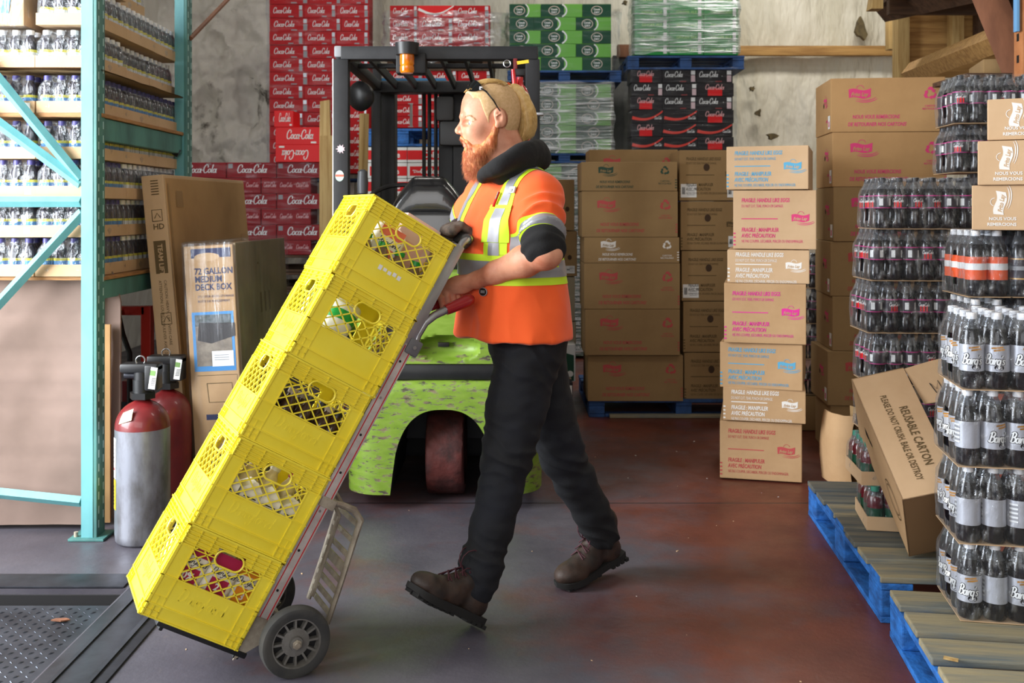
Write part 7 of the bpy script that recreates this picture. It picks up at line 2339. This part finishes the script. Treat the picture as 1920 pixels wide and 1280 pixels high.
imesh('work_glove', glove_pr, .0032, [mat('grey_glove', C8(112, 100, 90), .9, col2=C8(70, 62, 58), vs=30, bump=.2, bs=120)], man, lambda v: .0026 + .0008 * nz(v, 90), smooth=1)
# eyes
for s in (-1, 1):
    mb = MB(); c = hp(.0725, .0345 * s, -.0318) - man.location
    bm2 = bmesh.new(); bmesh.ops.create_uvsphere(bm2, u_segments=20, v_segments=14, radius=.0118); mb.merge(bm2, Matrix.Translation(c), mat('eye_white', C8(226, 220, 214), .25)); bm2.free()
    q = hp(.0725 + .0076, .0365 * s, -.0330) - man.location
    bm2 = bmesh.new(); bmesh.ops.create_uvsphere(bm2, u_segments=14, v_segments=10, radius=.0052); mb.merge(bm2, Matrix.Translation(q), mat('eye_iris', C8(70, 90, 104), .15)); bm2.free()
    mb.build('eye', man, ang=80)
# brows, lashes, moustache, beard, scalp hair
def strands(name, specs, m, parent, r=.0006, sides=3):
    """specs: list of point lists"""
    vs, fs = [], []
    o = parent.location
    for pts in specs:
        n = len(pts); base = len(vs)
        for i, p in enumerate(pts):
            t = (pts[min(i + 1, n - 1)] - pts[max(i - 1, 0)]).normalized()
            a = t.orthogonal().normalized(); b_ = t.cross(a)
            rr = r * (1 - .75 * i / (n - 1))
            for k in range(sides):
                an = 2 * math.pi * k / sides
                vs.append(tuple(p + a * math.cos(an) * rr + b_ * math.sin(an) * rr - o))
        for i in range(n - 1):
            for k in range(sides):
                fs.append((base + i * sides + k, base + i * sides + (k + 1) % sides, base + (i + 1) * sides + (k + 1) % sides, base + (i + 1) * sides + k))
    me = bpy.data.meshes.new(name); me.from_pydata(vs, [], fs); me.materials.append(m)
    me.polygons.foreach_set('use_smooth', [True] * len(me.polygons))
    return link(name, me, parent)
rnd = random.Random(5)
beard_pr = [hell(.058, 0, -.142, (.041, .044, .055), .02, pitch=8), hell(.040, 0, -.115, (.052, .056, .036), .02), hell(.055, 0, -.178, (.026, .030, .022), .02)]
for s in (-1, 1):
    beard_pr += [hcone((-.002, .064 * s, -.045), (.012, .056 * s, -.095), .010, .017, .015), hcone((.012, .056 * s, -.095), (.05, .040 * s, -.13), .017, .022, .015),
                 hcone((.103, .004 * s, -.078), (.088, .028 * s, -.092), .0068, .0065, .006), hcone((.088, .028 * s, -.092), (.074, .036 * s, -.112), .0070, .010, .008)]
beard_pr.append(hell(.095, 0, -.0985, (.017, .020, .0105), .003, 'sub'))
bd = imesh('beard', beard_pr, .0028, [BEARD], man, lambda v: .0030 * nz(v, 55, 3, (1, 1, .35)) + .0014 * nz(v, 160, 9, (1, 1, .4)), smooth=1)
bv = [Vector(v.co) + man.location for v in bd.data.vertices]; bn = [Vector(v.normal) for v in bd.data.vertices]
Fh = Vector((-math.cos(R(7)), -math.sin(R(7)), 0)); sp_ = []
hc = hp(0, 0, 0)
for k in range(6500):
    i = rnd.randrange(len(bv)); p, n_ = bv[i], bn[i]
    if (n_.z > .45) : continue
    rel = p - hc; low = min(1, max(0, (-rel.z - .06) / .12))
    ln = rnd.uniform(.010, .020) * (.5 + 1.2 * low)
    if rel.z > -.10 and rel.dot(Fh) > .075: ln = rnd.uniform(.005, .010)
    d = (Vector((0, 0, -1)) * (1.0 + .4 * low) + Fh * (.25 * (1 - low) - .05) + n_ * .30 + Vector([rnd.uniform(-.3, .3) for _ in range(3)])).normalized()
    ph = rnd.uniform(0, 6.28); side = d.orthogonal().normalized()
    sp_.append([p + n_ * -.001 + d * ln * t + side * (.0014 * math.sin(ph + t * 9)) * t for t in (0, .2, .4, .6, .8, 1)])
strands('beard_strands', sp_, BEARD, bd, .00055) if False else None
st_ = strands('beard_strands', sp_, BEARD, man, .00042)
# close cropped sides: a shell over the skull, cut by the hairline
def cutf(fn):
    return (fn, V3(0, 0, 0), 1, 'cut', .001)
HO = V3(hc)
def hairline(p):
    q = (p - HO) @ HM     # f, l, u
    f, l, u = q[:, 0], np.abs(q[:, 1]), q[:, 2]
    front = f - (.088 + .30 * (u - .05) - .020 * np.clip(l / .07, 0, 1) * (u < .07))
    temple = np.where(u < .045, f - (.030 + .35 * (u + .02)) , -1)
    low = -(u + .075) + np.clip(f + .02, 0, .2) * .55
    ear = .030 - np.sqrt(((f + .010) / 1.0) ** 2 + ((u + .020) / 1.15) ** 2) - (l < .05) * .1
    return np.maximum(np.maximum(np.maximum(front, temple), low), ear * .9)
hair_pr = [hell(.008, 0, .022, (.1002, .0782, .0902), .02), hell(-.020, 0, -.03, (.064, .0645, .07), .03)]
imesh('cropped_hair', hair_pr + [cutf(hairline)], .0030, [STUB], man, None, smooth=2)
# long hair on top drawn back into the ponytail
tie = hp(-.054, 0, .090)
top = [hell(.012, 0, .030, (.092, .050, .086), .02), cone(hp(.0, 0, .095), tie, .018, .012, .02)]
def topcut(p):
    q = (p - HO) @ HM; f, l, u = q[:, 0], np.abs(q[:, 1]), q[:, 2]
    return np.maximum(np.maximum(.062 + .22 * np.abs(f) * (f < 0) - u + .5 * np.clip(f - .06, 0, .1) * 0, l - (.047 - .35 * np.clip(-f - .0, 0, .1))), f - .082)
imesh('swept_hair', top + [cutf(topcut)], .0030, [HAIR], man, None, smooth=1)
sp_ = []
for k in range(1300):
    l = rnd.uniform(-.048, .048); f0 = rnd.uniform(-.03, .098 - 3.5 * abs(l) ** 2 * 4)
    def surf(f, l_, lift=.0):
        a = ((f - .010) / .101) ** 2 + (l_ / .0775) ** 2
        return hp(f, l_, .022 + .0915 * math.sqrt(max(0, 1 - a)) + lift)
    pts = []
    for t in [0, .17, .34, .5, .67, .84, 1]:
        f = f0 + (-.052 - f0) * t; ll = l * (1 - t ** 1.6 * .85)
        pts.append(surf(f, ll, .0035 + .002 * math.sin(t * 3.1)).lerp(tie, max(0, t - .8) * 2.5 if t > .8 else 0))
    sp_.append(pts)
strands('swept_hair_strands', sp_, HAIR, man, .0007)
# ponytail
pt_path = [tie, hp(-.080, 0, .078), hp(-.104, 0, .035), hp(-.115, 0, -.015), hp(-.108, 0, -.060), hp(-.090, 0, -.082)]
def cat(path, t):
    n = len(path) - 1; x = min(max(t, 0), .9999) * n; i = int(x); t = x - i
    p0, p1, p2, p3 = path[max(i - 1, 0)], path[i], path[i + 1], path[min(i + 2, n)]
    return .5 * ((2 * p1) + (p2 - p0) * t + (2 * p0 - 5 * p1 + 4 * p2 - p3) * t * t + (-p0 + 3 * p1 - 3 * p2 + p3) * t ** 3)
imesh('ponytail', chain([cat(pt_path, i / 9) for i in range(10)], [.010, .016, .021, .024, .025, .025, .023, .020, .015, .009], .01), .003, [HAIR], man, lambda v: .0016 * nz(v, 120, 1, (1, 1, .15)), smooth=1)
sp_ = []
for k in range(700):
    a, rr = rnd.uniform(0, 6.28), rnd.uniform(.5, 1.05); e_ = rnd.uniform(.75, 1.0)
    pts = []
    for t in [0, .15, .3, .45, .6, .75, .9, 1]:
        w_ = .012 + .020 * math.sin(min(1, t * 1.3) * 1.57) - .010 * max(0, t - .7)
        q = cat(pt_path, t * e_)
        pts.append(q + Vector((math.cos(a), .9 * math.sin(a), .15 * math.sin(a))) * w_ * rr + (Vector((.03, 0, -.01)) * max(0, t - .6) ** 2 * rnd.random() * (3 if k % 12 == 0 else .6)))
    sp_.append(pts)
strands('ponytail_strands', sp_, HAIR, man, .0007)
mb = MB(); mb.tube([tie - man.location + Vector((.006 * math.cos(a) - .004, .013 * math.cos(a + 1.57), .012 * math.sin(a))) for a in [R(30 * k) for k in range(13)]], .004, mat('orange_elastic', C8(240, 90, 30), .6), n=6); mb.build('hair_tie', man)
mat('pale_brow', C8(206, 164, 120), .6)
def on_face(f, u, s, lift=.0004):
    a = hp(f, .14 * s, u) - man.location; dr = (hp(f, 0, u) - man.location - a).normalized()
    hit, loc, n_, _ = bodyo.ray_cast(a, dr)
    return (loc if hit else hp(f, .04 * s, u) - man.location) - dr * lift
bpy.context.view_layer.update()
for s in (-1, 1):
    mb = MB(); mb.tube([on_face(.0850 - .0033 * k, -.0290 + .0006 * math.sin(k * .6), s) for k in range(6)], [.0003, .0006, .0007, .0007, .0006, .0003], mat('lash', C8(136, 88, 66), .7), n=6)
    mb.build('eyelashes', man, ang=80)
    sp_ = []
    for k in range(320):
        t_ = rnd.random(); p = on_face(.1005 - .034 * t_, -.0085 - .012 * (t_ - .45) ** 2 * 4 + rnd.gauss(0, .0018), s, .0008) + man.location
        sp_.append([p, p + Vector((.003, -.0006 * s, .0009)), p + Vector((.008, -.0010 * s, .0002))])
    strands('eyebrow', sp_, mat('pale_brow', (0, 0, 0)), man, .0003)
mb = MB(); mb.tube([hp(.0935 - .002 * abs(q_), .0052 * q_, -.1035) - man.location for q_ in (-3, -2, -1, 0, 1, 2, 3)], [.002, .0045, .0058, .0062, .0058, .0045, .002], mat('lip', C8(206, 122, 112), .45), n=10); mb.build('lower_lip', man, ang=80)
# sunglasses pushed up on the head
sg = thing('sunglasses', 'black wraparound sunglasses pushed up on the blond hair', 'sunglasses', M=Matrix.Translation(hp(.05, 0, .09)))
so = hp(.05, 0, .09)
SGM = mat('sunglass_black', C8(12, 12, 14), .12, coat=.6)
for s in (-1, 1):
    mb = MB(); rows = []
    for i in range(9):
        a = i / 8; r_ = []
        for j in range(7):
            b2 = j / 6
            l = s * (.006 + .060 * a); f = .078 - .030 * a ** 1.8 + .0 ; u = .084 - .012 * a
            hh_ = .017 * (math.sin(math.pi * min(1, .12 + .9 * a) ** .8) ** .5 if True else 1) + .004
            p = hp(f - (b2 - .5) * -2 * hh_ * .62 * 1.0, l, u + .004 - (b2 - .5) * 2 * hh_ * .75 + .010 * (1 - a))
            r_.append(p - so)
        rows.append(r_)
    mb.grid(rows, SGM); mb.grid([[p + Vector((.001, 0, .0025)) for p in r_] for r_ in rows], SGM); mb.build('lens', sg, ang=80)
    mb = MB(); pth = [hp(.050, .066 * s, .080), hp(.030, .076 * s, .066), hp(.008, .0815 * s, .038), hp(-.006, .0825 * s, .014), hp(-.014, .081 * s, .004)]
    mb.tube([p - so for p in pth], [.0052, .0055, .0045, .0035, .0028], SGM, n=8, flat=.6); mb.box(hp(.047, .070 * s, .078) - so, (.010, .004, .012), ALU, bev=.001); mb.build('temple', sg, ang=60)
mb = MB(); mb.tube([hp(.080, -.008, .094) - so, hp(.082, 0, .094) - so, hp(.080, .008, .094) - so], .003, SGM, n=8); mb.build('bridge', sg)

# shirt -----------------------------------------------------------
def loft(stations, k=.03, ex=2.4):
    """stations: (z, fwd offset, left offset, half width, half depth)"""
    st = np.array(stations)
    c0 = V3(pc); F3, L3 = V3(tf), V3(tl_)
    zmin, zmax = st[0, 0], st[-1, 0]
    def f(p):
        z = p[:, 2]
        cf, cl, hw_, hd_ = [np.interp(z, st[:, 0], st[:, i]) for i in (1, 2, 3, 4)]
        q = p - c0
        a = (q @ F3 - cf) / hd_; b_ = (q @ L3 - cl) / hw_
        d = ((np.abs(a) ** ex + np.abs(b_) ** ex) ** (1 / ex) - 1) * np.minimum(hw_, hd_)
        return np.maximum(d, np.maximum(zmin - z, (z - zmax)))
    return (f, V3(pc) + V3(0, 0, (zmin + zmax) / 2), .45, 'add', k)
shirt_st = [(.885, .004, 0, .232, .168), (.93, .004, 0, .224, .163), (1.0, .006, 0, .214, .158), (1.08, .010, 0, .205, .153), (1.18, .014, 0, .205, .150), (1.27, .012, 0, .208, .142), (1.33, .0, 0, .205, .124), (1.375, -.012, 0, .178, .108), (1.41, -.018, 0, .125, .095), (1.435, -.024, 0, .09, .08)]
slL = shL.lerp(elL, .76); slR = shR.lerp(elR, .86)
shirt_pr = [loft(shirt_st, .03), cone(pc + Vector((.0, 0, 1.40)) + tl_ * .05, shL, .055, .062, .04), cone(pc + Vector((0, 0, 1.40)) - tl_ * .05, shR, .055, .068, .04), cone(shL - tl_ * .05, shL, .068, .068, .04)] + chain([shL, shL.lerp(elL, .4), slL], [.069, .067, .062], .03) + [cone(shR + tl_ * .05, shR, .07, .07, .04)] + chain([shR, shR.lerp(elR, .5), slR], [.074, .066, .060], .03)
aL = (elL - shL).normalized(); aR = (elR - shR).normalized()
def endcut(end, ax):
    e_, a_ = V3(end), V3(ax)
    return lambda p: np.where(np.linalg.norm(p - e_, axis=1) < .11, (p - e_) @ a_, -1)
def wr_arm(v, a, ax):
    return np.maximum(0, 1 - np.linalg.norm(v - V3(a), axis=1) / .22)
def shirt_disp(v):
    q = v - V3(pc); l = q @ V3(tl_); f = q @ V3(tf); z = v[:, 2]
    d = .010 * nz(v, 5, 2, (1, 1, .7)) + .012 * (.25 - np.abs(nz(v, 7, 6, (1, 1, .5)))) + .005 * (.25 - np.abs(nz(v, 17, 2, (1, 1, .6))))
    # drape folds that run down the body, drag lines rising to the arm
    hem = np.clip((1.10 - z) / .2, 0, 1)
    d += .006 * hem * np.sin(l * 34 + f * 22 + 3 * nz(v, 3, 4)) * .6
    arm = np.clip((l - .17) / .06, 0, 1) + np.clip((-l - .17) / .06, 0, 1)
    t = (v - V3(shL)) @ V3(aL)
    wv = t * 120 + 5.0 * nz(v, 9, 7)
    d += arm * .0125 * (.8 - 1.5 * np.abs(np.sin(wv / 2))) * np.clip(t / .12, 0, 1) * (z > 1.12)
    return d
shirt = imesh('shirt', shirt_pr + [cutf(endcut(slL, aL)), cutf(endcut(slR, aR))], .0060, [HIVIS], man, shirt_disp, smooth=2)
def band(name, mat_, planes, off=.0022, keep=None):
    """strip of the shirt surface between planes [(point, normal keeps positive side)]"""
    bm2 = bmesh.new(); bm2.from_mesh(shirt.data)
    o = man.location
    for pt, n_ in planes:
        bmesh.ops.bisect_plane(bm2, geom=bm2.verts[:] + bm2.edges[:] + bm2.faces[:], plane_co=Vector(pt) - o, plane_no=Vector(n_), clear_inner=True)
    if keep:
        bmesh.ops.delete(bm2, geom=[f for f in bm2.faces if not keep(f.calc_center_median() + o)], context='FACES')
    bm2.normal_update()
    nn = {v: v.normal.copy() for v in bm2.verts}
    for v in bm2.verts: v.co += nn[v] * off
    me = bpy.data.meshes.new(name); bm2.to_mesh(me); bm2.free()
    me.materials.clear(); me.materials.append(mat_)
    me.polygons.foreach_set('use_smooth', [True] * len(me.polygons))
    return link(name, me, man)
UP = Vector((0, 0, 1))
tors = lambda p: abs((p - pc).dot(tl_)) < .235 and not ((p - pc).dot(tl_) > .165 and p.z > 1.21)
def zband(name, m, z0, z1, off): return band(name, m, [((0, 0, z0), UP), ((0, 0, z1), -UP)], off, lambda p: (p - pc).dot(tl_) < .24)
zband('lime_waist_band', LIME, 1.066, 1.163, .0018); zband('reflective_waist_band', REFL, 1.090, 1.142, .0032)
def strap(name, m, t0, t1, off, z0=1.160):
    return band(name, m, [(pc + tl_ * t0, tl_), (pc + tl_ * t1, -tl_), ((0, 0, z0), UP)], off, None)
strap('lime_strap', LIME, .088, .166, .0018); strap('reflective_strap', REFL, .108, .146, .0032)
strap('lime_strap', LIME, -.135, -.055, .0018); strap('reflective_strap', REFL, -.135, -.092, .0032)
def aband(name, m, t0, t1, end, ax, off):
    sd = tl_ if (Vector(end) - pc).dot(tl_) > 0 else -tl_
    return band(name, m, [(Vector(end) + ax * t0, ax), (Vector(end) + ax * t1, -ax), (pc + sd * .172, sd)], off, lambda p: (p - Vector(end)).length < .15)
for e_, a_ in ((slL, aL), (slR, aR)):
    aband('lime_cuff_band', LIME, -.050, -.001, e_, a_, .0018); aband('reflective_cuff_band', REFL, -.043, -.009, e_, a_, .0032)
aband('lime_cuff_edge', LIME, -.008, -.001, slL, aL, .0034)
def on_shirt(px, py, D=3.1):
    """surface point of the shirt under a photo point"""
    o_ = Vector((0, 0, H)) - man.location; d_ = (P(px, py, D) - Vector((0, 0, H))).normalized()
    hit, loc, n_, _ = shirt.ray_cast(o_, d_)
    return (loc, n_) if hit else (P(px, py, D) - man.location, Vector((0, -1, 0)))
bpy.context.view_layer.update()
def patch(name, px, py, w_, h_, m, off, shape=None, rot=0, th=.002):
    loc, n_ = on_shirt(px, py)
    x_ = UP.cross(n_).normalized(); y_ = n_.cross(x_)
    M_ = Matrix(((x_.x, y_.x, n_.x, loc.x), (x_.y, y_.y, n_.y, loc.y), (x_.z, y_.z, n_.z, loc.z), (0, 0, 0, 1))) @ Matrix.Rotation(R(rot), 4, 'Z')
    return M_
M_ = patch('', 908, 547, .03, .02, None, 0)
mb = MB(); mb.lathe([(.019, .004), (.019, .006), (.0165, .0065)], GREYP, M_ @ Matrix.Diagonal((1, .72, 1, 1)), n=24); mb.lathe([(.0165, .0064), (.0165, .0068)], BLACK, M_ @ Matrix.Diagonal((1, .72, 1, 1)), n=24)
put_text(mb, 'WRK', 0, -.005, .010, GREYP, M_, off=.0072, bold=.03, align='CENTER') if False else None
for k in range(4): rect(mb, -.009 + k * .005, -.004, -.006 + k * .005, .005, GREYP, M_, .0072)
mb.build('oval_badge', man, ang=40)
M_ = patch('', 963, 357, 0, 0, None, 0)
mb = MB(); mb.box((0, 0, .006), (.034, .022, .006), mat('pale_tab', C8(196, 200, 208), .4, metal=.2), M=M_, bev=.002); mb.box((.002, -.003, .0098), (.012, .010, .003), GREYP, M=M_, bev=.001); mb.build('mic_tab', man)
def pband(name, m, t0, t1, z0, z1, off): return band(name, m, [(pc + tl_ * t0, tl_), (pc + tl_ * t1, -tl_), ((0, 0, z0), UP), ((0, 0, z1), -UP)], off, lambda p: (p - pc).dot(tf) > 0)
pband('chest_pocket', LIME, .080, .170, 1.200, 1.315, .0046); pband('reflective_pocket_band', REFL, .104, .146, 1.201, 1.314, .0058); pband('pocket_hem', LIME, .079, .171, 1.305, 1.316, .0066)
M_ = patch('', 934, 374, 0, 0, None, 0)
mb = MB(); mb.cyl((0, -.03, .008), (.003, .022, .010), .0042, RED_B, M=M_, n=10); mb.box((.004, .008, .014), (.002, .026, .002), GREYP, M=M_); mb.build('pen', man)
# hood and sleeves of the black hoodie
ring = [P(903, 326, 3.17), P(930, 314, 3.135), P(957, 300, 3.15), P(985, 284, 3.20), P(1006, 280, 3.30), P(990, 285, 3.40), P(955, 298, 3.43), P(920, 312, 3.38), P(899, 325, 3.28)]
ring = [cat(ring, i / 20) for i in range(21)]
hood_pr = chain(ring, [.009 + .017 * math.sin(math.pi * i / 20) ** .8 for i in range(21)], .03) + [cone(P(985, 300, 3.2), P(1012, 300, 3.30), .026, .028, .04), cone(P(1012, 300, 3.30), P(990, 302, 3.41), .028, .026, .04), cone(P(905, 335, 3.19), P(905, 335, 3.30), .016, .016, .03), cone(P(940, 330, 3.20), P(945, 330, 3.40), .03, .03, .04), cone(P(975, 322, 3.20), P(975, 322, 3.38), .035, .035, .04)]
imesh('hood', hood_pr, .0055, [HOOD], man, lambda v: .0025 * nz(v, 14, 3) + .001 * nz(v, 50, 3), smooth=2)
c0_, c1_ = shL.lerp(elL, .70), elL + (wrL - elL) * .0 + Vector((-.012, 0, .012))
def cuff_disp(v): 
    t = (v - V3(c0_)) @ V3(aL); return .0020 * np.sin(t * 130 + 3 * nz(v, 14)) + .0015 * nz(v, 25)
imesh('hoodie_sleeve', chain([c0_, elL - aL * .05, elL - aL * .025, c1_ - aL * .012], [.050, .058, .063, .062], .015), .004, [HOOD], man, cuff_disp, smooth=2)
imesh('hoodie_sleeve', chain([shR.lerp(elR, .8), elR, elR.lerp(wrR, .72)], [.05, .052, .040], .015), .005, [HOOD], man, lambda v: .003 * nz(v, 25), smooth=1)

# jeans -----------------------------------------------------------
def legd(pts): return pts
rL, rR = [.108, .096, .081, .069, .065, .067, .060], [.104, .090, .077, .070, .064, .060]
jean_pr = chain(LL, rL, .02) + chain(LR, rR, .02) + [ell(pc + Vector((.05, 0, .87)), (.130, .150, .12), np.array([[tf.x, tl_.x, 0], [tf.y, tl_.y, 0], [0, 0, 1]]), .05)]
kn = [(V3(LL[2]), .16), (V3(LL[5]), .13), (V3(LR[2]), .15), (V3(LR[5]), .14), (V3(LL[0]), .16)]
def jean_disp(v):
    d = .007 * nz(v, 7, 1) + .004 * nz(v, 20, 5, (1, 1, 1.6))
    for c, r_ in kn:
        w_ = np.maximum(0, 1 - np.linalg.norm(v - c, axis=1) / r_)
        d += w_ * .0110 * (1 - 1.7 * np.abs(np.sin(v[:, 2] * 55 + v[:, 0] * 25 + 3 * nz(v, 9, 8))))
    return d
def hemcut(p):
    d = np.full(len(p), -1.0)
    for e_, a_ in ((LL[-1], LL[-1] - LL[-2]), (LR[-1], LR[-1] - LR[-2])):
        q = p - V3(e_); n_ = V3(a_.normalized()); m_ = np.linalg.norm(q, axis=1) < .13
        d = np.where(m_, np.maximum(d, q @ n_ - .035), d)
    return d
imesh('jeans', jean_pr + [cutf(hemcut)], .0060, [DENIM], man, jean_disp, smooth=2)

# boots -----------------------------------------------------------
LACE = mat('purple_lace', C8(74, 32, 42), .7)
def boot(heel, toe, upv, label):
    x_ = (toe - heel).normalized(); y_ = Vector(upv).cross(x_).normalized(); z_ = x_.cross(y_)
    M_ = Matrix(((x_.x, y_.x, z_.x, heel.x), (x_.y, y_.y, z_.y, heel.y), (x_.z, y_.z, z_.z, heel.z), (0, 0, 0, 1)))
    w = lambda *a: M_ @ Vector(a)
    M3 = np.array([[x_.x, y_.x, z_.x], [x_.y, y_.y, z_.y], [x_.z, y_.z, z_.z]])
    e = lambda c, r, k=.015: ell(w(*c), r, M3, k)
    pr = [e((.235, 0, .048), (.062, .049, .036)), e((.16, 0, .055), (.075, .048, .042)), e((.055, 0, .055), (.055, .041, .05)), cone(w(.065, 0, .07), w(.050, 0, .165), .045, .047, .02), cone(w(.15, 0, .075), w(.075, 0, .13), .036, .042, .02), cone(w(.215, -.02, .03), w(.215, .02, .03), .03, .03, .02)]
    n_ = V3(z_); h0 = V3(heel)
    b_ = imesh('boot', pr + [cutf(lambda p: -((p - h0) @ n_ - .022))], .0042, [LEATHER], man, lambda v: .0015 * nz(v, 40, 2), smooth=1)
    mb = MB()
    outl = [(-.012, 0), (-.006, .026), (.03, .038), (.09, .036), (.15, .043), (.21, .052), (.26, .048), (.29, .030), (.302, 0), (.29, -.028), (.26, -.044), (.21, -.048), (.15, -.038), (.09, -.034), (.03, -.038), (-.006, -.028)]
    X = Matrix.Translation(-man.location) @ M_
    lo = [(X @ Vector((x, y, .006 + .014 * max(0, (x - .24) / .06) + (.010 if .095 < x < .13 else 0)))) for x, y in outl]
    hi = [(X @ Vector((x * 1.0, y * 1.03, .030 + .006 * max(0, (x - .24) / .06)))) for x, y in outl]
    a = [mb.bm.verts.new(p) for p in lo]; b2 = [mb.bm.verts.new(p) for p in hi]; mb.mi(SOLE)
    mb.bm.faces.new(a[::-1]); mb.bm.faces.new(b2)
    for i in range(len(a)): mb.bm.faces.new([a[i], a[(i + 1) % len(a)], b2[(i + 1) % len(a)], b2[i]])
    for x in (-.0, .022, .044, .066, .135, .158, .181, .204, .227, .25, .272):
        for s in (-1, 1): mb.box((x, s * .021, .005 + .014 * max(0, (x - .24) / .06)), (.014, .034, .012), SOLE, M=X)
    mb.build('boot_sole', man, ang=40)
    mb = MB()
    for k in range(5):
        t = k / 4; cx, cz = .190 - .085 * t, .098 + .060 * t
        mb.tube([X @ Vector((cx + .006, -.030, cz - .012)), X @ Vector((cx, 0, cz + .010)), X @ Vector((cx - .006, .030, cz - .010))], .0024, LACE, n=6)
        mb.tube([X @ Vector((cx - .006, -.030, cz - .010)), X @ Vector((cx, 0, cz + .012)), X @ Vector((cx + .006, .030, cz - .012))], .0024, LACE, n=6)
    for sg_ in (-1, 1):
        lp = [X @ Vector((.135 + .032 * math.cos(a_), sg_ * (.010 + .018 * math.sin(a_ / 2)), .165 + .034 * math.sin(a_))) for a_ in [R(200 - 33 * k) for k in range(9)]]
        mb.tube(lp, .0018, LACE, n=6)
    mb.tube([X @ Vector(q) for q in ((.11, .01, .145), (.15, .03, .14), (.175, .04, .12))], .0018, LACE, n=6)
    mb.build('laces', man, ang=60)
boot(P(894, 1172, 3.10) , P(768, 1116, 2.96), (0, 0, 1), 'front')
boot(P(1163, 1046, 3.59), P(1078, 1094, 3.455), (0, 0, 1), 'back')
